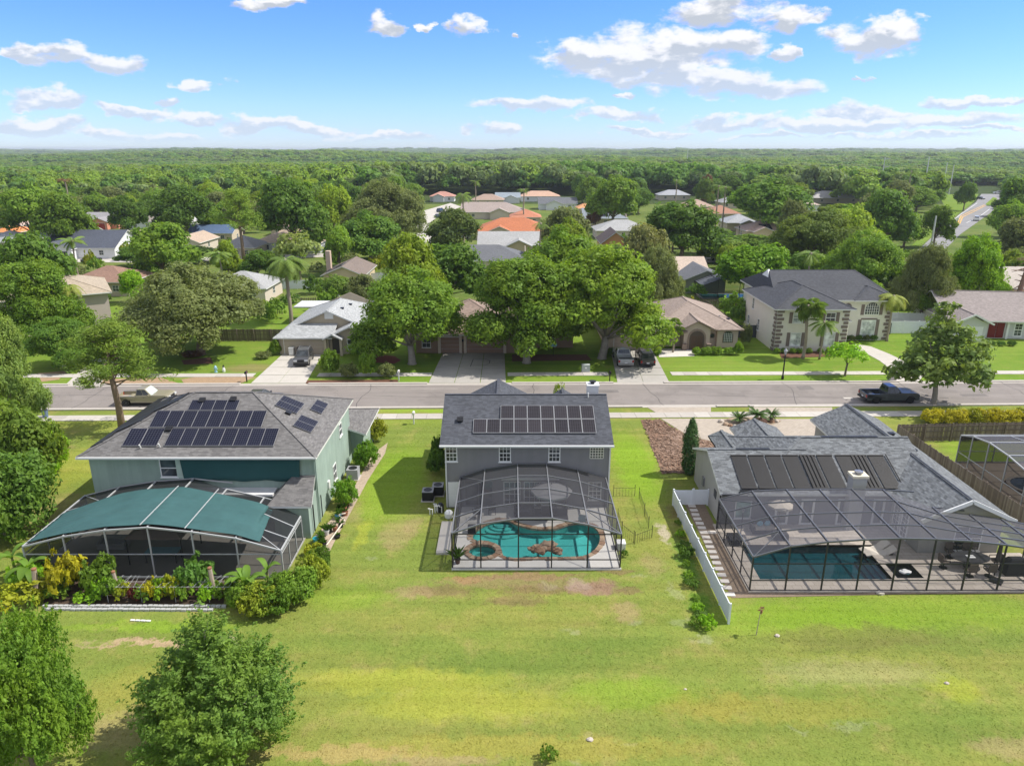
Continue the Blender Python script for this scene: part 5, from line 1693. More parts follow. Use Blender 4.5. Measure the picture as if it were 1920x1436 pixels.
def picket_fence(label, p, q, h, name='wooden_fence', rails_near=True, pitch=.15):
    p, q = Vector((p[0], p[1], 0)), Vector((q[0], q[1], 0))
    L = (q - p).length
    t = thing(name, label, 'fence', tuple(p), math.atan2(q.y - p.y, q.x - p.x))
    n = int(L / pitch)
    mes = []
    for m_ in WOODM:
        mb = MB(); mb.extr([(-.068, .04), (.068, .04), (.068, h - .04), (.03, h), (-.03, h), (-.068, h - .04)], -.011, .011); mes.append(mb.mesh('picket', m_))
    rd = random.Random(label)
    for i in range(n):
        link_mesh('picket', rd.choice(mes), t, ((i + .5) * pitch, rd.uniform(-.004, .004), rd.uniform(-.03, .03)), (0, rd.uniform(-.01, .01), 0))
    s = -1 if rails_near else 1
    for z in (.35, 1.0, h - .3): MB().box(0, L, min(s * .014, s * .055), max(s * .014, s * .055), z, z + .09).build('rail', WOODM[1], t)
    k = max(1, int(L / 2.4))
    for i in range(k + 1):
        x = L * i / k
        MB().box(x - .05, x + .05, min(s * .057, s * .157), max(s * .057, s * .157), 0, h + .05).build('post', WOODM[0], t)
    return t


picket_fence('long weathered wooden fence running from the street along the low grey house', (36.15, 63.2), (37.15, 43.6), 1.8, rails_near=False)
picket_fence('weathered wooden fence standing in front of the yellow hedge', (36.3, 63.3), (52, 64.2), 1.8)


def vinyl_fence(label, pts, h, name='white_fence', panel_w=1.9, m=None, gate=None):
    t = thing(name, label, 'fence', (0, 0, 0))
    for (a, b) in zip(pts[:-1], pts[1:]):
        a, b = Vector((*a, 0)), Vector((*b, 0))
        L = (b - a).length
        n = max(1, round(L / panel_w))
        for i in range(n):
            p, q = a.lerp(b, i / n), a.lerp(b, (i + 1) / n)
            d = (q - p).normalized()
            mb = MB()
            k = max(2, int((q - p).length / .16))
            for j in range(k):
                u0 = p + d * ((q - p).length * j / k + .004); u1 = p + d * ((q - p).length * (j + 1) / k - .004)
                mb.bar((u0.x, u0.y, h / 2), (u1.x, u1.y, h / 2), .03, h - .14)
            mb.build('panel', m or VINYL, t)
            MB().bar((p.x, p.y, h - .06), (q.x, q.y, h - .06), .06, .1).build('rail', m or VINYL, t)
            MB().cbox((p.x, p.y, (h + .1) / 2), (.12, .12, h + .1), math.atan2(d.y, d.x)).build('post', m or VINYL, t)
    e = pts[-1]
    MB().cbox((e[0], e[1], (h + .1) / 2), (.12, .12, h + .1)).build('post', m or VINYL, t)
    return t


vinyl_fence('long white vinyl fence beside the stepping stone path', [(12.65, 35.85), (12.52, 50.6), (14.0, 50.6)], 1.3)
gt = thing('white_gate', 'white vinyl gate between the fence and the low grey house wall', 'gate', (14.02, 50.6, 0))
for j in range(6): MB().box(.1 + j * .17, .26 + j * .17, -.015, .015, .08, 1.25).build('slat', VINYL, gt)
MB().box(.08, 1.14, -.03, .03, 1.26, 1.34).build('rail', VINYL, gt); MB().box(.0, .09, -.06, .06, 0, 1.45).build('post', VINYL, gt); MB().box(1.13, 1.22, -.06, .06, 0, 1.4).build('post', VINYL, gt)
# stepping stones
STONES = [(212, 738), (222, 760), (230, 782), (240, 804), (252, 827), (263, 850), (273, 874), (284, 898), (294, 922), (304, 947), (316, 973), (327, 1001), (338, 1030), (351, 1060), (364, 1092), (379, 1124), (392, 1157), (409, 1192), (316, 873)]
pth = thing('stepping_stone_path', None, None); pth['kind'] = 'structure'
mb = MB(); mb.box(-.28, .28, -.19, .19, 0, .05); stm = mb.mesh('stepping_stone', mat('pale_stone', (.62, .57, .52), .9, .15, 3, .3, 30))
rd = random.Random(8)
for x, y in STONES:
    g = G(1220 + x / 2.74, 680 + y / 2.74); link_mesh('stepping_stone', stm, pth, (g.x, g.y, .02), (0, 0, rd.uniform(-.08, .08)))
# white edging blocks in front of the garden on the left
eg = thing('edging', None, None); eg['kind'] = 'structure'
mb = MB(); mb.box(-.135, .135, -.09, .09, 0, .14); mb.box(-.09, .09, -.092, -.089, .03, .1); em = mb.mesh('edging_block', mat('white_block', (.44, .44, .44), .8, .15))
for r_, (xa, ya, xb, yb) in enumerate(((80, 1138, 425, 1138), (84, 1143, 400, 1145))):
    a, b = G(xa, ya), G(xb, yb); n = int((b - a).length / .31)
    for i in range(n):
        p = a.lerp(b, (i + .5) / n); link_mesh('edging_block', em, eg, (p.x, p.y + rd.uniform(-.02, .02), 0), (0, 0, rd.uniform(-.1, .1)))
pk = thing('white_plank', 'short white slotted plank lying on the grass in front of the garden', 'plank', tuple(G(264, 1164)), R(-4))
for i in range(4): MB().box(-.62 + i * .32, -.36 + i * .32, -.06, .06, .02, .07).build('slat', WHITE, pk)
# ------------------------------------------------------------------ houses across the street
KEEP = []      # what the photograph leaves visible: (px0, px1, py0, py1, Y); trees in front keep clear of it


def arch_poly(w, h, n=8):
    return [(-w / 2, 0), (w / 2, 0)] + [(w / 2 * math.cos(math.pi * k / n), h - w / 2 + w / 2 * math.sin(math.pi * k / n)) for k in range(n + 1)]


def arch_piece(parent, name, c, w, h, n0, n1, m):
    mb = MB(); mb.extr([(c[0] + a, c[2] + b) for a, b in arch_poly(w, h)], c[1] - n1, c[1] - n0)
    return mb.build(name, m, parent)


# light-roofed beige house on the left
SH_W = shingle_mat('pale_grey_shingles', (0.38, 0.39, 0.40), 0.45)
BEIGE = mat('beige_stucco', (0.47, 0.40, 0.30), .9, .08, 1.2, .2, 50, streak=.06)
h1 = thing('beige_house', 'beige house with a pale grey roof and a two-car garage across the street', 'house')
mb = MB(); gable_wall(mb, -31.3, -19.2, 97.1, 111.5, 2.5, .44, 'y'); mb.box(-31.3, -24.6, 94.0, 97.1, 0, 2.4); mb.box(-24.595, -19.3, 94.4, 97.1, 0, 2.5); mb.build('wall', BEIGE, h1)
roof(h1, -31.9, -18.6, 96.6, 112, 2.5, .44, 'y', 'gh', SH_W)
mb = MB(); thick(mb, [[(-31.9, 93.4, 2.42), (-24.0, 93.4, 2.42), (-24.0, 97.05, 3.6), (-30.2, 97.05, 3.6)], [(-31.9, 97.05, 2.42), (-31.9, 93.4, 2.42), (-30.2, 97.05, 3.6)]], .14); mb.build('roof', [SH_W, TRIM], h1)
roof(h1, -24.6, -18.7, 93.6, 99.5, 2.56, .46, 'y', 'gh', SH_W)
roof(h1, -25.2, -22.6, 93.0, 95.2, 2.36, .5, 'y', 'gg', SH_W, name='porch_roof')
mb = MB(); gable_wall(mb, -24.3, -19.1, 94.2, 98, 2.5, .46, 'y'); mb.build('wall', BEIGE, h1)
mb = MB(); mb.box(-25.7, -24.5, 96.98, 97.04, 4.2, 5.2); mb.build('gable_vent', TRIM, h1)
garage_door(h1, (-27.95, 94.0, .05), 'S', 5.3, 2.05, mat('beige_door', (.47, .40, .31), .7, .05))
panel_door(h1, (-23.7, 94.2, .1), 'S', 1.0, 2.05, mat('dark_door', (.05, .045, .04), .5))
mb = MB(); mb.box(-25.1, -24.75, 93.2, 93.5, 0, 2.3); mb.box(-23.0, -22.65, 93.2, 93.5, 0, 2.3); mb.build('porch_post', BEIGE, h1)
window(h1, (-21.1, 94.2, 1.35), 'S', 2.2, 1.5, 2, 2, fw=.1)
for x, y in ((-23.6, 104), (-24.0, 100.5)):
    vent(h1, (x, y, 2.5 + .44 * (x * -1 - 18.6)))
mb = MB(); mb.box(-34.5, -18.7, 112.2, 117, 2.5, 2.68); mb.build('porch_roof', mat('white_porch_panel', (.62, .62, .63)), h1)
mb = MB(); mb.box(-32, -19, 112.4, 116, 0, 2.49); mb.build('wall', BEIGE, h1)
KEEP.append((520, 680, 548, 665, 93))

# brown house hidden behind the three trees
SH_B = shingle_mat('brown_shingles', (0.27, 0.20, 0.165), 0.4)
BROWN = mat('brown_stucco', (0.30, 0.205, 0.15), .9, .08, 1.2, .2, 50)
h2 = thing('brown_house', 'brown house behind the big street trees with a single and a double garage door', 'house')
mb = MB(); mb.box(-13.0, .9, 94.7, 108, 0, 2.7); mb.box(.905, 8.5, 97.5, 110, 0, 2.7); mb.build('wall', BROWN, h2)
roof(h2, -13.6, 1.5, 94.1, 108.6, 2.72, .45, 'y', 'hh', SH_B); roof(h2, -4, 9.2, 97.0, 110.6, 2.71, .45, 'x', 'hh', SH_B)
BRD = mat('brown_door', (.30, .195, .145), .6, .05)
garage_door(h2, (-8.4, 94.7, .05), 'S', 2.5, 2.15, BRD); garage_door(h2, (-3.65, 94.7, .05), 'S', 5.0, 2.15, BRD)
mb = MB()
for x in (-9.85, -6.95, -6.35, -.95, .75): mb.box(x - .16, x + .16, 94.5, 94.69, 0, 2.6)
mb.build('pilaster', mat('cream_stucco', (.62, .53, .43), .9, .06), h2)
mb = MB(); mb.lathe([(.09, 0), (.12, .1), (.12, .3), (.05, .36)], (-6.65, 94.6, 1.6), 8); mb.build('wall_lamp', BLACK, h2)
mb = MB(); mb.lathe([(.09, 0), (.12, .1), (.12, .3), (.05, .36)], (.2, 94.6, 1.6), 8); mb.build('wall_lamp', BLACK, h2)
window(h2, (5, 97.5, 1.4), 'S', 1.8, 1.4, 2, 2)
window(h2, (-11.6, 94.7, 1.4), 'S', 1.2, 1.3, 2, 2)
KEEP.append((818, 952, 634, 668, 94))

# taupe house with an arched entry
SH_T = shingle_mat('taupe_shingles', (0.315, 0.25, 0.215), 0.3)
TAU = mat('pinkish_stucco', (0.50, 0.405, 0.345), .9, .07, 1.2, .2, 50)
TAUD = mat('taupe_trim', (0.27, 0.20, 0.165), .8, .08)
h3 = thing('taupe_house', 'low pinkish taupe house with an arched entry and a brown hip roof', 'house')
mb = MB(); mb.box(20.0, 31.3, 98.2, 113, 0, 2.65); mb.box(13.0, 19.995, 96.6, 110, 0, 2.6); gable_wall(mb, 23.6, 27.2, 96.4, 100, 3.0, .5, 'y'); mb.build('wall', TAU, h3)
roof(h3, 19.4, 31.9, 97.6, 113.6, 2.68, .42, 'y', 'hh', SH_T, TAUD); roof(h3, 12.4, 24, 96.0, 110.6, 2.62, .42, 'x', 'hh', SH_T, TAUD)
roof(h3, 23.1, 27.7, 95.9, 104, 3.02, .5, 'y', 'gh', SH_T, TAUD)
roof(h3, 28.1, 31.95, 96.9, 104, 2.69, .42, 'y', 'hh', SH_T, TAUD)
mb = MB(); mb.box(28.5, 31.4, 97.5, 98.3, 0, 2.66); mb.build('wall', TAU, h3)
a_ = arch_piece(h3, 'entry_arch', (25.4, 96.4, 0), 2.5, 2.95, -.02, .1, TAUD)
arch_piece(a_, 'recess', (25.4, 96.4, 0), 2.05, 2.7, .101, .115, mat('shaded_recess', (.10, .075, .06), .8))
for s in (-.42, .42):
    MB().box(25.4 + s - .38, 25.4 + s + .38, 96.26, 96.283, .05, 2.0).build('door', mat('brown_entry_door', (.10, .06, .045), .4), h3)
aw = arch_piece(h3, 'window', (30.0, 97.5, .7), 1.5, 1.75, -.01, .05, TAUD)
arch_piece(aw, 'pane', (30.0, 97.5, .78), 1.3, 1.58, .051, .06, GLASS)
mb = MB()
for i in range(-2, 3): mb.box(30 + i * .24 - .02, 30 + i * .24 + .02, 97.425, 97.439, .8, 2.1)
for j in range(5): mb.box(29.37, 30.63, 97.42, 97.4245, .95 + j * .25, .98 + j * .25)
mb.build('muntin', WHITE, aw)
for r, n0, n1, m_ in ((.42, -.01, .05, TAUD), (.3, .051, .06, GLASS)):
    mb = MB(); mb.extr([(28.0 + r * math.cos(k * math.pi / 8), 1.55 + r * math.sin(k * math.pi / 8)) for k in range(16)], 98.2 - n1, 98.2 - n0); mb.build('round_window' if m_ is TAUD else 'pane', m_, h3)
garage_door(h3, (16.6, 96.6, .05), 'S', 5.0, 2.1, mat('beige_garage', (.50, .41, .35), .7, .05))
for x, y in ((29.5, 101.2), (31.0, 101.5)): vent(h3, (x, y, 2.69 + .42 * min(31.95 - x, 1.9)))
for x in (23.7, 27.1):
    MB().box(x - .3, x + .3, 95.98, 96.38, 0, .9).build('pillar_base', TAUD, h3)
KEEP.append((1235, 1385, 545, 660, 97)); KEEP.append((1150, 1230, 650, 695, 90))

# white two-storey house with brown quoins
SH_N = shingle_mat('charcoal_shingles', (0.068, 0.071, 0.082), 0.4)
CREAM = mat('white_stucco', (0.74, 0.70, 0.62), .9, .05, 1, .2, 50, streak=.05)
QU = mat('brown_quoin', (0.215, 0.17, 0.15), .85, .12)
h4 = thing('white_house', 'white two-storey house with brown quoins and a charcoal hip roof', 'house')
mb = MB(); mb.box(35.8, 45.5, 95.5, 109, 0, 5.95); mb.box(38.0, 54.4, 101.6, 117.3, 0, 5.94); mb.build('wall', CREAM, h4)
roof(h4, 35.2, 46.1, 94.9, 109.6, 5.98, .42, 'y', 'hh', SH_N)
mb = MB(); thick(mb, [[(37.4, 101, 5.99), (55.0, 101, 5.99), (51.8, 109.4, 8.95), (38.9, 109.4, 8.95)], [(55.0, 117.9, 5.99), (37.4, 117.9, 5.99), (38.9, 109.4, 8.95), (51.8, 109.4, 8.95)], [(55.0, 101, 5.99), (55.0, 117.9, 5.99), (51.8, 109.4, 8.95)], [(37.4, 117.9, 5.99), (37.4, 101, 5.99), (38.9, 109.4, 8.95)]], .18)
rw = mb.build('roof', [SH_N, TRIM], h4)
mb = MB(); mb.bar((38.9, 109.4, 8.96), (51.8, 109.4, 8.96), .22, .04); mb.bar((51.8, 109.4, 8.96), (55, 101, 6.0), .22, .04); mb.build('ridge_cap', SH_N, rw)
roof(h4, 48.4, 55.2, 100.6, 108, 6.0, .42, 'y', 'hh', SH_N)
mb = MB(); mb.add([(38.3, 107.4, 7.6), (38.3, 111.4, 7.6), (38.75, 109.4, 9.05), (38.9, 107.4, 7.6), (38.9, 111.4, 7.6), (39.0, 109.4, 9.05)], [(0, 2, 1), (3, 4, 5), (0, 3, 5, 2), (1, 2, 5, 4)]); mb.build('gable_end', WHITE, h4)
mb = MB(); mb.extr([(-.32, 0), (.32, 0), (.32, .36), (-.32, .36)], 0, .09); qa = mb.mesh('quoin', QU)
mb = MB(); mb.extr([(-.45, 0), (.45, 0), (.45, .36), (-.45, .36)], 0, .09); qb = mb.mesh('quoin', QU)
for cx_, yy, s in ((35.82, 95.42, 1), (45.48, 95.42, -1), (47.1, 101.52, 1), (54.38, 101.52, -1)):
    for j in range(11):
        w = .32 if j % 2 else .45
        if cx_ == 47.1 and j > 9: continue
        link_mesh('quoin', qa if j % 2 else qb, h4, (cx_ + s * w, yy, .1 + j * .53))
for j in range(11): link_mesh('quoin', qa if j % 2 else qb, h4, (35.71, 95.5 + (.33 if j % 2 else .46), .1 + j * .53), (0, 0, R(90)))


def shutters(parent, c, w, h):
    for s in (-1, 1):
        mb = MB(); fbox(mb, c, 'S', min(s * (w / 2 + .03), s * (w / 2 + .48)), max(s * (w / 2 + .03), s * (w / 2 + .48)), -h / 2, h / 2, 0, .06)
        for k in range(8):
            z = -h / 2 + h * (k + .5) / 8
            fbox(mb, c, 'S', min(s * (w / 2 + .08), s * (w / 2 + .43)), max(s * (w / 2 + .08), s * (w / 2 + .43)), z - .04, z + .03, .06, .075)
        mb.build('shutter', QU, parent)


BLIND = glass_mat('blind_behind_glass', (.30, .33, .35), .15)
for c, w, h, nx, ny, gl in (((38.6, 95.5, 1.7), 1.5, 1.9, 2, 2, BLIND), ((43.2, 95.5, 1.7), 1.5, 1.9, 2, 2, BLIND), ((38.6, 95.5, 4.7), 1.4, 1.5, 2, 2, BLIND), ((43.0, 95.5, 4.7), 1.4, 1.5, 2, 2, GLASS), ((51.3, 101.6, 1.75), 2.1, 2.6, 2, 3, BLIND)):
    window(h4, c, 'S', w, h, nx, ny, gl is BLIND and TRIM or WHITE, gl, fw=.1); shutters(h4, c, w, h)
mb = MB(); mb.box(50.15, 52.45, 101.5, 101.59, 3.05, 3.25); mb.build('lintel', QU, h4)
aw = arch_piece(h4, 'window', (51.5, 101.6, 3.75), 2.1, 1.9, -.01, .06, WHITE)
arch_piece(aw, 'pane', (51.5, 101.6, 3.85), 1.9, 1.72, .061, .07, GLASS)
mb = MB()
for i in range(-2, 3): mb.box(51.5 + i * .32 - .03, 51.5 + i * .32 + .03, 101.50, 101.529, 3.85, 5.4)
for j in range(3): mb.box(50.56, 52.44, 101.495, 101.4995, 4.2 + j * .38, 4.25 + j * .38)
mb.build('muntin', WHITE, aw); shutters(h4, (51.5, 101.6, 4.5), 2.15, 1.5)
for r1, r2, n0, n1, m_, nm in ((.6, .72, -.01, .06, QU, 'oval_window'), (.46, .56, .061, .07, GLASS, 'pane')):
    mb = MB(); mb.extr([(48.0 + r1 * math.cos(k * math.pi / 8), 4.75 + r2 * math.sin(k * math.pi / 8)) for k in range(16)], 101.6 - n1, 101.6 - n0); mb.build(nm, m_, h4)
for y, z, h in ((105.5, 4.6, 1.6), (107, 1.9, 1.3), (102.5, 2.1, 1.7)): window(h4, (35.8, y, z), 'W', .8, h, 2, 4, WHITE)
roof(h4, 45.2, 48.0, 99.6, 101.9, 3.3, .5, 'x', 'hh', SH_N, name='porch_roof', caps=False)
mb = MB(); mb.tube([(45.9, 99.9, 0), (45.9, 99.9, 3.2)], .16, 8); mb.tube([(47.5, 99.9, 0), (47.5, 99.9, 3.2)], .16, 8); mb.build('porch_column', CREAM, h4)
arch_piece(h4, 'door', (46.6, 101.6, .1), 1.2, 2.6, -.01, .06, mat('dark_entry', (.06, .045, .04), .5))
for i in range(7):
    pass
gq = thing('side_gate', 'dark grey board gate on the left of the white house', 'gate', (34.0, 103, 0))
for j in range(6): MB().box(-1.6 + j * .56, -1.07 + j * .56, -.03, .03, .05, 1.9).build('board', mat('slate_board', (.06, .068, .08), .7, .1), gq)
for x in (-1.68, 1.8): MB().box(x - .07, x + .07, -.07, .07, 0, 2.1).build('post', mat('slate_board', (.06, .068, .08)), gq)
KEEP.append((1388, 1655, 500, 660, 95))

# house on the far right with a red double door
SH_M = shingle_mat('mauve_shingles', (0.29, 0.25, 0.24), 0.3)
LGREY = mat('pale_grey_stucco', (0.58, 0.58, 0.57), .9, .06, 1.2, .2, 50)
g0 = G(1868, 636)
h5 = thing('red_door_house', 'low pale grey house with a red double door at the right edge', 'house', (g0.x, g0.y, 0), R(-7))
mb = MB(); mb.box(-2.6, 18, .6, 13, 0, 2.7); gable_wall(mb, -6.9, -2.605, -2.0, 12.5, 2.7, .5, 'y'); mb.build('wall', LGREY, h5)
roof(h5, -7.3, 18.6, -.3, 13.6, 2.72, .45, 'x', 'gg', SH_M); roof(h5, -7.4, -2.0, -2.6, 8, 2.74, .5, 'y', 'gh', SH_M)
mb = MB(); mb.bar((-7.4, -2.65, 2.7), (-4.7, -2.65, 4.05), .1, .24); mb.bar((-2.0, -2.65, 2.7), (-4.7, -2.65, 4.05), .1, .24); mb.build('bargeboard', WHITE, h5)
for s in (-.55, .55): panel_door(h5, (s, .6, .1), 'S', 1.05, 2.3, mat('red_door', (.17, .012, .015), .4))
mb = MB(); mb.box(-1.5, 1.5, .45, .58, 2.42, 2.65); mb.build('lintel', WHITE, h5)
for x in (3.0, 4.9, 6.8): window(h5, (x, .6, 1.35), 'S', 1.2, 2.0, 2, 4, WHITE, fw=.14)
garage_door(h5, (-4.75, -2.0, .05), 'S', 3.2, 2.1, WHITE)
mb = MB(); mb.box(1.3, 1.6, .3, .58, 0, 2.4); mb.box(8, 8.3, .3, .58, 0, 2.4); mb.build('column', WHITE, h5)
KEEP.append((1775, 1920, 548, 650, 100))
vinyl_fence('white fence between the white house and the red-door house', [(56.5, 105.5), (63, 105.5)], 1.9)
vinyl_fence('white fence running along the street behind the sycamore', [(55.5, 112), (66, 111)], 1.9)
gd = thing('side_gate', 'dark grey gate to the right of the white house', 'gate', (55.6, 104.8, 0)); MB().box(-.8, .8, -.03, .03, .05, 1.8).build('board', mat('slate_board', (.06, .068, .08)), gd)

# mauve side wall of the house behind the left trees
h6 = thing('mauve_house', 'two-storey mauve house half hidden by the trees on the left', 'house', (-70.5, 110, 0), R(32))
MAUVE = mat('mauve_stucco', (0.50, 0.42, 0.40), .9, .07, 1.2, .2, 50)
mb = MB(); mb.box(-7, 7, -5, 9, 0, 5.6); mb.build('wall', MAUVE, h6)
roof(h6, -7.6, 7.6, -5.6, 9.6, 5.62, .35, 'x', 'hh', shingle_mat('tan_shingles', (.40, .33, .25), .3))
window(h6, (1.0, -5, 4.2), 'S', .6, 1.0, 1, 2); window(h6, (3.5, -5, 1.6), 'S', 1.4, 1.4, 2, 2)
KEEP.append((140, 205, 545, 600, 104))

# ------------------------------------------------------------------ the houses behind
SHM = {}


def shingle(c):
    if c not in SHM: SHM[c] = shingle_mat('shingles_%d' % len(SHM), c, .25)
    return SHM[c]


WAL = {}


def wallm(c):
    if c not in WAL: WAL[c] = mat('stucco_%d' % len(WAL), c, .9, .07, 1.2)
    return WAL[c]


def bhouse(label, px, py, wpx_, rc, wc, axis='x', ends='hh', rz=0.0, depth=12.0, wh=2.7, pitch=.42, garage=None, chim=False, panels=0, wing=0, name='house', wins=3, doorc=(.25, .2, .17), keep=True, trim=None):
    L0 = None
    zr = wh + pitch * (depth / 2)
    g = G(px, py, zr)
    zc = g.y * CT + (CAM_H - zr) * ST
    w = wpx_ / FPX * zc
    if axis == 'y': zr2 = wh + pitch * w / 2; g = G(px, py, zr2)
    t = thing(name, label, 'house', (g.x, g.y, 0), rz)
    W2, D2 = w / 2, depth / 2
    R_, Wm = shingle(rc), wallm(wc)
    mb = MB()
    if 'g' in ends: gable_wall(mb, -W2 + .5, W2 - .5, -D2 + .5, D2 - .5, wh, pitch, axis)
    else: mb.box(-W2 + .5, W2 - .5, -D2 + .5, D2 - .5, 0, wh)
    mb.build('wall', Wm, t)
    ro = roof(t, -W2, W2, -D2, D2, wh + .02, pitch, axis, ends, R_, trim, caps=False)
    if wing:
        x = W2 * wing * .5
        hw = min(W2 * .42, 3.6)
        mb = MB(); gable_wall(mb, x - hw, x + hw, -D2 - 2.2, -D2 + .5, wh, pitch, 'y'); mb.build('wall', Wm, t)
        roof(t, x - hw - .4, x + hw + .4, -D2 - 2.7, 0, wh + .03, pitch, 'y', 'gh', R_, caps=False)
        if garage: garage_door(t, (x, -D2 - 2.2, .05), 'S', hw * 1.5, 2.1, wallm(garage))
    elif garage:
        garage_door(t, (W2 * .5, -D2 + .5, .05), 'S', min(4.8, W2 * .8), 2.1, wallm(garage))
    for i in range(wins):
        x = -W2 + 1.2 + (w - 2.4) * (i + .5) / max(1, wins)
        if (garage and not wing and x > W2 * .05) or (wing and abs(x - W2 * wing * .5) < 4.2): continue
        window(t, (x, -D2 + .5, 1.5), 'S', 1.2, 1.2, 2, 2, sill=False)
    if wh > 4:
        for i in range(wins): window(t, (-W2 + 1.2 + (w - 2.4) * (i + .5) / wins, -D2 + .5, 4.2), 'S', 1.1, 1.2, 2, 2, sill=False)
    s = 1 if g.x < 0 else -1
    window(t, (s * (W2 - .5), 0, 1.5), 'E' if s > 0 else 'W', 1.2, 1.2, 2, 2, sill=False)
    if chim: MB().box(-W2 - .3, -W2 + .6, -.6, .6, 0, zr + 1.0).build('chimney', wallm((.55, .42, .33)), t)
    if panels and axis == 'x':
        tl = math.atan(pitch)
        for i in range(panels):
            link_mesh('solar_panel', PAN_G, ro, (-panels * .58 + 1.16 * i, -D2 * .5, wh + pitch * D2 * .5 + .1), (tl, 0, 0))
            link_mesh('solar_panel', PAN_G, ro, (-panels * .58 + 1.16 * i, -D2 * .5 - 1.75 * math.cos(tl), wh + pitch * (D2 * .5 - 1.75 * math.cos(tl)) + .1), (tl, 0, 0))
    if panels and axis == 'y':
        tl = math.atan(pitch)
        for i in range(panels):
            for k in range(2):
                x = -W2 * .5 + (k - .5) * 1.7
                link_mesh('solar_panel', PAN_G, ro, (x, -D2 * .6 + 1.16 * i, wh + pitch * (W2 + x) + .1), (tl, 0, R(-90)))
    if keep: KEEP.append((px - wpx_ * .5, px + wpx_ * .5, py - 5, py + 22, g.y - 4))
    return t


BRN, NAVY, LGR, TANR, DGR, ORG, TPE, BLU, WHR = (.27, .165, .125), (.085, .095, .125), (.33, .34, .36), (.44, .34, .26), (.14, .145, .16), (.46, .165, .08), (.34, .28, .255), (.09, .14, .24), (.37, .37, .37)
WW, WB, WC, WT, WP = (.72, .73, .75), (.55, .46, .36), (.62, .50, .34), (.60, .52, .44), (.62, .50, .46)
bhouse('low house with a reddish brown hip roof behind the mauve house', 205, 498, 118, BRN, WB, depth=11)
bhouse('white-gabled house with a navy roof and dark garage on the left', 172, 431, 135, NAVY, WW, ends='gg', depth=15, pitch=.5, garage=(.06, .065, .075), wing=-.9)
bhouse('grey-roofed house just behind the navy-roofed one', 130, 425, 105, LGR, WT, ends='gg', depth=11)
bhouse('house with a pale tan roof and white walls left of centre', 548, 431, 128, TANR, WW, depth=13)
bhouse('cream house with a chimney and solar panels on its brown roof', 655, 490, 84, (.20, .16, .14), WC, axis='y', ends='gg', depth=14, pitch=.42, chim=True, panels=4)
bhouse('house with a blue roof behind the big olive tree', 400, 421, 92, BLU, WB, ends='gg', depth=10)
bhouse('tan-gabled house in front of the blue roof', 362, 437, 64, TANR, WT, axis='y', ends='gg', depth=14)
bhouse('house with a dark slate roof just above the street trees', 935, 459, 108, DGR, WT, ends='gh', depth=13)
bhouse('house with a whitish roof and a beige gable in the middle', 955, 434, 118, WHR, WC, ends='gg', depth=13, wing=.6, pitch=.46)
bhouse('house with a bright orange tile roof in the middle', 962, 408, 140, ORG, WB, depth=16, wing=-.7)
bhouse('house with a taupe roof above the orange one', 925, 379, 120, TPE, WT, ends='gh', depth=16, wing=.4)
bhouse('house with a brown hip roof above the taupe roof', 915, 364, 62, (.36, .26, .21), WB, depth=12)
bhouse('small white house with a slate roof right of the brown hip roof', 952, 361, 48, (.26, .30, .34), WW, ends='gg', depth=11, wing=.5)
bhouse('house with a peach roof and white walls near the woods', 1012, 358, 76, (.52, .34, .25), WW, depth=12)
bhouse('house with a dark roof and a white gable near the centre', 1045, 370, 74, DGR, WW, ends='gg', depth=12, wing=-.4)
bhouse('white house with a pink roof at the end of the side street', 830, 359, 48, (.45, .24, .19), WW, depth=11, wing=-.5)
bhouse('house with a blue-grey roof carrying solar panels right of the centre', 1132, 390, 84, (.24, .27, .31), WB, ends='gh', depth=15, panels=3)
bhouse('house with a cream roof in front of the blue-grey one', 1165, 412, 104, WHR, WT, ends='hh', depth=13)
bhouse('steep dark brown gable with an orange wall right of the centre', 1150, 430, 62, (.11, .085, .08), (.55, .27, .14), axis='y', ends='gg', depth=13, pitch=.75)
bhouse('small house with an orange roof left of the dark red tree', 1098, 380, 36, (.62, .30, .14), WB, depth=10)
bhouse('house with a brown roof at the left of the big oak on the right', 1305, 374, 62, (.40, .29, .23), WB, depth=13)
bhouse('house with a rust brown roof right of the big oak', 1350, 385, 66, (.36, .19, .13), WB, depth=13)
bhouse('house with a pale grey hip roof facing the bright side street', 1385, 401, 62, (.36, .37, .40), WB, depth=12, wing=.4)
bhouse('house with a brown roof and solar panels facing the side street', 1432, 414, 86, (.40, .29, .24), WC, depth=12, wing=-.6, panels=3)
bhouse('house with a pale roof hidden by trees before the highway', 1562, 358, 96, (.42, .40, .40), WT, depth=15)
bhouse('house with a beige roof behind the taupe house', 1283, 481, 74, (.50, .40, .33), WC, ends='gg', depth=12)
bhouse('olive-gabled house with a dark roof behind the taupe house', 1312, 498, 84, DGR, (.27, .28, .22), axis='y', ends='gg', depth=12, wins=0)
bhouse('beige two-storey house at the right edge behind the red-door house', 1912, 500, 110, (.45, .40, .36), WC, ends='gg', depth=12, wh=5.4)
bhouse('house with a grey roof and a red garage on the far left', 200, 398, 72, (.28, .27, .28), (.62, .28, .2), ends='gh', depth=12, garage=(.36, .05, .04), wing=.3)
bhouse('house with a grey-brown roof and a beige garage on the far left', 288, 399, 82, (.28, .24, .22), WW, ends='gh', depth=12, garage=(.5, .45, .4))
bhouse('white house under the trees left of the tall pine', 340, 401, 56, (.45, .44, .44), WW, depth=11)
bhouse('house with a pinkish roof at the far left edge', 15, 406, 78, (.48, .36, .31), WB, depth=12)
bhouse('house with a grey roof at the left edge below the pinkish one', 18, 432, 84, LGR, WT, depth=12)
bhouse('small orange-roofed house at the left edge', 24, 421, 52, (.70, .25, .09), WB, depth=9)
bhouse('pinkish house showing above the woods left of the centre', 488, 321, 56, (.58, .45, .40), WP, depth=14, wh=5.4)
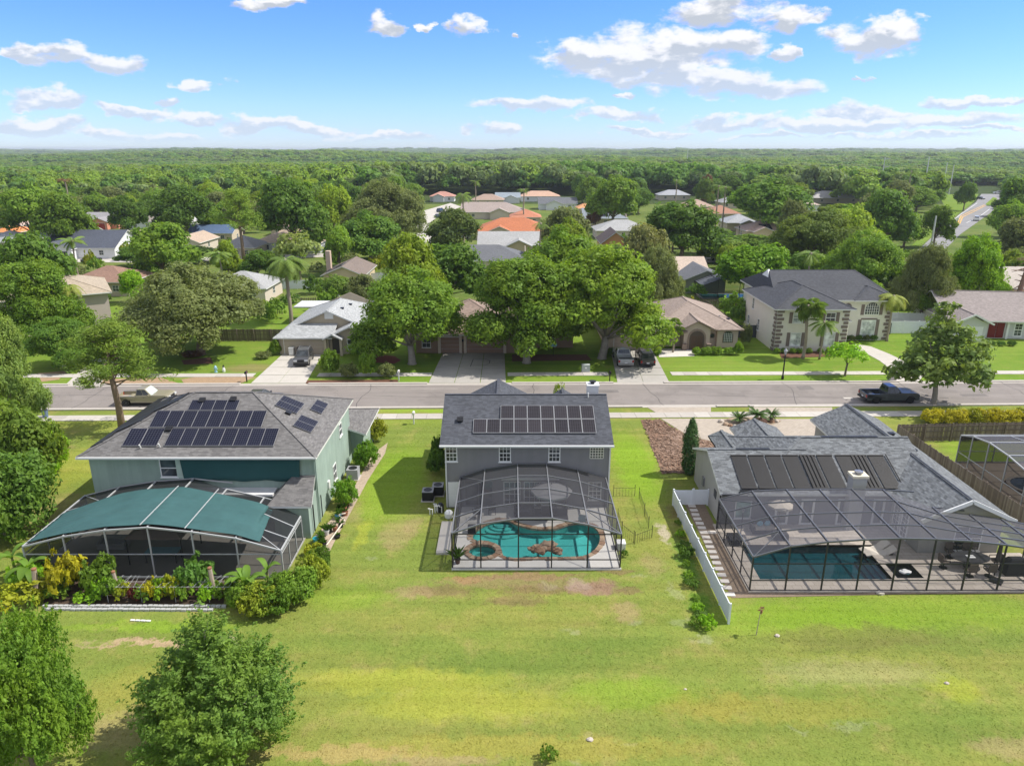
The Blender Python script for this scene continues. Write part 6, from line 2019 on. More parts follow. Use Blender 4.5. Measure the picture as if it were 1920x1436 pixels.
bhouse('house with a dark roof between the dark trees left of the centre', 600, 412, 72, (.24, .17, .14), WB, depth=12)
bhouse('house with a grey roof among the trees right of the centre', 1262, 356, 60, (.34, .35, .38), WT, depth=12)
bhouse('house with a mid grey roof left of the very dark tree', 455, 441, 70, (.30, .29, .30), WT, depth=12)
bhouse('house with a slate roof among the trees on the far left', 100, 412, 74, (.22, .24, .28), WW, ends='gg', depth=12)
bhouse('house with a tan roof right of the navy-roofed house', 262, 430, 66, (.42, .33, .26), WT, depth=12)
bhouse('house with a dark brown roof below the very dark tree', 545, 408, 64, (.22, .16, .13), WB, depth=12)
bhouse('house with a red tile roof right of the slate one', 985, 392, 60, (.48, .20, .12), WB, depth=12)
bhouse('house with a grey roof above the rust brown roof', 1372, 368, 52, (.33, .33, .35), WT, depth=12)
bhouse('house with a pale pink roof in the trees far right', 1500, 372, 60, (.46, .36, .31), WW, depth=12)
bhouse('house with a light grey roof below the dark spreading oak', 1010, 470, 70, (.40, .40, .41), WC, depth=11)
bhouse('house with a white roof hidden behind the broad olive-grey oak', 455, 508, 120, (.34, .34, .34), WT, depth=11)
# pool and cage behind the taupe house
pg = G(1357, 556)
bp = thing('swimming_pool', 'bright teal pool behind the taupe house', 'swimming pool', (pg.x, pg.y, 0))
MB().box(-5, 5, -2.6, 2.6, 0, .1).build('deck', CONC, bp); MB().box(-4.4, 4.4, -1.9, 1.9, .101, .13).build('water', mat('teal_water', (.02, .20, .22), .15, .1), bp)
cage('pool_cage', 'dark screened enclosure over the pool behind the taupe house', [(pg.x - 5, 2.5), (pg.x - 2, 3.6), (pg.x + 2, 3.8), (pg.x + 5.5, 2.6)], pg.y - 2.8, pg.y + 6, 2, screen_mat('grey_roof_screen2', (.16, .17, .2), .6), SCR_GW, BRONZE, BRONZE, (.1, 1.2))
vinyl_fence('white fence beside the cream house with the chimney', [(P(600, 540, 133).x, 134), (P(632, 540, 133).x, 134)], 1.9)
for k, (pa, pb, yy, lab) in enumerate(((420, 520, 118, 'behind the broad olive-grey oak'), (560, 690, 124, 'behind the pale-roofed beige house'), (1290, 1390, 122, 'behind the taupe house'), (250, 360, 150, 'near the brown hip roof'), (1690, 1790, 128, 'behind the grey olive tree'))):
    picket_fence('brown wooden yard fence ' + lab, (P(pa, 520, yy).x, yy), (P(pb, 520, yy).x, yy + 1), 1.8, pitch=.3)
for k, (pa, pb, yy, lab) in enumerate(((480, 600, 141, 'left of the cream house with the chimney'), (690, 800, 150, 'right of the cream house with the chimney'), (1230, 1290, 146, 'left of the beige roof behind the taupe house'))):
    vinyl_fence('white yard fence ' + lab, [(P(pa, 500, yy).x, yy), (P(pb, 500, yy).x, yy + 1)], 1.8, panel_w=2.4)
picket_fence('dark wooden fence left of the pale-roofed beige house', (-42, 101), (-32.2, 101), 1.8)
picket_fence('wooden fence running back between the taupe and the white house', (33.4, 104), (33.2, 122), 1.8, rails_near=False)
picket_fence('wooden fence behind the white house and the red-door house', (56, 126), (76, 122), 1.9)
# ------------------------------------------------------------------ foliage
L_MID = leaf_mat('oak_leaf', (0.183, 0.308, 0.042))
L_YEL = leaf_mat('yellow_green_leaf', (0.250, 0.358, 0.037))
L_DRK = leaf_mat('dark_oak_leaf', (0.122, 0.226, 0.038))
L_OLV = leaf_mat('olive_oak_leaf', (0.201, 0.242, 0.089), hue=(1.12, 1.05, .9))
L_LIM = leaf_mat('lime_leaf', (0.23, 0.42, 0.03))
L_PIN = leaf_mat('pine_needle', (.215, .335, .055), .5, .25)
L_SYC = leaf_mat('sycamore_leaf', (0.183, 0.270, 0.079), .5)
L_PAL = leaf_mat('palm_leaf', (0.17, 0.265, 0.06), .4, .3)
L_PALY = leaf_mat('yellow_palm_leaf', (0.3, 0.36, 0.09), .4, .35)
L_YLW = leaf_mat('yellow_shrub_leaf', (0.44, 0.41, 0.025), .5, .3, (1.1, 1.0, .6))
L_YG = leaf_mat('croton_leaf', (0.28, 0.33, 0.025), .6, .3, (1.5, 1.1, .5))
L_RED = leaf_mat('red_shrub_leaf', (0.13, 0.035, 0.03), .5, .3)
L_RST = leaf_mat('rust_leaf', (0.20, 0.115, 0.065), .4, .3)
L_BAN = leaf_mat('banana_leaf', (0.16, 0.29, 0.045), .3, .4)
L_CYP = leaf_mat('cypress_leaf', (0.06, 0.135, 0.04), .4, .15)
L_FOR = [leaf_mat('wood_leaf_a', (0.170, 0.303, 0.067)), leaf_mat('wood_leaf_b', (0.123, 0.237, 0.060)), leaf_mat('wood_leaf_c', (0.218, 0.344, 0.060)), leaf_mat('wood_leaf_d', (0.176, 0.256, 0.100)), leaf_mat('wood_leaf_e', (0.146, 0.284, 0.055))]


def leaf_mesh(name, pts, nrm, size, m, seed=0, aspect=.55):
    r = np.random.default_rng(seed)
    N = len(pts)
    nrm = nrm / np.maximum(np.linalg.norm(nrm, axis=1, keepdims=True), 1e-6)
    q = r.normal(size=(N, 3))
    a = np.cross(nrm, q); a /= np.maximum(np.linalg.norm(a, axis=1, keepdims=True), 1e-6)
    b = np.cross(nrm, a)
    L = (size * r.uniform(.42, 1.45, N))[:, None]
    droop = nrm * L * .22
    v = np.stack([pts - a * L, pts + b * L * aspect - droop * .0, pts + a * L - droop, pts - b * L * aspect - droop * .0], 1).reshape(-1, 3)
    me = bpy.data.meshes.new(name)
    me.vertices.add(N * 4); me.loops.add(N * 4); me.polygons.add(N)
    me.vertices.foreach_set('co', v.astype(np.float32).ravel())
    me.loops.foreach_set('vertex_index', np.arange(N * 4, dtype=np.int32))
    me.polygons.foreach_set('loop_start', np.arange(0, N * 4, 4, dtype=np.int32))
    me.materials.append(m)
    me.update()
    return me


def clumps(centers, outs, rc, nleaf, rg, squash=.75, up=.35, jit=.55):
    """leaves round each clump centre, facing away from it"""
    n = len(centers)
    d = rg.normal(size=(n, nleaf, 3)); d /= np.linalg.norm(d, axis=2, keepdims=True)
    rad = rg.uniform(.35, 1, (n, nleaf, 1)) ** .5
    rcs = (rc * rg.uniform(.5, 1.5, n))[:, None, None]
    p = centers[:, None, :] + d * rad * rcs * np.array([1, 1, squash])
    nr = d * .75 + outs[:, None, :] * .55 + np.array([0, 0, up]) + rg.normal(size=d.shape) * jit
    return p.reshape(-1, 3), nr.reshape(-1, 3)


def crown_points(lobes, ncl, rg, low=-.55):
    C, O = [], []
    for (c, r) in lobes:
        k = max(4, int(ncl * (r[0] * r[1]) ** .5))
        d = rg.normal(size=(k * 3, 3)); d /= np.linalg.norm(d, axis=1, keepdims=True)
        d = d[d[:, 2] > low][:k]
        rr = rg.uniform(.72, 1.03, (len(d), 1))
        C.append(np.array(c) + d * rr * np.array(r)); O.append(d)
    return np.concatenate(C), np.concatenate(O)


def broad_lobes(seed, Rr, H, base, n, top=.9):
    rd = random.Random(seed)
    out = [((0, 0, base + (H - base) * .55), (Rr * .58, Rr * .58, (H - base) * .42))]
    for i in range(n):
        a = 2 * math.pi * (i + rd.uniform(-.3, .3)) / n * (2.4 if n > 8 else 1)
        lv = rd.random()
        rr = Rr * (.80 - .52 * lv) * rd.uniform(.75, 1.1)
        z = base + (H - base) * (.24 + .56 * lv)
        s = Rr * rd.uniform(.20, .43)
        out.append(((rr * math.cos(a), rr * math.sin(a), z), (s, s, s * .8)))
    return out


def trunk_mesh(name, lobes, h0, r0, m, seed=0, n=7, multi=1, lean=.3):
    rd = random.Random(seed)
    mb = MB()
    fork = Vector((rd.uniform(-lean, lean), rd.uniform(-lean, lean), h0))
    mb.tube([(0, 0, -.1), (0, 0, .15), tuple(fork * .5 + Vector((.04, 0, 0))), fork], [r0 * 1.5, r0 * 1.1, r0 * .92, r0 * .8], n)
    for (c, r) in lobes[: 14]:
        c = Vector(c)
        mid = fork.lerp(c, .5) + Vector((rd.uniform(-.3, .3), rd.uniform(-.3, .3), rd.uniform(-.1, .4)))
        mb.tube([fork - Vector((0, 0, .2)), mid, c], [r0 * .42, r0 * .22, r0 * .07], 5)
        for k in range(3):
            e = c + Vector((rd.uniform(-1, 1) * r[0], rd.uniform(-1, 1) * r[1], rd.uniform(-.2, .8) * r[2])) * .75
            mb.tube([mid.lerp(c, .6), e], [r0 * .14, r0 * .04], 4)
    return mb.mesh(name, m, True)


PROTO = {}


def make_proto(kind, seed, lobes, H, Wd, leaf, ncl, nleaf, rc, lm, tm=None, h0=2.2, r0=.28, low=-.55, squash=.75, aspect=.55, jit=.55):
    rg = np.random.default_rng(seed)
    C, O = crown_points(lobes, ncl, rg, low)
    p, nr = clumps(C, O, rc, nleaf, rg, squash, jit=jit)
    ok = p[:, 2] > .25
    me = leaf_mesh('crown', p[ok], nr[ok], leaf, lm, seed, aspect)
    tr = trunk_mesh('trunk', lobes, h0, r0, tm or BARK, seed) if tm is not False else None
    ext = p.max(0) - p.min(0)
    PROTO.setdefault(kind, []).append((me, tr, p[:, 2].max(), (ext[0] + ext[1]) / 2))


# near trees, 10 to 12 m
for s in (1, 2, 3, 6):
    make_proto('oak', s, broad_lobes(s, 5.2, 10.5, -0.6 if s < 3 else -0.1, 15) + [(((3.2 + .5 * (i % 3)) * math.cos(a + s), (3.2 + .5 * (i % 2)) * math.sin(a + s), 2.0 + .45 * (i % 3)), (1.5, 1.5, 1.2)) for i, a in enumerate((0, 1, 2, 3, 4, 5.2)) if s < 0], 10.5, 11, .145, 20, 130, .80, L_MID, BARK_G, 2.0, .33)
for s in (4, 5):
    make_proto('olive', s, broad_lobes(s, 6.0, 9.5, 0.6, 15), 9.5, 12, .125, 27, 110, .72, L_OLV, BARK, 2.4, .36)
# middle distance
for s in (11, 12, 13, 14):
    make_proto('midoak', s, broad_lobes(s, 5.4, 9.5, 0.5, 10 + s % 3), 9.5, 11, .25, 15, 58, .95, L_MID, BARK, 2.4, .3)
# woodland
for s in (21, 22, 23, 24, 25):
    make_proto('wood', s, broad_lobes(s, 5.0, 10.5, 2.0, 6), 10.5, 10, .75, 5.5, 16, 1.3, L_FOR[s - 21], False, low=-.2, jit=.32)
# conical open crown (sycamore, maple)
lob = [((0, 0, 6.6), (.7, .7, 1.2)), ((.2, .3, 5.4), (1.35, 1.35, 1.0)), ((-.9, .2, 4.6), (1.2, 1.3, .9)), ((1.2, -.4, 4.3), (1.3, 1.2, .9)), ((.1, -1.3, 3.6), (1.3, 1.2, .9)), ((-1.5, -.6, 3.2), (1.2, 1.2, .8)), ((1.7, .7, 3.0), (1.2, 1.3, .8)), ((0, 1.5, 3.4), (1.3, 1.2, .8)), ((-.5, 0, 2.5), (1.5, 1.5, .7)), ((2.0, -.6, 2.4), (.9, .9, .6)), ((-2.0, .6, 2.4), (.9, .9, .6))]
make_proto('sycamore', 31, lob, 7.6, 5.6, .17, 17, 34, .5, L_SYC, BARK_G, 2.0, .17, low=-.7)
lob2 = [((0, 0, 5.9), (.3, .3, .5)), ((.1, .1, 5.1), (.6, .6, .6)), ((-.4, .3, 4.4), (.75, .75, .6)), ((.5, -.4, 4.2), (.75, .75, .6))] + [((q * math.cos(a), q * math.sin(a), z), (k, k, k * .75)) for q, z, k, n_ in ((.95, 3.5, .85, 4), (1.45, 2.6, .95, 5), (1.75, 1.7, .95, 6), (1.5, .9, .9, 5)) for a in [2 * math.pi * (j + z) / n_ for j in range(n_)]]


def shoot_proto(kind, seed, lobes, n, L, nleaf, leaf, m, tm, h0, r0, rise=.8, spread=.16, squash=1):
    rg = np.random.default_rng(seed)
    vol = np.array([r[0] * r[1] for c, r in lobes]); vol /= vol.sum()
    k = rg.choice(len(lobes), n, p=vol)
    C = np.array([c for c, r in lobes])[k]; RR = np.array([r for c, r in lobes])[k]
    d = rg.normal(size=(n, 3)); d /= np.linalg.norm(d, axis=1, keepdims=True); d[:, 2] = np.where(d[:, 2] < -.5, -d[:, 2], d[:, 2])
    s = C + d * RR * rg.uniform(.55, 1.0, (n, 1))
    ax = np.array([0, 0, C[:, 2].mean() * .8])
    out = s - ax; out[:, 2] *= .4; out /= np.linalg.norm(out, axis=1, keepdims=True)
    dr = out * .75 + d * .35 + np.array([0, 0, rise]) + rg.normal(size=(n, 3)) * .22
    dr /= np.linalg.norm(dr, axis=1, keepdims=True)
    t = rg.random((n, nleaf, 1)); ll = (L * rg.uniform(.6, 1.35, n))[:, None, None]
    p = s[:, None, :] + dr[:, None, :] * t * ll + rg.normal(size=(n, nleaf, 3)) * spread * (1.15 - t)
    nr = rg.normal(size=(n, nleaf, 3)) * .6 + np.array([0, 0, .65]) + dr[:, None, :] * .25 + out[:, None, :] * .4
    p, nr = p.reshape(-1, 3), nr.reshape(-1, 3)
    ok = p[:, 2] > .2
    me = leaf_mesh('crown', p[ok], nr[ok], leaf, m, seed, .5)
    ext = np.percentile(p, 99, 0) - np.percentile(p, 1, 0)
    PROTO.setdefault(kind, []).append((me, trunk_mesh('trunk', lobes, h0, r0, tm, seed), p[:, 2].max(), (ext[0] + ext[1]) / 2))


shoot_proto('maple', 32, lob2, 1250, .95, 48, .072, leaf_mat('maple_leaf', (0.171, 0.292, 0.058), .5), BARK_G, 1.4, .14)
shoot_proto('corner', 34, [((0, 0, 2.6), (2.3, 2.3, 2.0))] + [((1.9 * math.cos(a), 1.9 * math.sin(a), 1.2 + 2.2 * ((i * 37 % 10) / 10)), (1.3, 1.3, 1.1)) for i, a in enumerate((0, .9, 1.9, 2.8, 3.7, 4.6, 5.5, .4, 3.2))], 1700, .7, 44, .075, leaf_mat('corner_leaf', (0.201, 0.358, 0.047)), BARK, 1.2, .14, rise=.5)
make_proto('small', 33, [((0, 0, 3.4), (1.2, 1.2, .8)), ((.9, .3, 2.9), (1.0, 1.0, .7)), ((-.9, -.2, 2.8), (1.0, 1.0, .7)), ((.1, -.9, 2.7), (1, 1, .6)), ((0, .9, 2.8), (1, 1, .6))], 4, 4, .15, 16, 26, .45, L_LIM, BARK, 1.7, .1)
# round shrubs, unit radius
for s in (41, 42):
    make_proto('shrub', s, [((0, 0, .5), (.75, .75, .55))] + [((math.cos(a) * .42, math.sin(a) * .42, .42 + .2 * (i % 2)), (.45, .45, .42)) for i, a in enumerate((0, 1.2, 2.5, 3.8, 5.1))], 1, 2, .055, 75, 24, .14, L_MID, False, low=-.75)
make_proto('bush', 43, [((0, 0, .45), (.6, .6, .45))] + [((math.cos(a) * .5, math.sin(a) * .5, .35 + .25 * (i % 2)), (.38, .38, .4)) for i, a in enumerate((.3, 1.5, 2.8, 4.0, 5.3))], 1, 2, .10, 22, 20, .17, L_MID, False, low=-.75)
# tall shrubby mass down to the ground
for s in (51, 52):
    make_proto('thicket', s, [((0, 0, 2.6), (2.3, 2.3, 2.2))] + [((1.9 * math.cos(a), 1.9 * math.sin(a), 1.2 + 2.6 * ((i * 37 % 10) / 10)), (1.3, 1.3, 1.15)) for i, a in enumerate((0, .9, 1.9, 2.8, 3.7, 4.6, 5.5, .4, 3.2))], 5.4, 6.4, .14, 34, 40, .55, L_MID, BARK, 1.2, .14, low=-.85)


def pine_proto():
    rg = np.random.default_rng(61); rd = random.Random(61)
    mb = MB(); C, O = [], []
    H = 11.5
    mb.tube([(0, 0, -.1), (.05, 0, 3), (-.1, .1, 7), (0, 0, H - .6)], [.34, .27, .2, .06], 8)
    for i in range(30):
        z = 5.2 + 6.0 * (i / 30) ** .9
        a = i * 2.4 + rd.uniform(-.4, .4)
        L = (4.3 - 2.9 * ((z - 5.2) / 6.2)) * rd.uniform(.6, 1.12)
        e = Vector((L * math.cos(a), L * math.sin(a), z + rd.uniform(-.1, .8)))
        s = Vector((0, 0, z - .2)); mid = s.lerp(e, .55) + Vector((0, 0, .25))
        mb.tube([s, mid, e], [.08, .05, .02], 5)
        for k in range(7):
            p = mid.lerp(e, rd.uniform(-.25, 1.05)) + Vector((rd.uniform(-.7, .7), rd.uniform(-.7, .7), rd.uniform(-.1, .4)))
            C.append(p); O.append((math.cos(a) * .3, math.sin(a) * .3, .8))
    for k in range(10): C.append((rd.uniform(-.7, .7), rd.uniform(-.7, .7), H - rd.uniform(0, 1))); O.append((0, 0, 1))
    C, O = np.array([tuple(c) for c in C]), np.array(O)
    p, nr = clumps(C, O, .66, 80, rg, .8, .6, .8)
    me = leaf_mesh('crown', p, nr, .17, L_PIN, 61, .2)
    PROTO['pine'] = [(me, mb.mesh('trunk', mat('pine_bark', (.24, .17, .13), .95, .35, 4, .6, 20), True), p[:, 2].max(), np.ptp(p[:, 0]))]


pine_proto()


def use_mat(o, m):
    o.material_slots[0].link = 'OBJECT'
    o.material_slots[0].material = m


TREES = []
rt = random.Random(77)


def put_tree(kind, loc, H, Wd, label, m=None, rz=None, group=None, name=None, cat='tree', i=None):
    me, tr, ph, pw = PROTO[kind][(rt.randrange(99) if i is None else i) % len(PROTO[kind])]
    nm = name or {'oak': 'oak_tree', 'olive': 'oak_tree', 'midoak': 'oak_tree', 'pine': 'pine_tree', 'sycamore': 'sycamore_tree', 'maple': 'maple_tree', 'small': 'young_tree', 'shrub': 'shrub', 'bush': 'shrub', 'thicket': 'shrub_thicket', 'corner': 'foreground_tree', 'wood': 'woodland_tree'}[kind]
    if tr is None and kind in ('shrub', 'bush', 'wood'):
        o = link_mesh(nm, me, None, loc, (0, 0, rt.random() * 6.28 if rz is None else rz), (Wd / pw, Wd / pw, H / ph))
        put_tags(o, label, cat, group)
        if m: use_mat(o, m)
        return o
    t = thing(nm, label, cat, loc, rt.random() * 6.28 if rz is None else rz, group)
    t.scale = (Wd / pw, Wd / pw, H / ph)
    c = link_mesh('crown', me, t)
    if m: use_mat(c, m)
    link_mesh('trunk', tr, t)
    return t


def tree(kind, pxc, py_top, wpx_, Y, label, m=None, base=0.0, **kw):
    p = P(pxc, py_top, Y)
    H = max(1.0, p.z)
    zc = Y * CT + (CAM_H - H * .6) * ST
    Wd = wpx_ / FPX * zc
    x = (pxc - 960) / FPX * zc
    TREES.append((pxc - wpx_ / 2, pxc + wpx_ / 2, py_top, Y, x, Wd))
    return put_tree(kind, (x, Y, base), H, Wd, label, m, **kw)


# --- the street trees and other trees that can be told apart
tree('oak', 365, 487, 290, 94, 'broad olive-grey oak on the lawn across the street, on the left', L_OLV, i=1) if False else tree('olive', 362, 487, 285, 94, 'broad olive-grey oak on the lawn across the street, on the left')
tree('pine', 208, 598, 196, 65.6, 'tall thin pine with a bare trunk left of the green house')
tree('oak', 768, 494, 246, 89.5, 'leafy street tree between the beige house and the brown garage', L_MID, i=0)
tree('oak', 988, 472, 258, 90, 'dark green street tree right of the double garage door', L_MID, i=2)
tree('oak', 1134, 450, 272, 92, 'largest yellowish street tree left of the parked silver pickup', leaf_mat('street_leaf', (0.213, 0.330, 0.040)), i=3)
tree('small', 700, 585, 95, 93, 'small tree rising from the red mulch beside the beige house', L_MID)
tree('small', 1590, 638, 84, 84.3, 'small bright green tree on the verge in front of the white house', L_LIM)
tree('sycamore', 1772, 566, 185, 73.8, 'open-crowned sycamore beside the parked dark pickup')
tree('maple', 392, 1128, 262, 27.0, 'large leafy maple in the foreground at the lower left')
tree('corner', 22, 1150, 215, 24.5, 'bright green tree filling the lower left corner')
tree('thicket', 12, 735, 185, 53, 'dense thicket at the left edge beside the pine', leaf_mat('thicket_leaf', (0.189, 0.297, 0.047)), i=0)
tree('thicket', -12, 840, 215, 46, 'dark shrubby thicket at the left edge in front', L_DRK, i=1)
tree('thicket', 85, 790, 80, 56, 'low green bush at the right foot of the left thicket', L_LIM, i=1)
tree('oak', -8, 585, 140, 66, 'tall tree with pale leaves at the left edge above the thicket', leaf_mat('pale_leaf', (0.2, 0.295, 0.08)), i=2)
tree('oak', 62, 482, 190, 97, 'mid green tree left of the mauve house, taller one', L_MID, i=2)
tree('oak', 110, 590, 130, 88, 'dark rounded tree at the foot of the mauve house', L_DRK, i=1)
tree('midoak', 60, 435, 165, 112, 'dark green tree behind the one left of the mauve house', L_DRK)
tree('midoak', 300, 415, 140, 148, 'spreading bright oak in front of the navy-roofed house', L_MID, i=1)
tree('midoak', 770, 436, 130, 116, 'light green tree behind the street tree of the beige house', L_YEL, i=2)
tree('midoak', 835, 452, 150, 122, 'dark tree between the two groups of street trees', L_DRK, i=0)
tree('midoak', 1062, 420, 170, 118, 'bright green tree behind the middle street trees', L_MID, i=3)
tree('olive', 1232, 455, 98, 118, 'round grey-green tree behind the taupe house')
tree('midoak', 1212, 418, 112, 134, 'pale flowering tree left of the big dark oak', leaf_mat('pale_flower_leaf', (0.26, 0.285, 0.12)), i=1)
tree('midoak', 1280, 374, 160, 172, 'big dark oak at the bright side street', L_DRK, i=2)
tree('midoak', 1412, 455, 148, 128, 'fresh green tree behind the left end of the white house', leaf_mat('fresh_leaf', (0.207, 0.396, 0.037)), i=0)
tree('olive', 1535, 385, 200, 158, 'huge olive-green tree mass behind the white house, left part', leaf_mat('olive_mid', (0.171, 0.248, 0.053)), i=0)
tree('midoak', 1592, 378, 108, 172, 'yellow-topped tree behind the huge olive trees', L_YEL, i=3)
tree('oak', 1625, 425, 160, 128, 'tall mid green tree above the right end of the white house', L_MID, i=0)
tree('olive', 1742, 448, 116, 112, 'grey olive tree between the white house and the red-door house', i=1)
tree('oak', 1832, 432, 122, 116, 'lime green tree behind the red-door house', L_LIM, i=1)
tree('midoak', 1440, 330, 165, 235, 'broad dark oak above the brown roofs on the right', L_DRK, i=3)
tree('midoak', 1662, 352, 118, 196, 'dark oak left of the highway', L_DRK, i=1)
tree('midoak', 1758, 382, 62, 205, 'round-topped tree with a clear trunk beside the highway', L_MID, i=0)
tree('midoak', 1812, 340, 40, 330, 'small round tree on the grass by the far bend of the highway', L_DRK, i=2)
tree('midoak', 1735, 520, 70, 112, 'bushy green tree left of the red-door house', L_MID, i=2)
tree('midoak', 1915, 405, 90, 165, 'olive tree at the right edge below the highway', L_OLV, i=2)
tree('midoak', 1915, 330, 90, 230, 'dark tree at the right edge above the highway', L_DRK, i=0)
tree('midoak', 50, 338, 120, 205, 'tall green tree at the left edge with a visible trunk', L_MID, i=3)
tree('midoak', 115, 358, 110, 190, 'green tree right of the tall one at the left edge', L_MID, i=1)
tree('midoak', 236, 366, 78, 228, 'small-crowned tree in front of the red garage', L_DRK, i=2)
tree('midoak', 345, 345, 120, 215, 'dark tree above the white house on the left', L_DRK, i=0)
tree('midoak', 395, 385, 66, 225, 'round green tree left of the tall pine in the middle distance', L_MID, i=3)
tree('pine', 448, 352, 98, 178, 'tall bushy pine behind the blue roof')
tree('midoak', 545, 330, 150, 190, 'very dark dense tree right of the tall pine', L_DRK, i=1)
tree('midoak', 622, 345, 85, 215, 'yellow-green tree behind the very dark one', L_YEL, i=2)
tree('olive', 722, 330, 156, 205, 'large grey olive tree at the left of the side street', i=0)
tree('midoak', 695, 392, 135, 168, 'dark green tree in front of the large grey olive tree', L_DRK, i=3)
tree('midoak', 856, 388, 108, 178, 'dark spreading oak standing in the side street bend', leaf_mat('street_oak', (0.134, 0.198, 0.058)), i=0)
tree('midoak', 1150, 328, 110, 250, 'bright dense tree above the blue-grey roof', L_MID, i=2)
tree('small', 558, 428, 96, 152, 'thin pale tree in front of the tan-roofed house', leaf_mat('thin_pale', (0.26, 0.33, 0.11)), i=1)
tree('midoak', 635, 420, 60, 158, 'small green tree right of the tan-roofed house', L_MID, i=0)
tree('midoak', 1060, 385, 110, 172, 'grey-green tree right of the orange roof', L_OLV, i=1)
tree('midoak', 1065, 405, 90, 158, 'light green tree in front of the grey-green one', L_YEL, i=3)
tree('midoak', 1117, 388, 32, 255, 'small dark red tree right of the orange roof', L_RST, i=0)
tree('midoak', 1325, 326, 30, 350, 'rusty dead-looking tree at the edge of the woods', L_RST, i=1)
tree('midoak', 250, 505, 60, 128, 'bright bush tree beside the brown hip roof', L_LIM, i=2)
tree('midoak', 425, 448, 50, 150, 'bush with yellow leaves behind the broad olive-grey oak', L_YEL, i=1)
tree('small', 1305, 530, 44, 128, 'small dark tree by the teal pool', L_DRK)
tree('midoak', 1490, 372, 60, 190, 'grey-green tree left of the yellow-topped one', L_OLV, i=0)
tree('small', 1050, 712, 34, 66, 'small tree top showing over the grey house roof', L_YEL)



for px_, pt_, w_, Y_, lab, m_ in ((1700, 398, 72, 205, 'dark tree left of the round-topped tree by the highway', L_DRK), (1722, 348, 66, 325, 'green tree on the left verge of the highway bend', L_MID), (1742, 322, 70, 400, 'tree behind the steel power pole on the right', L_MID), (1898, 372, 76, 215, 'tree at the right edge beside the highway median', L_MID), (1908, 345, 76, 300, 'tall tree at the right edge by the far bend', L_DRK), (1688, 335, 60, 300, 'olive tree in front of the armed power pole', L_OLV)):
    tree('midoak', px_, pt_, w_, Y_, lab, m_)


# --- palms
def frond_mesh(L, n, w, droop, m, name='frond'):
    mb = MB()
    pts = []
    for i in range(9):
        t = i / 8
        pts.append(Vector((L * t * (1 - .18 * droop * t), 0, L * (.42 * t - droop * t * t))))
    for i in range(n):
        t = .12 + .86 * i / n
        k = min(7, int(t * 8)); f = t * 8 - k
        p = pts[k].lerp(pts[k + 1], f); d = (pts[k + 1] - pts[k]).normalized()
        ll = w * math.sin(math.pi * min(1, t * .9 + .12)) ** .6
        for s in (-1, 1):
            tip = p + Vector((d.x * ll * .55, s * ll * .85, d.z * ll * .3 - ll * .45))
            q = d * .055 * L / 2.5
            mb.poly([p - q, p + q, tip])
    mb.tube(pts, [.03 - .003 * i for i in range(9)], 4)
    return mb.mesh(name, m)


def fan_mesh(Rr, m):
    mb = MB()
    n = 15
    for i in range(n):
        a = math.radians(-125 + 250 * i / (n - 1))
        d = Vector((math.cos(a), math.sin(a), 0)); s = Vector((-d.y, d.x, 0)) * Rr * .085
        p0 = Vector((1.0, 0, .2)); e = p0 + d * Rr - Vector((0, 0, Rr * .45))
        mm = p0 + d * Rr * .6 + Vector((0, 0, -.04))
        mb.poly([p0, mm - s, e]); mb.poly([p0, e, mm + s])
    mb.tube([(0, 0, 0), (1.0, 0, .2)], .025, 4)
    return mb.mesh('frond', m)


FR = {'queen': frond_mesh(2.6, 26, .75, .55, L_PAL), 'queeny': frond_mesh(2.6, 26, .8, .95, L_PALY), 'sabal': fan_mesh(.95, L_PAL), 'far': frond_mesh(2.4, 11, .85, .6, L_PAL)}
PTRUNK = mat('palm_trunk', (.30, .25, .20), .95, .3, 6, .5, 14)
PT = {}


def palm(kind, pxc, py_base, py_top, Y, label, n=16, size=1.0, lean=0.0, tr=.16, m=None, group=None):
    H = P(pxc, py_top, Y).z
    x = P(pxc, py_base, Y).x
    Ht = H - .7 * size
    t = thing('palm_tree', label, 'palm tree', (x, Y, 0), rt.random() * 6, group)
    TREES.append((pxc - 25, pxc + 25, py_top, Y, x, 3))
    k = (round(Ht, 1), tr)
    if k not in PT:
        mb = MB()
        N = max(6, int(Ht / .5))
        mb.tube([(.12 * math.sin(i * .4), 0, Ht * i / N - .05) for i in range(N + 1)], [tr * (1.25 if i == 0 else 1 + (.09 if i % 2 else 0) - .25 * i / N) for i in range(N + 1)], 8)
        mb.blob((.12 * math.sin(N * .4), 0, Ht + .02), (tr * 1.6, tr * 1.6, .45), 1, .15, 8, 5)
        PT[k] = mb.mesh('trunk', PTRUNK, True)
    link_mesh('trunk', PT[k], t)
    rd = random.Random(label)
    for i in range(n):
        a = 2 * math.pi * i / n * 2.6 + rd.uniform(-.2, .2)
        pit = rd.uniform(-1.15, .55) if kind != 'sabal' else rd.uniform(-1.3, .9)
        s = size * rd.uniform(.85, 1.1)
        f = link_mesh('frond', FR[kind], t, (.1, 0, Ht + .15), (rd.uniform(-.2, .2), -pit * .7 if kind != 'sabal' else -pit * .75, a), (s, s, s))
        if m: use_mat(f, m)
    return t


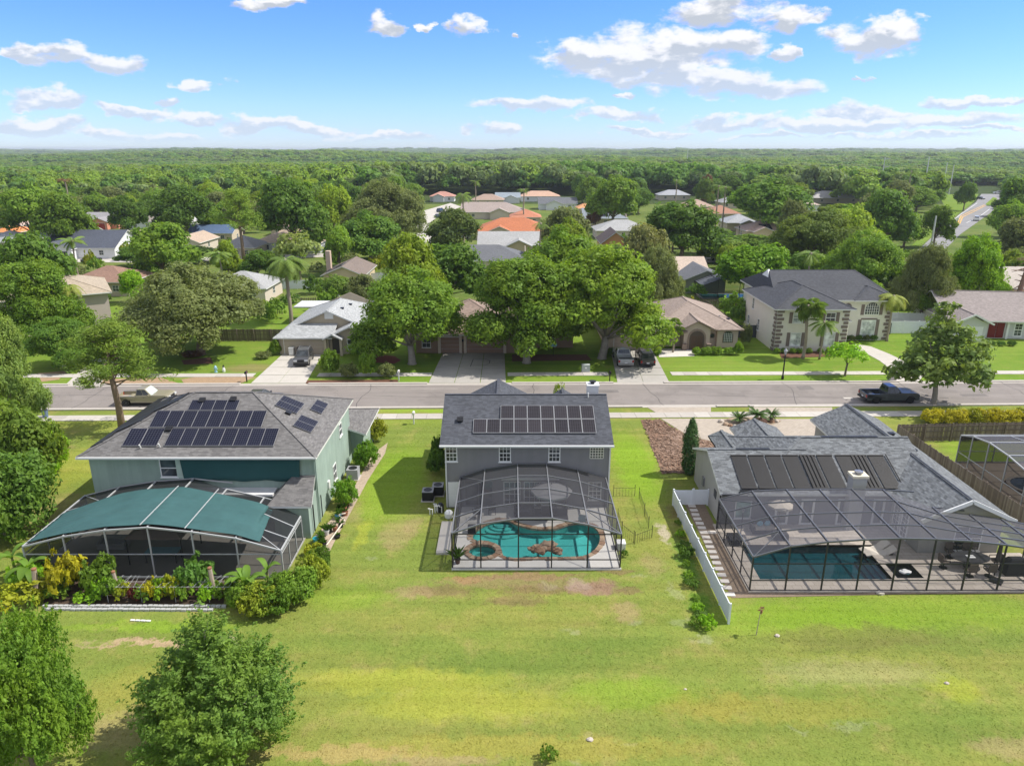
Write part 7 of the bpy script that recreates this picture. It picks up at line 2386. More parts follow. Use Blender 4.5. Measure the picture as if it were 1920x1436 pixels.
palm('sabal', 1505, 672, 566, 92, 'stout fan palm in front of the white house', 34, 1.15, tr=.22)
palm('queen', 1536, 674, 598, 91.5, 'thin feather palm right of the stout fan palm', 14, .95, tr=.13)
palm('queeny', 1663, 636, 549, 101, 'drooping yellow-green palm at the right corner of the white house', 20, 1.0, tr=.17)
palm('sabal', 1262, 655, 605, 95, 'small palm by the arched entry of the taupe house', 16, .8, tr=.12)
palm('queeny', 545, 590, 478, 112, 'tall shaggy palm behind the pale-roofed beige house', 44, 1.5, tr=.32, m=L_PAL)
palm('queen', 425, 590, 468, 126, 'feather palm behind the broad olive-grey oak', 16, 1.1)
palm('queen', 147, 520, 446, 138, 'feather palm in front of the navy-roofed house', 16, 1.1)
palm('queeny', 139, 600, 527, 100, 'palm with yellow fronds against the mauve house', 18, 1.1)
palm('far', 133, 400, 334, 235, 'tall thin palm with a brown head on the far left', 12, 1.2, m=L_RST, tr=.25)
palm('far', 892, 372, 338, 300, 'tall thin palm at the end of the side street', 12, 1.2, tr=.25)
palm('far', 868, 392, 360, 215, 'palm between the side street and the taupe roof', 14, 1.5, tr=.25)
palm('far', 1013, 440, 415, 160, 'palm right of the whitish roof', 14, 1.0, tr=.2)
palm('far', 1268, 355, 335, 300, 'palm above the big oak', 12, 1.2, tr=.25)
palm('far', 1345, 380, 345, 245, 'left palm of the pair at the rust roof', 12, 1.2, tr=.25)
palm('far', 1358, 380, 348, 240, 'right palm of the pair at the rust roof', 12, 1.2, tr=.25)
palm('far', 1703, 360, 318, 330, 'tall palm left of the second steel pole', 12, 1.5, tr=.3)
palm('queen', 1512, 540, 470, 118, 'feather palm behind the roof of the white house', 14, 1.0)
palm('far', 982, 372, 352, 270, 'pale palm beside the peach roof', 12, 1.2, tr=.25)


# --- shrubs
def shrub(px, py_base, w, h, label, m=None, kind='shrub', group=None, name=None, i=None, cat='shrub'):
    g = G(px, py_base)
    return put_tree(kind, (g.x, g.y + w * .35, 0), h, w, label, m, None, group, name, cat, i)


SHR = leaf_mat('glossy_shrub_leaf', (0.17, 0.335, 0.035))
shrub(645, 955, 2.1, 2.3, 'round bright green shrub beside the air conditioner, nearest one', SHR)
shrub(684, 884, 2.3, 2.6, 'round bright green shrub between the air conditioner and the yellow-tipped one', SHR)
shrub(703, 833, 2.2, 2.4, 'round shrub with yellow tips at the front corner of the green house', L_YG)
shrub(817, 893, 1.7, 2.3, 'dark leafy shrub against the left wall of the grey house', L_DRK)
shrub(822, 870, 1.5, 2.6, 'tall dark shrub behind the other one at the grey house wall', L_DRK)
shrub(118, 1125, 2.4, 3.0, 'yellow-leaved small tree in the garden, leftmost', L_YLW, 'bush')
shrub(178, 1120, 2.2, 2.5, 'blue-green bushy shrub right of the yellow one', L_MID, 'bush')
shrub(190, 1130, 1.3, 1.6, 'feathery bright green shrub in the garden', L_LIM, 'bush')
shrub(226, 1130, 1.1, 1.3, 'yellow-green shrub beside the left stump post', L_YG, 'bush')
shrub(251, 1132, .9, 1.1, 'dark red shrub in the garden', L_RED, 'bush')
shrub(282, 1132, 1.2, 1.5, 'yellow shrub right of the dark red one', L_YLW, 'bush')
shrub(318, 1130, 1.3, 1.7, 'yellow-green shrub under the trellis wires', L_YG, 'bush')
shrub(362, 1122, 2.5, 2.4, 'large leafy green shrub by the right stump post', leaf_mat('jade_leaf', (0.14, 0.28, 0.06)), 'bush')
shrub(388, 1134, 1.4, 1.3, 'low green shrub in front of the right stump post', L_LIM, 'bush')
for k_, (px_, w_, h_, m_, lab_) in enumerate(((100, 1.5, 1.0, L_MID, 'green leafy plant under the yellow-leaved small tree'), (205, 1.6, 1.7, L_MID, 'dense green shrub between the feathery one and the middle stump post'), (268, 1.3, 1.2, L_MID, 'green shrub between the dark red and the yellow one'), (300, 1.5, 1.5, L_LIM, 'light green shrub right of the yellow garden shrub'), (340, 1.5, 1.6, L_MID, 'green shrub left of the large leafy one'), (420, 1.6, 1.4, L_MID, 'green shrub right of the right stump post'))):
    shrub(px_, 1131, w_, h_, lab_, m_, 'bush')
shrub(155, 1134, 1.6, .7, 'low spreading plant at the garden edge', L_LIM, 'bush')
shrub(40, 1110, 2.6, 1.6, 'light green leafy clump left of the yellow shrub', L_LIM, 'bush')
shrub(20, 1150, 3.0, 1.4, 'pale green ground plants at the left edge of the garden', L_YG, 'bush')
shrub(130, 1110, 1.0, 1.5, 'dark shrub behind the yellow-leaved small tree', L_DRK, 'bush')
for k, (px, py, w, h, lab) in enumerate(((480, 1165, 2.6, 1.9, 'yellow-tipped hedge shrub nearest the maple'), (515, 1160, 2.8, 2.2, 'yellow-tipped hedge shrub, second along the curved border'), (550, 1140, 2.6, 2.3, 'yellow-tipped hedge shrub in the middle of the curved border'), (580, 1115, 2.4, 2.2, 'yellow-tipped hedge shrub at the bend of the curved border'), (592, 1080, 1.8, 1.8, 'yellow-tipped hedge shrub at the far end of the curved border'), (450, 1150, 2.0, 1.8, 'green hedge shrub behind the top of the maple'))):
    shrub(px, py, w, h, lab, (leaf_mat('hedge_tip_leaf', (0.22, 0.3, 0.03), .6, .3, (1.7, 1.25, .6)), leaf_mat('hedge_leaf', (0.13, 0.235, 0.03)), L_MID)[k % 3], 'shrub')
shrub(585, 1048, 1.3, 1.0, 'orange and green croton plants by the cage corner', L_YG, 'bush')
shrub(1328, 1185, 1.1, .9, 'bright green weed clump at the end of the white fence', L_LIM, 'bush')
shrub(1305, 1180, .8, .6, 'small weed clump left of the fence end', L_MID, 'bush')
shrub(1290, 1050, 1.1, .9, 'dark weed bush by the middle of the white fence', L_DRK, 'bush')
shrub(1030, 1434, .9, .7, 'small sapling at the bottom edge of the lawn', L_MID, 'bush')
for k_, (px_, py_) in enumerate(((1272, 985), (1278, 1010), (1284, 1030), (1287, 1065), (1293, 1085), (1299, 1105), (1306, 1128), (1311, 1150), (1318, 1165))):
    shrub(px_, py_, .55 + .25 * (k_ % 3), .35 + .2 * (k_ % 2), 'low green weed clump along the outside of the white fence', (L_MID, L_LIM, L_DRK)[k_ % 3], 'bush', group='weeds along the white fence')
shrub(1172, 1046, .5, .6, 'small dark plant at the right corner of the middle cage', L_DRK, 'bush')
# across the street
for k, (px, py, w, h, m_, lab) in enumerate(((617, 708, 2.6, 3.4, L_MID, 'tall grassy shrub left of the low ones on the mulch strip'), (652, 712, 2.4, 1.9, L_OLV, 'low olive shrub between the tall grassy ones'), (688, 710, 2.2, 3.2, L_MID, 'tall grassy shrub right of the low olive one'), (724, 712, 2.4, 1.9, L_OLV, 'low olive shrub at the right end of the mulch strip'), (515, 668, 1.6, 2.3, L_MID, 'green shrub at the left corner of the beige house'), (490, 675, 2.2, 1.0, L_OLV, 'low pale shrub beside the left driveway'))):
    shrub(px, py, w, h, lab, m_)
for k, (px, w) in enumerate(((1306, 1.2), (1325, 1.6), (1345, 1.7), (1368, 1.5), (1386, 1.4))):
    shrub(px, 667, w, 1.15 if k != 4 else 1.9, ('clipped round shrub beside the entry of the taupe house', 'clipped shrub left of the arched window', 'clipped shrub under the arched window', 'clipped shrub right of the arched window', 'taller shrub at the right corner of the taupe house')[k], L_MID)
for k, px in enumerate((1458, 1472, 1488, 1500, 1518, 1540, 1556)):
    shrub(px, 664, 1.0, .8, 'low dark shrub along the front wall of the white house', L_DRK if k % 2 else L_MID, group='foundation shrubs of the white house')
for k, px in enumerate((1585, 1598, 1612, 1626, 1640)):
    shrub(px, 640, 1.1, .9, 'low flowering shrub under the big window of the white house', L_OLV if k % 2 else L_DRK, group='shrubs under the big window')
shrub(1400, 652, 1.8, 3.4, 'sparse pale vine-like shrub left of the dark grey gate', L_OLV)
shrub(1232, 668, 1.2, 1.2, 'small dark shrub right of the parked dark car', L_DRK)
shrub(1147, 668, 1.2, 1.2, 'small dark shrub left of the silver pickup', L_DRK)
shrub(355, 672, 3.2, .7, 'ring of reddish plants round the foot of the olive-grey oak', L_RST)
for px in (1860, 1880, 1900): shrub(px, 650, 1.3, .8, 'low shrub under the windows of the red-door house', L_DRK, group='shrubs of the red-door house')
shrub(1312, 888 - 30, .2, .2, 'tiny weed on the bare mulch', L_MID) if False else None
# the yellow hedge: single shrubs that touch
for k in range(10):
    t = put_tree('shrub', (42.2 + k * 1.35, 68.1 + .1 * math.sin(k * 2), 0), 1.7 + .2 * math.sin(k * 3.1), 2.1, 'yellow-topped hedge shrub behind the wooden fence', L_YLW if k % 4 != 3 else L_YG, None, 'yellow hedge behind the wooden fence', 'hedge_shrub', 'shrub')
# columnar cypress
def cypress(px, py_base, py_top, w, label):
    g = G(px, py_base); H = P(px, py_top, g.y).z
    rg = np.random.default_rng(9)
    N = 420
    z = rg.random(N) ** .9; a = rg.random(N) * 6.28
    r = w / 2 * np.minimum(1, 2.6 * (1 - z) ** .8) * np.minimum(1, .55 + z * 3) * rg.uniform(.7, 1.02, N)
    C = np.stack([r * np.cos(a), r * np.sin(a), .15 + z * (H - .25)], 1); O = np.stack([np.cos(a), np.sin(a), np.full(N, .7)], 1)
    p, nr = clumps(C, O, .17, 34, rg, 1.6, .3, .4)
    t = thing('cypress_tree', label, 'tree', (g.x, g.y + w * .3, 0))
    link_mesh('crown', leaf_mesh('crown', p, nr, .06, L_CYP, 9), t)
    MB().tube([(0, 0, -.05), (0, 0, H * .8)], [.08, .03], 6).build('trunk', BARK, t)


cypress(1293, 892, 789, 1.25, 'dark columnar cypress at the left wall of the low grey house')
# sago palms
SAGO = frond_mesh(1.15, 22, .22, .42, leaf_mat('sago_leaf', (0.085, 0.16, 0.04), .35, .2))
for k, (px, py, s, h) in enumerate(((1385, 792, .95, .45), (1418, 793, 1.25, .9), (1446, 789, .85, .7))):
    g = G(px, py)
    t = thing('sago_palm', ('left sago palm on the round stone bed in the paver driveway', 'tallest sago palm in the middle of the round stone bed', 'right sago palm on the round stone bed in the paver driveway')[k], 'sago palm', (g.x, g.y, 0))
    MB().tube([(0, 0, -.05), (0, 0, h)], [.2, .17], 8).build('trunk', PTRUNK, t)
    rd = random.Random(k)
    for i in range(30):
        link_mesh('frond', SAGO, t, (0, 0, h), (0, -rd.uniform(-.35, .75), i * 2.4), (s, s, s))
rd = random.Random(6)
for i in range(13):
    g = G(1352 + 8.6 * i, 795 + 5 * math.sin(i * .52) - (3 if i in (0, 12) else 0)); s = rd.uniform(.14, .28)
    o = MB().blob((0, 0, s * .4), (s * 1.2, s, s * .8), i, .2).build('garden_rock', COPS[i % 3] if i % 3 else mat('pale_rock', (.5, .44, .38), .9, .2), None, loc=(g.x, g.y, .03)); put_tags(o, 'garden rock on the rim of the round stone bed', 'rock', 'rocks round the sago palms')
g = G(1428, 793); o = MB().blob((0, 0, .3), (.42, .38, .42), 3, .15).build('boulder', mat('red_rock', (.30, .19, .15), .9, .2), None, loc=(g.x, g.y - .2, .03)); put_tags(o, 'reddish boulder right of the tallest sago palm', 'boulder')
# banana plants
BAN = None


def banana_leaf(L, w):
    mb = MB(); n = 9; vv = []
    for i in range(n + 1):
        t = i / n
        c = Vector((L * (.75 * t), 0, L * (.85 * t - .75 * t * t)))
        ww = w * math.sin(math.pi * (.08 + .9 * t)) ** .6 * (1 if t < .98 else .2)
        vv += [c + Vector((0, -ww, ww * .35)), c, c + Vector((0, ww, ww * .35))]
    ff = []
    for i in range(n):
        a = i * 3
        ff += [(a, a + 1, a + 4, a + 3), (a + 1, a + 2, a + 5, a + 4)]
    mb.add(vv, ff)
    return mb.mesh('leaf', L_BAN, True)


BL = banana_leaf(1.9, .26)
for px, py, h, n, s, lab in ((462, 1128, 1.1, 8, 1.0, 'banana plant with big pale leaves right of the right stump post'), (502, 1112, 1.5, 4, .75, 'young banana plant by the cage corner post'), (55, 1100, 1.2, 6, 1.1, 'banana plant at the left corner of the garden'), (25, 1085, 1.4, 5, 1.0, 'banana plant at the left edge behind the garden')):
    g = G(px, py); t = thing('banana_plant', lab, 'banana plant', (g.x, g.y + .3, 0), px * .1)
    MB().tube([(0, 0, -.05), (0, 0, h)], [.11, .07], 7).build('stem', mat('banana_stem', (.25, .27, .10), .7, .2), t)
    rd = random.Random(px)
    for i in range(n): link_mesh('leaf', BL, t, (0, 0, h - .05), (rd.uniform(-.2, .2), rd.uniform(-.5, .35), i * 2.4 + rd.uniform(-.3, .3)), (s * rd.uniform(.75, 1.05),) * 3)
# stump posts and trellis in the garden
for px, pb, pt_, r, lab in ((402, 1120, 1066, .15, 'pale stump post with a brown top, right one'), (222, 1118, 1073, .13, 'pale stump post with a brown top in the middle of the garden'), (72, 1120, 1068, .17, 'broken rotten trunk at the left of the garden')):
    g = G(px, pb); H = P(px, pt_, g.y).z; t = thing('stump_post', lab, 'post', (g.x, g.y, 0))
    rd = random.Random(px)
    MB().tube([(0, 0, -.05), (.02, 0, H * .5), (-.03 if px > 100 else .12, 0, H)], [r, r * .92, r * .85], 8).build('trunk', mat('pale_wood', (.42, .34, .28), .9, .3, 4, .5, 20), t)
    MB().lathe([(r * .86, 0), (r * .9, .1), (r * .4, .14)], (-.03 if px > 100 else .12, 0, H + .002), 9).build('top', mat('rotten_wood', (.30, .14, .08), .95, .3), t)
tl = thing('trellis', 'low grey wire trellis over the garden plants', 'trellis', (0, 0, 0))
a, b = G(185, 1100, 1.1), G(440, 1100, 1.1)
for k in range(3): MB().bar((a.x, a.y + .55 * k, 1.1), (b.x, b.y + .55 * k, 1.1), .018).build('wire', ALUW, tl)
for i in range(24):
    x = a.x + (b.x - a.x) * i / 23
    MB().bar((x, a.y - .1, 1.12), (x + rt.uniform(-.3, .6), a.y + 1.25, 1.12), .012).build('rod', ALUW, tl)
for i in range(4):
    x = a.x + (b.x - a.x) * (i + .2) / 4
    MB().bar((x, a.y, 0), (x, a.y, 1.1), .03).build('post', ALUW, tl)
# little palm sapling on the lawn at the right
g = G(1418, 1190); t = thing('sapling', 'thin staked sapling with a reddish top on the lawn by the fence end', 'sapling', tuple(g))
MB().tube([(0, 0, 0), (.06, 0, 1.3), (.1, 0, 1.75)], [.03, .02, .015], 6).build('stem', mat('pale_wood', (.42, .34, .28)), t)
mb = MB(); rd = random.Random(1)
for i in range(14):
    p0 = Vector((.1, 0, 1.55 + rd.uniform(0, .25))); d = Vector((rd.uniform(-1, 1), rd.uniform(-1, 1), rd.uniform(-.3, 1))).normalized() * .22
    s = Vector((-d.y, d.x, 0)) * .3; mb.poly([p0, p0 + d * .6 - s, p0 + d]); mb.poly([p0, p0 + d, p0 + d * .6 + s])
mb.build('leaves', L_RST, t)
# brown climber-covered trunk at the right edge
t = thing('dead_tree', 'bare reddish brown tree trunk at the right edge', 'tree', tuple(P(1914, 520, 112) * Vector((1, 1, 0))) if False else (P(1914, 520, 112).x, 112, 0))
mb = MB(); mb.tube([(0, 0, 0), (.3, 0, 5), (.8, 0, 10.5)], [.5, .4, .2], 7)
rd = random.Random(2)
for i in range(26):
    z = rd.uniform(5, 10.5); e = Vector((rd.uniform(-1.6, 1.8), rd.uniform(-1, 1), z + rd.uniform(-1.2, .4))); mb.tube([(z * .07, 0, z), e], [.12, .03], 4)
mb.build('trunk', mat('reddish_bark', (.24, .15, .11), .95, .3, 4, .5), t)

# --- trees between and beyond the houses, each a tree of its own
KEEP += [(780, 865, 380, 468, 330), (1715, 1890, 360, 462, 600), (1255, 1420, 450, 500, 160), (200, 300, 472, 496, 165), (590, 690, 462, 482, 165), (1770, 1920, 640, 700, 90)]
HOUSES = [(o.location.x, o.location.y) for o in COL.objects if o.type == 'EMPTY' and o.get('category') == 'house' and o.location.y > 100]
NAMES = [(o.location.x, o.location.y, o['label']) for o in COL.objects if o.type == 'EMPTY' and o.get('category') == 'house' and o.location.y > 110]
FILL = [('midoak', L_MID, 'mid green'), ('midoak', L_DRK, 'dark green'), ('midoak', L_OLV, 'olive green'), ('midoak', L_YEL, 'yellow-green'), ('midoak', leaf_mat('wood_mix', (0.171, 0.275, 0.053)), 'grass green')]
def wood_edge(t):
    """distance at which the woods begin, by bearing"""
    return 335 + 105 * min(1, max(0, (.42 - abs(t - .04)) / .1)) * (1 if -.16 < t < .42 else .35)


cand = 0
placed = [(t_[4], t_[3], t_[5]) for t_ in TREES]
n_fill = 0
print('hand', len(TREES))
MAXFILL = 222
rf_ = random.Random(12)
FILLS = []
while n_fill < MAXFILL and cand < 26000:
    cand += 1
    Y = 122 + (395 - 122) * rf_.random() ** 1.05
    x = rf_.uniform(-.76, .76) * Y
    if Y > wood_edge(x / Y) - 6: continue
    W_ = rf_.uniform(9, 17) if Y > 170 else rf_.uniform(6, 10)
    H_ = rf_.uniform(7.5, 13) if Y > 210 else rf_.uniform(4.5, 9)
    if Y > 320: H_ *= 1.15
    if any((x - a) ** 2 + (Y - b) ** 2 < (W_ * .36 + w_ * .36) ** 2 for a, b, w_ in placed): continue
    if any((x - a) ** 2 + (Y - b) ** 2 < (W_ * .4 + 8.0) ** 2 for a, b in HOUSES): continue
    zc = Y * CT + (CAM_H - H_ * .6) * ST
    pxc = 960 + x / zc * FPX; hw = W_ / 2 / zc * FPX
    def pyz(z):
        d = Vector((0, Y, z - CAM_H)); f = d.y * CT - d.z * ST; u = d.y * ST + d.z * CT
        return 718 - u / f * FPX
    pt, pb = pyz(H_), pyz(0)
    if any(pxc + hw > a and pxc - hw < b and pb > c and pt < d_ and Y < yy + 4 for a, b, c, d_, yy in KEEP): continue
    kind, m_, cn = FILL[rf_.choice([0, 0, 1, 1, 2, 3, 4, 4])]
    near = min(NAMES, key=lambda q: (q[0] - x) ** 2 + (q[1] - Y) ** 2)
    rel = ('behind' if Y > near[1] + 9 else 'in front of' if Y < near[1] - 9 else ('left of' if x < near[0] else 'right of'))
    sz = 'large' if W_ > 10.5 else 'small' if W_ < 7.5 else 'middling'
    lab = '%s %s tree %s the %s' % (sz, cn, rel, ' '.join(near[2].split()[:5])) if Y < 345 else '%s %s tree at the near edge of the woods' % (sz, cn)
    lab = ' '.join(lab.split()[:12])
    for wd in (' with', ' in', ' of', ' the', ' a', ' and', ' on', ' its', ' behind', ' just', ' above', ' right', ' left', ' carrying', ' among', ' at', ' under', ' before', ' facing'):
        if lab.endswith(wd): lab = lab[:-len(wd)]
    placed.append((x, Y, W_)); n_fill += 1
    FILLS.append(put_tree(kind, (x, Y, 0), H_, W_, lab, m_, group='trees among and beyond the houses'))
print('fill trees', n_fill, 'tried', cand)

YARD = 0
for c_ in range(9000):
    if YARD >= 120: break
    Y = rf_.uniform(108, 240); x = rf_.uniform(-.72, .72) * Y
    W_ = rf_.uniform(2.2, 5.0); H_ = rf_.uniform(1.6, 4.6)
    if any((x - a) ** 2 + (Y - b) ** 2 < 9.5 ** 2 for a, b in HOUSES) or any((x - a) ** 2 + (Y - b) ** 2 < (W_ * .4 + w_ * .4) ** 2 for a, b, w_ in placed): continue
    zc = Y * CT + (CAM_H - 2) * ST; pxc = 960 + x / zc * FPX; hw = W_ / 2 / zc * FPX
    if any(pxc + hw > a and pxc - hw < b and pyz(0) > c and pyz(H_) < d_ and Y < yy + 4 for a, b, c, d_, yy in KEEP): continue
    near = min(NAMES, key=lambda q: (q[0] - x) ** 2 + (q[1] - Y) ** 2)
    m_, cn = rf_.choice([(L_MID, 'green'), (L_LIM, 'bright green'), (L_DRK, 'dark'), (L_YG, 'yellowish'), (L_OLV, 'greyish')])
    lab = ' '.join(('%s garden shrub %s the %s' % (cn, 'behind' if Y > near[1] + 6 else 'left of' if x < near[0] else 'right of', near[2])).split()[:11])
    for wd in (' with', ' in', ' of', ' the', ' a', ' and', ' on', ' its', ' behind', ' just', ' above', ' right', ' left', ' carrying', ' among', ' at', ' under', ' before', ' facing'):
        if lab.endswith(wd): lab = lab[:-len(wd)]
    placed.append((x, Y, W_)); YARD += 1
    put_tree('bush', (x, Y, 0), H_, W_, lab, m_, group='garden shrubs behind the front row of houses', cat='shrub')

# --- the far wood: one mass of crowns out to the horizon
fc = bpy.data.collections.new('wood_sources')
for i, (me, tr, ph, pw) in enumerate(PROTO['wood']):
    o = bpy.data.objects.new('wood_source_%d' % i, me)
    fc.objects.link(o)
rg = np.random.default_rng(21)
P_, S_, I_ = [], [], []
bands = [(332, 560, 9.2), (560, 800, 11), (800, 1200, 13.5), (1200, 1800, 18.5), (1800, 2800, 27), (2800, 4300, 40), (4300, 7200, 64)]
for y0, y1, sp in bands:
    y = y0
    while y < y1:
        n = int(1.62 * y / sp)
        xs = (np.arange(n) + rg.uniform(-.45, .45, n)) * sp - .81 * y
        ys = y + rg.uniform(-.5, .5, n) * sp
        k = sp / 8.0
        hh = rg.uniform(.72, 1.15, n) * (1 + .25 * np.sin(xs * .004 + ys * .002)) * (1.0 if y < 1200 else 1.0 + .12 * k)
        P_.append(np.stack([xs, ys, np.full(n, -.5 * k)], 1)); S_.append(np.stack([rg.uniform(.85, 1.25, n) * k, rg.uniform(.85, 1.25, n) * k, hh], 1)); I_.append(rg.integers(0, 5, n))
        y += sp * .95
# wood on both flanks of the near houses, beyond the frame's edges it carries on
for sgn in (-1, 1):
    n = 420
    ys = rg.uniform(120, 395, n); xs = sgn * (ys * .80 + rg.uniform(4, 70, n))
    P_.append(np.stack([xs, ys, np.zeros(n)], 1)); S_.append(np.stack([rg.uniform(.8, 1.2, n), rg.uniform(.8, 1.2, n), rg.uniform(.7, 1.0, n)], 1)); I_.append(rg.integers(0, 5, n))
PP, SS, II = np.concatenate(P_), np.concatenate(S_), np.concatenate(I_)
ok = np.array([q[1] > wood_edge(q[0] / q[1]) or abs(q[0]) > .79 * q[1] for q in PP])
hwy = np.array([(1755 < 960 + q[0] / (q[1] * CT + 8) * FPX < 1890) and q[1] < 560 for q in PP])
ok &= ~hwy
PP, SS, II = PP[ok], SS[ok], II[ok]
qx, qy = PP[:, 0], PP[:, 1]
w1 = np.sin(qx * .011 + 1.3 * np.sin(qy * .006)) + np.sin(qy * .014 + 1.7 * np.sin(qx * .005 + 2)) + .6 * np.sin(qx * .031 + qy * .023)
w2 = np.sin(qx * .0042 + 2 * np.sin(qy * .0021 + 1)) + np.sin(qy * .0055 + 1.5 * np.sin(qx * .003))
II = np.where(rg.random(len(II)) < .6, np.clip(((w1 + 2.6) / 5.2 * 5).astype(int), 0, 4), II)
SS[:, 2] *= 1 + .22 * np.clip(w2, -1.2, 1.6) + .10 * np.clip(w1, -1, 1)
SS[:, :2] *= (1.08 + .2 * np.clip(w1, -1, 1))[:, None]
keepw = ~((w1 + .8 * w2 < -2.35) & (qy > 520) & (rg.random(len(qx)) < .9))
PP, SS, II = PP[keepw], SS[keepw], II[keepw]
# leave the highway corridor open
a_ = np.array([G(1850, 366).x, G(1850, 366).y])
me = bpy.data.meshes.new('far_wood')
me.vertices.add(len(PP)); me.vertices.foreach_set('co', PP.astype(np.float32).ravel())
at = me.attributes.new('sc', 'FLOAT_VECTOR', 'POINT'); at.data.foreach_set('vector', SS.astype(np.float32).ravel())
at = me.attributes.new('idx', 'INT', 'POINT'); at.data.foreach_set('value', II.astype(np.int32))
at = me.attributes.new('rz', 'FLOAT_VECTOR', 'POINT'); at.data.foreach_set('vector', np.stack([np.zeros(len(PP)), np.zeros(len(PP)), rg.random(len(PP)) * 6.28], 1).astype(np.float32).ravel())
me.update()
fw = link_mesh('far_wood', me); fw['kind'] = 'stuff'
ng = bpy.data.node_groups.new('wood_scatter', 'GeometryNodeTree')
ng.interface.new_socket('Geometry', in_out='INPUT', socket_type='NodeSocketGeometry')
ng.interface.new_socket('Geometry', in_out='OUTPUT', socket_type='NodeSocketGeometry')
gi, go = ng.nodes.new('NodeGroupInput'), ng.nodes.new('NodeGroupOutput')
ci = ng.nodes.new('GeometryNodeCollectionInfo'); ci.inputs[0].default_value = fc; ci.inputs['Separate Children'].default_value = True; ci.inputs['Reset Children'].default_value = True
ip = ng.nodes.new('GeometryNodeInstanceOnPoints'); ip.inputs['Pick Instance'].default_value = True


def nat(nm, typ):
    n = ng.nodes.new('GeometryNodeInputNamedAttribute'); n.data_type = typ; n.inputs[0].default_value = nm
    return n.outputs[0]


ng.links.new(gi.outputs[0], ip.inputs['Points']); ng.links.new(ci.outputs[0], ip.inputs['Instance'])
ng.links.new(nat('idx', 'INT'), ip.inputs['Instance Index']); ng.links.new(nat('sc', 'FLOAT_VECTOR'), ip.inputs['Scale'])
er = ng.nodes.new('FunctionNodeEulerToRotation'); ng.links.new(nat('rz', 'FLOAT_VECTOR'), er.inputs[0]); ng.links.new(er.outputs[0], ip.inputs['Rotation'])
ng.links.new(ip.outputs[0], go.inputs[0])
md = fw.modifiers.new('scatter', 'NODES'); md.node_group = ng
print('wood crowns', len(PP))
# ------------------------------------------------------------------ vehicles
def paint(name, col, rough=.28):
    if name in MATS: return MATS[name]
    m, t, out = new_mat(name)
    b = t.n('ShaderNodeBsdfPrincipled', i_Base_Color=(*col, 1), i_Roughness=rough)
    b.inputs['Coat Weight'].default_value = .6
    b.inputs['Coat Roughness'].default_value = .06
    t.put(out.inputs[0], b)
    MATS[name] = m
    return m


CARGLASS = glass_mat('car_glass', (.012, .015, .018), .04)
SUNSHADE = mat('silver_windscreen', (.55, .68, .68), .3, .1)
HEADL = mat('headlight_lens', (.6, .62, .64), .12, .05)
TAILL = mat('tail_light_lens', (.35, .01, .01), .2, .05)
PLATE = mat('number_plate', (.7, .7, .72), .4, .05)


def arch(cx, r, z, n=7):
    return [(cx + r * math.cos(math.pi - math.pi * k / n), z + r * math.sin(math.pi - math.pi * k / n)) for k in range(n + 1)]


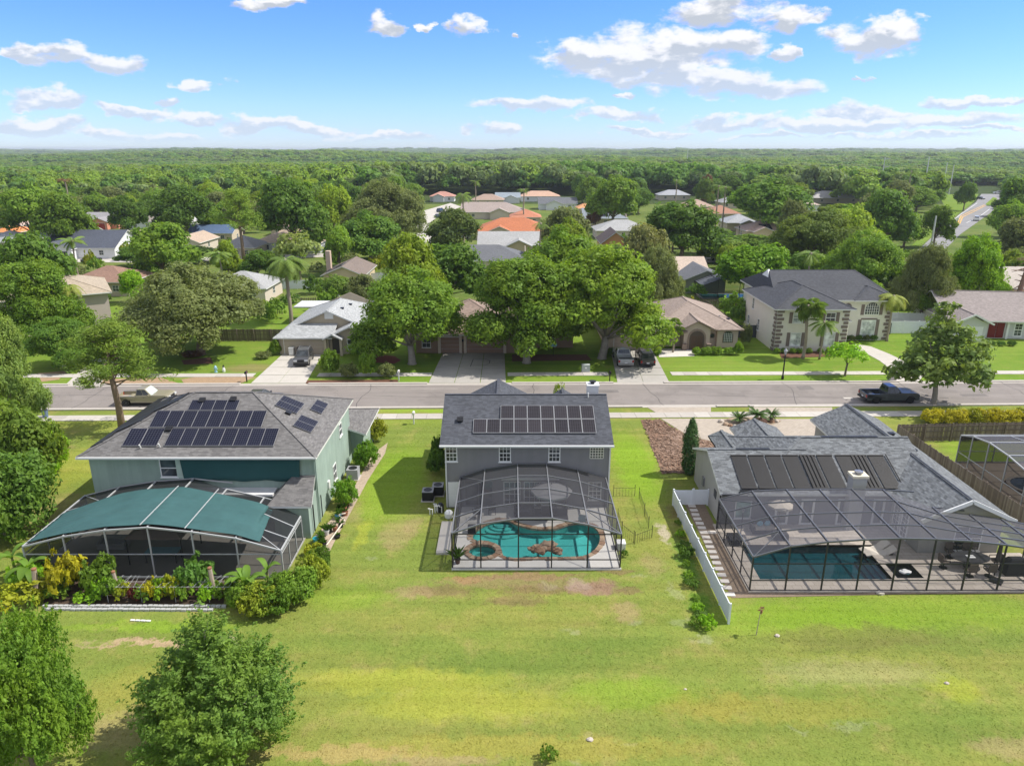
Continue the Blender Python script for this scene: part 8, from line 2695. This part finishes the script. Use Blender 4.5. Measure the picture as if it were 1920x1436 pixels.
def vehicle(name, label, cat, loc, rz, kind, pm, windscreen=None, group=None, parts=True):
    """front towards +x; length along x, width along y"""
    t = thing(name, label, cat, loc, rz, group)
    L, Wd, wr = {'pickup': (5.8, 1.96, .40), 'suv': (4.75, 1.9, .37), 'sedan': (4.7, 1.82, .33)}[kind]
    h0, hb = (.38, 1.12) if kind == 'pickup' else (.3, 1.0) if kind == 'suv' else (.24, .88)
    fx, rx = L / 2 - .95, -L / 2 + (1.15 if kind == 'pickup' else .95)
    x0, x1 = -L / 2, L / 2
    ra = wr + .09
    bonnet = hb + (.06 if kind != 'sedan' else .0)
    low = [(x0 + .03, h0 + .12), (x0 + .12, h0)] + [(rx - ra, h0)] + arch(rx, ra, h0)[1:-1] + [(rx + ra, h0), (fx - ra, h0)] + arch(fx, ra, h0)[1:-1] + [(fx + ra, h0), (x1 - .1, h0), (x1, h0 + .15), (x1 - .02, bonnet - .2), (x1 - .18, bonnet - .04), (x1 - .5, bonnet + .02)]
    if kind == 'pickup':
        low += [(.95, bonnet + .05), (-.70, hb + .03), (-.72, hb - .42), (x0 + .1, hb - .42), (x0 + .08, hb), (x0, hb - .03)]
    elif kind == 'suv':
        low += [(1.05, bonnet + .04), (x0 + .1, hb + .05), (x0, hb - .1)]
    else:
        low += [(1.0, bonnet + .05), (x0 + .7, bonnet + .06), (x0 + .1, bonnet), (x0, bonnet - .2)]
    mb = MB(); mb.extr(low, -Wd / 2, Wd / 2)
    body = mb.build('body', pm, t)
    bv = body.modifiers.new('bevel', 'BEVEL'); bv.width = .045; bv.segments = 2; bv.limit_method = 'ANGLE'; bv.angle_limit = R(40)
    if kind == 'pickup':
        for s in (-1, 1):
            mb = MB(); mb.box(x0 + .08, -.721, min(s * (Wd / 2), s * (Wd / 2 - .1)), max(s * (Wd / 2), s * (Wd / 2 - .1)), hb - .419, hb); mb.build('bed_side', pm, t)
        mb = MB(); mb.box(x0 + .1, -.73, -Wd / 2 + .11, Wd / 2 - .11, hb - .419, hb - .40); mb.build('bed_liner', RUBBER if pm.name != 'olive_paint' else mat('tan_bed', (.33, .28, .23), .8), t)
    # cabin
    zt = {'pickup': 1.88, 'suv': 1.72, 'sedan': 1.42}[kind]
    zb = hb + .03 if kind != 'sedan' else bonnet + .05
    if kind == 'pickup': base = (-.68, 1.05); top = (-.52, .32)
    elif kind == 'suv': base = (x0 + .12, 1.12); top = (x0 + .5, .35)
    else: base = (x0 + .62, 1.05); top = (x0 + 1.35, .25)
    wb, wt_ = Wd / 2 - .04, Wd / 2 - .22
    A = [(base[0], -wb, zb), (base[1], -wb, zb), (base[1], wb, zb), (base[0], wb, zb), (top[0], -wt_, zt), (top[1], -wt_, zt), (top[1], wt_, zt), (top[0], wt_, zt)]
    mb = MB(); mb.add(A, [(3, 2, 1, 0), (4, 5, 6, 7), (0, 1, 5, 4), (1, 2, 6, 5), (2, 3, 7, 6), (3, 0, 4, 7)])
    cab = mb.build('cabin', pm, t)
    bv = cab.modifiers.new('bevel', 'BEVEL'); bv.width = .05; bv.segments = 2

    def glass(idx, nm, m_, i0=.09, i1=.09, u0=.08, u1=.92):
        p = [Vector(A[i]) for i in idx]          # bottom a, bottom b, top b, top a
        q = lambda u, v: (p[0].lerp(p[1], u)).lerp(p[3].lerp(p[2], u), v)
        n = (p[1] - p[0]).cross(p[3] - p[0]).normalized()
        c = (p[0] + p[1] + p[2] + p[3]) / 4
        if n.dot(c - Vector((sum(base) / 2, 0, (zb + zt) / 2))) < 0: n = -n
        o = [q(u0, i0), q(u1, i0), q(u1, 1 - i1), q(u0, 1 - i1)]
        f = [w + n * .014 for w in o]; b_ = [w - n * .02 for w in o]
        mb = MB(); mb.add(f + b_, [(0, 1, 2, 3), (7, 6, 5, 4), (0, 4, 5, 1), (1, 5, 6, 2), (2, 6, 7, 3), (3, 7, 4, 0)]); mb.build(nm, m_, t)
    glass((1, 2, 6, 5), 'windscreen', windscreen or CARGLASS, .06, .08)
    glass((3, 0, 4, 7), 'rear_window', CARGLASS, .2, .12)
    cuts = [(.06, .48), (.53, .93)] if kind == 'pickup' else [(.05, .34), (.37, .64), (.67, .93)]
    for a, b in cuts:
        glass((0, 1, 5, 4), 'side_window', CARGLASS, .1, .14, a, b)
        glass((3, 2, 6, 7), 'side_window', CARGLASS, .1, .14, a, b)
    for sx in (fx, rx):
        for s in (-1, 1):
            y = s * (Wd / 2 - .11)
            w = MB().lathe([(wr * .62, -.115), (wr * .97, -.11), (wr, -.07), (wr, .07), (wr * .97, .11), (wr * .62, .115)], (0, 0, 0), 18).build('wheel', RUBBER, t, loc=(sx, y, wr), rot=(R(90), 0, 0))
            rm = MB(); rm.lathe([(wr * .60, -.09), (wr * .60, .118), (wr * .5, .10), (wr * .16, .10), (.03, .122)], (0, 0, 0), 14); rm.build('rim', BLACK if kind == 'pickup' and pm.name == 'slate_paint' else STEEL, w)
    if not parts: return t
    for s in (-1, 1):
        y0, y1 = sorted((s * (Wd / 2 - .06), s * (Wd / 2 - .5)))
        MB().box(x1 - .10, x1 + .012, y0, y1, bonnet - .34, bonnet - .14).build('headlight', HEADL, t)
        y0, y1 = sorted((s * (Wd / 2 - .02), s * (Wd / 2 - .22)))
        MB().box(x0 - .012, x0 + .1, y0, y1, hb - .4, hb - .1).build('tail_light', TAILL, t)
        y0, y1 = sorted((s * (Wd / 2 + .02), s * (Wd / 2 + .2)))
        MB().box(.72, .84, y0, y1, zb + .02, zb + .18).build('mirror', pm, t)
        for k, xx in enumerate(((.02,) if kind == 'pickup' else (-.02, -1.0))):
            y0, y1 = sorted((s * (Wd / 2 + .001), s * (Wd / 2 + .012)))
            MB().box(xx + .1, xx + .28, y0, y1, hb - .16, hb - .12).build('door_handle', BLACK, t)
    MB().box(x1 - .06, x1 + .02, -Wd / 2 + .52, Wd / 2 - .52, bonnet - .42, bonnet - .13).build('grille', BLACK, t)
    MB().box(x1 - .1, x1 + .07, -Wd / 2 + .02, Wd / 2 - .02, h0 - .02, h0 + .2).build('bumper', STEEL if kind == 'pickup' else BLACK, t)
    MB().box(x0 - .09, x0 + .09, -Wd / 2 + .02, Wd / 2 - .02, h0 + .0, h0 + .18).build('bumper', STEEL if kind == 'pickup' and pm.name != 'slate_paint' else BLACK, t)
    MB().box(x0 - .022, x0 + .02, -.18, .18, h0 + .22, h0 + .36).build('number_plate', PLATE, t)
    if kind == 'suv':
        for s in (-1, 1): MB().bar((top[0] + .1, s * (wt_ - .08), zt + .05), (top[1] - .1, s * (wt_ - .08), zt + .05), .05).build('roof_rail', ALU, t)
    return t


SLATE_P = paint('slate_paint', (.055, .062, .072)); SILV_P = paint('silver_paint', (.42, .43, .44)); OLIVE_P = paint('olive_paint', (.30, .27, .19)); CHAR_P = paint('charcoal_paint', (.05, .048, .047)); BLK_P = paint('black_paint', (.015, .015, .017)); RED_P = paint('red_paint', (.45, .02, .025)); BLUE_P = paint('blue_paint', (.03, .05, .11)); WHT_P = paint('white_paint_car', (.7, .7, .7))
q = G(1672, 757); vehicle('pickup_truck', 'dark grey pickup parked at the near kerb beside the sycamore', 'pickup', (q.x, q.y + .9, .015), R(1), 'pickup', SLATE_P)
q = G(266, 762); vehicle('pickup_truck', 'tan pickup parked at the near kerb behind the green house', 'pickup', (q.x + .1, q.y + 1.0, .015), R(1), 'pickup', OLIVE_P, SUNSHADE)
q = G(35, 760); vehicle('pickup_truck', 'black pickup at the left edge of the street', 'pickup', (q.x - .9, q.y + 1.3, .015), R(1), 'pickup', BLK_P)
vehicle('pickup_truck', 'silver pickup parked nose-in on the right driveway', 'pickup', (14.4, 90.4, .04), R(90), 'pickup', SILV_P)
vehicle('sport_utility_car', 'dark grey car parked beside the silver pickup', 'car', (17.2, 90.0, .04), R(90), 'suv', CHAR_P)
vehicle('sport_utility_car', 'charcoal car facing the street on the left driveway', 'car', (-27.0, 90.2, .04), R(-84), 'suv', CHAR_P)
vehicle('sedan_car', 'dark car in the street just showing over the green house roof', 'car', (P(500, 738, 76).x, 74.3, .015), R(1), 'sedan', CHAR_P)
for px, py, kind, pm, rz, lab in ((1400, 462, 'suv', RED_P, 100, 'red car parked on the bright side street'), (1374, 458, 'sedan', BLUE_P, 20, 'dark blue car in front of the pale hip-roofed house'), (162, 422, 'suv', RED_P, 10, 'red car parked by the red garage'), (232, 426, 'suv', BLK_P, 80, 'black car under the small-crowned tree on the left'), (172, 492, 'sedan', BLK_P, 70, 'black car at the dark garage of the navy-roofed house'), (826, 398, 'suv', BLUE_P, 70, 'dark car parked far up the side street, upper one'), (822, 408, 'sedan', BLUE_P, 70, 'dark car parked in the side street, lower one'), (868, 448, 'sedan', SILV_P, 5, 'pale blue car behind the dark spreading oak'), (1838, 374, 'sedan', BLK_P, -75, 'black car driving on the highway'), (1870, 364, 'suv', WHT_P, 170, 'white car at the far bend of the highway'), (1880, 384, 'suv', BLK_P, 0, 'black car standing right of the highway median'), (1872, 391, 'sedan', RED_P, 20, 'red car standing right of the highway'), (1830, 414, 'suv', WHT_P, 60, 'white car on the near right lane of the highway'), (1340, 488, 'sedan', SILV_P, 30, 'silver car on the side street below the big dark oak')):
    q = G(px, py); vehicle('suv_car' if False else 'parked_car', lab, 'car', (q.x, q.y, .05), R(rz), kind, pm, parts=False)

# ------------------------------------------------------------------ street furniture
def mailbox(px, py, label, post_m, box_m, s=1.0):
    g = G(px, py); t = thing('mailbox', label, 'mailbox', tuple(g))
    MB().box(-.06, .06, -.06, .06, 0, 1.05).build('post', post_m, t)
    mb = MB(); mb.prism([(-.13, -.26), (.13, -.26), (.13, .26), (-.13, .26)], 1.052, 1.2)
    mb.extr([(.13 * math.cos(math.pi * k / 8), 1.2 + .13 * math.sin(math.pi * k / 8)) for k in range(9)], -.26, .26); mb.build('box', box_m, t)
    MB().box(.131, .15, -.1, -.05, 1.1, 1.35).build('flag', RED_P, t)
    return t


mailbox(463, 716, 'dark mailbox on the verge left of the left driveway', BLACK, BLACK)
mailbox(1143, 716, 'black mailbox on the verge left of the right driveway', BLACK, BLACK)
mailbox(213, 714, 'dark mailbox behind the crown of the thin pine', BLACK, BLACK)
mailbox(748, 714, 'pale mailbox at the right end of the mulch strip', TRIM, TRIM)
mailbox(776, 795, 'small white mailbox post on the lawn left of the grey house', WHITE, WHITE)
g = G(86, 783); t = thing('trash_bin', 'blue-grey bin standing on the near pavement at the left', 'bin', (g.x, g.y, .05)); MB().lathe([(.25, 0), (.3, .75), (.33, .75), (.33, .8)], (0, 0, 0), 10).build('body', mat('bin_blue', (.13, .19, .27), .5), t); MB().lathe([(.34, .801), (.2, .9)], (0, 0, 0), 10).build('lid', BLACK, t)
MB().bar((-.1, .1, .8), (-.25, .1, 1.7), .12).build('pole', BLACK, t)
g = G(1672, 714); t = thing('mailbox_pillar', 'white stone mailbox pillar at the curved driveway', 'pillar', tuple(g)); MB().box(-.35, .35, -.35, .35, 0, 1.3).build('base', mat('white_stone', (.62, .58, .55), .9, .25, 5), t); MB().box(-.42, .42, -.42, .42, 1.301, 1.42).build('cap', WHITE, t); MB().box(-.15, .15, -.36, -.352, .85, 1.15).build('mail_slot', BLACK, t)
# lamp post
g = G(1467, 711); t = thing('street_lamp', 'black street lamp post on the verge in front of the white house', 'street lamp', tuple(g))
H = P(1469, 652, g.y).z
MB().lathe([(.16, 0), (.16, .4), (.09, .5), (.075, H - .9), (.1, H - .85)], (0, 0, 0), 10).build('pole', BLACK, t)
MB().lathe([(.1, H - .84), (.22, H - .4), (.25, H - .38), (.06, H - .1), (.02, H)], (0, 0, 0), 8).build('lantern', mat('lantern_glass', (.35, .36, .4), .3), t)
for px, py, hh, lab in ((1383, 465, 5.5, 'black lamp post in front of the pale hip-roofed house'), (1504, 500, 6.5, 'thin lamp post behind the white house')):
    g = G(px, py); t = thing('street_lamp', lab, 'street lamp', tuple(g)); MB().lathe([(.13, 0), (.08, .5), (.07, hh)], (0, 0, 0), 8).build('pole', BLACK, t); MB().lathe([(.1, hh), (.22, hh + .35), (.05, hh + .6)], (0, 0, 0), 8).build('lantern', BLACK, t)
# steel poles of the power line on the right
for px, pb, pt_, arms, lab in ((1648, 372, 295, 3, 'tall white steel power pole with three arms'), (1729, 375, 294, 0, 'tall white steel power pole right of the armed one'), (1766, 365, 305, 0, 'thin power pole left of the highway bend'), (1779, 365, 309, 0, 'thinner power pole next to the highway bend'), (1469, 310, 286, 0, 'short far power pole above the broad dark oak'), (1287, 322, 280, 0, 'far power pole in the woods right of the centre'), (1744, 470, 405, 0, 'leaning thin pole beside the round-topped tree')):
    g = G(px, pb); Y = g.y; H = P(px, pt_, Y).z
    t = thing('power_pole', lab, 'pole', (P(px, pb, Y).x, Y, 0))
    MB().tube([(0, 0, 0), (0, 0, H)], [.45 if arms or pt_ < 300 else .3, .2], 8).build('pole', mat('galvanised_steel', (.62, .63, .64), .5, .1), t)
    for k in range(arms): MB().bar((0, 0, H - 1.2 - 4.2 * k), (3.2, 0, H - .6 - 4.2 * k), .22).build('arm', mat('galvanised_steel', (.62, .63, .64)), t)
# utility box, hydrant, small things
g = G(1098, 697); t = thing('utility_box', 'grey-green utility box on the lawn under the street trees', 'utility box', tuple(g)); MB().box(-.5, .5, -.35, .35, .1, .95).build('cabinet', mat('utility_green', (.38, .42, .40), .6), t); MB().box(-.55, .55, -.4, .4, 0, .099).build('pad', CONC, t); MB().box(-.12, .12, -.356, -.351, .5, .7).build('sign', WHITE, t)
g = G(405, 698); t = thing('hydrant', 'small blue and white hydrant at the edge of the lawn across the street', 'hydrant', tuple(g)); MB().lathe([(.2, 0), (.2, .08), (.14, .1), (.14, .6), (.2, .62), (.1, .8), (.03, .88)], (0, 0, 0), 10).build('body', mat('pale_blue_paint', (.3, .5, .62), .5), t); MB().tube([(-.24, 0, .45), (.24, 0, .45)], .07, 8).build('outlet', mat('pale_blue_paint', (.3, .5, .62)), t)
g = G(420, 697); t = thing('garden_gnome', 'small white and black ornament right of the hydrant', 'ornament', tuple(g)); MB().lathe([(.18, 0), (.2, .3), (.12, .5), (.13, .62), (.02, .75)], (0, 0, 0), 10).build('body', WHITE, t); MB().lathe([(.14, .63), (.02, .95)], (0, 0, 0), 8).build('hat', BLACK, t)
g = G(551, 671); t = thing('trash_bin', 'pale wheeled bin behind the charcoal car', 'bin', (g.x - .6, g.y + 1.2, .04)); MB().prism([(-.3, -.3), (.3, -.3), (.3, .3), (-.3, .3)], .1, 1.0).build('body', TRIM, t); MB().box(-.33, .33, -.33, .33, 1.001, 1.08).build('lid', TRIM, t)
g = G(556, 671); t = thing('trash_bin', 'dark wheeled bin beside the pale one', 'bin', (g.x + .15, g.y + 1.2, .04)); MB().prism([(-.3, -.3), (.3, -.3), (.3, .3), (-.3, .3)], .1, 1.0).build('body', BLACK, t); MB().box(-.33, .33, -.33, .33, 1.001, 1.08).build('lid', BLACK, t)
# basketball hoop lines painted on the middle driveway
mb = MB()
def strip(pts, w=.09):
    for a, b in zip(pts[:-1], pts[1:]):
        a, b = Vector((*a, .042)), Vector((*b, .042)); n = Vector((-(b - a).y, (b - a).x, 0)).normalized() * w / 2
        mb.poly([a - n, b - n, b + n, a + n])
strip([(-5.3, 88.2), (-5.1, 91.6)]); strip([(-5.1, 91.6), (-3.6, 91.7), (-2.9, 91.0), (-2.9, 89.6), (-3.5, 88.8), (-5.2, 88.6)])
o = mb.build('painted_line', mat('dark_line_paint', (.06, .06, .065), .8)); o['kind'] = 'structure'
g = G(1038, 668); t = thing('garden_figure', 'dark and blue hanging ornament under the dark green street tree', 'ornament', (g.x, g.y, 0)); MB().bar((0, 0, 0), (0, 0, 2.1), .05).build('pole', BLACK, t); MB().blob((0, 0, 1.55), (.45, .2, .25), 2, .2).build('basket', mat('blue_cloth', (.22, .45, .55)), t); MB().blob((0, 0, 2.05), (.22, .15, .25), 3, .2).build('top', BLACK, t)
# small pale stones and litter on the big lawn
for k, (px, py, s) in enumerate(((1106, 1387, .12), (1775, 1281, .10), (1457, 1192, .12), (1650, 1113, .2), (1285, 1292, .06))):
    g = G(px, py); o = MB().blob((0, 0, s * .3), (s * 1.3, s, s * .6), k, .2).build('stone', mat('pale_rock', (.5, .44, .38)), None, loc=tuple(g)); put_tags(o, ('white stone on the bottom of the big lawn', 'grey stone in the yellow patch of the right lawn', 'blue-grey stone near the thin sapling', 'pale stone at the front edge of the grey enclosure', 'tiny pale stone in the middle of the big lawn')[k], 'stone')
g = G(1632, 757); o = MB(); o.box(-.5, .5, -.25, .25, 0, .03); o = o.build('drain_cover', CONC, None, loc=(G(1590, 747).x, G(1590, 747).y, .013)); put_tags(o, 'pale drain cover in the street behind the dark grey pickup', 'drain cover')

# ------------------------------------------------------------------ labels that several things share get their place
from collections import defaultdict
grp = defaultdict(list)
for o in COL.objects:
    if o.parent is None and o.get('category') and o.get('label'): grp[o['label']].append(o)
ORD = ['first', 'second', 'third', 'fourth', 'fifth', 'sixth', 'seventh', 'eighth', 'ninth', 'tenth', 'eleventh', 'twelfth', 'thirteenth', 'fourteenth', 'fifteenth', 'sixteenth', 'seventeenth', 'eighteenth', 'nineteenth', 'twentieth']
for lab, os_ in grp.items():
    if len(os_) > 1:
        os_.sort(key=lambda o: o.location.x / max(1, o.location.y))
        for i, o in enumerate(os_):
            if i < 20: o['label'] = lab + ', ' + ORD[i] + ' from the left'
for o in COL.objects:
    if o.parent is None and o.get('category') in ('tree', 'shrub') and 'group' not in o.keys() and o.location.y > 110: o['group'] = 'trees among and beyond the houses'

# ------------------------------------------------------------------ the summer haze that the far woods fade into
HAZE = 0.00012
mb = MB(); mb.box(-9800, 9800, -900, 9800, -3.2, 36)
hz = mb.build('haze', bpy.data.materials.new('haze_air')); hz['kind'] = 'stuff'
hm = hz.data.materials[0]; hm.use_nodes = True; hm.node_tree.nodes.clear(); ht = NT(hm.node_tree)
hv = ht.n('ShaderNodeVolumePrincipled', i_Color=(0.82, 0.90, 1.0), i_Density=HAZE, i_Anisotropy=0.2)
ho = ht.n('ShaderNodeOutputMaterial'); ht.put(ho.inputs['Volume'], hv)
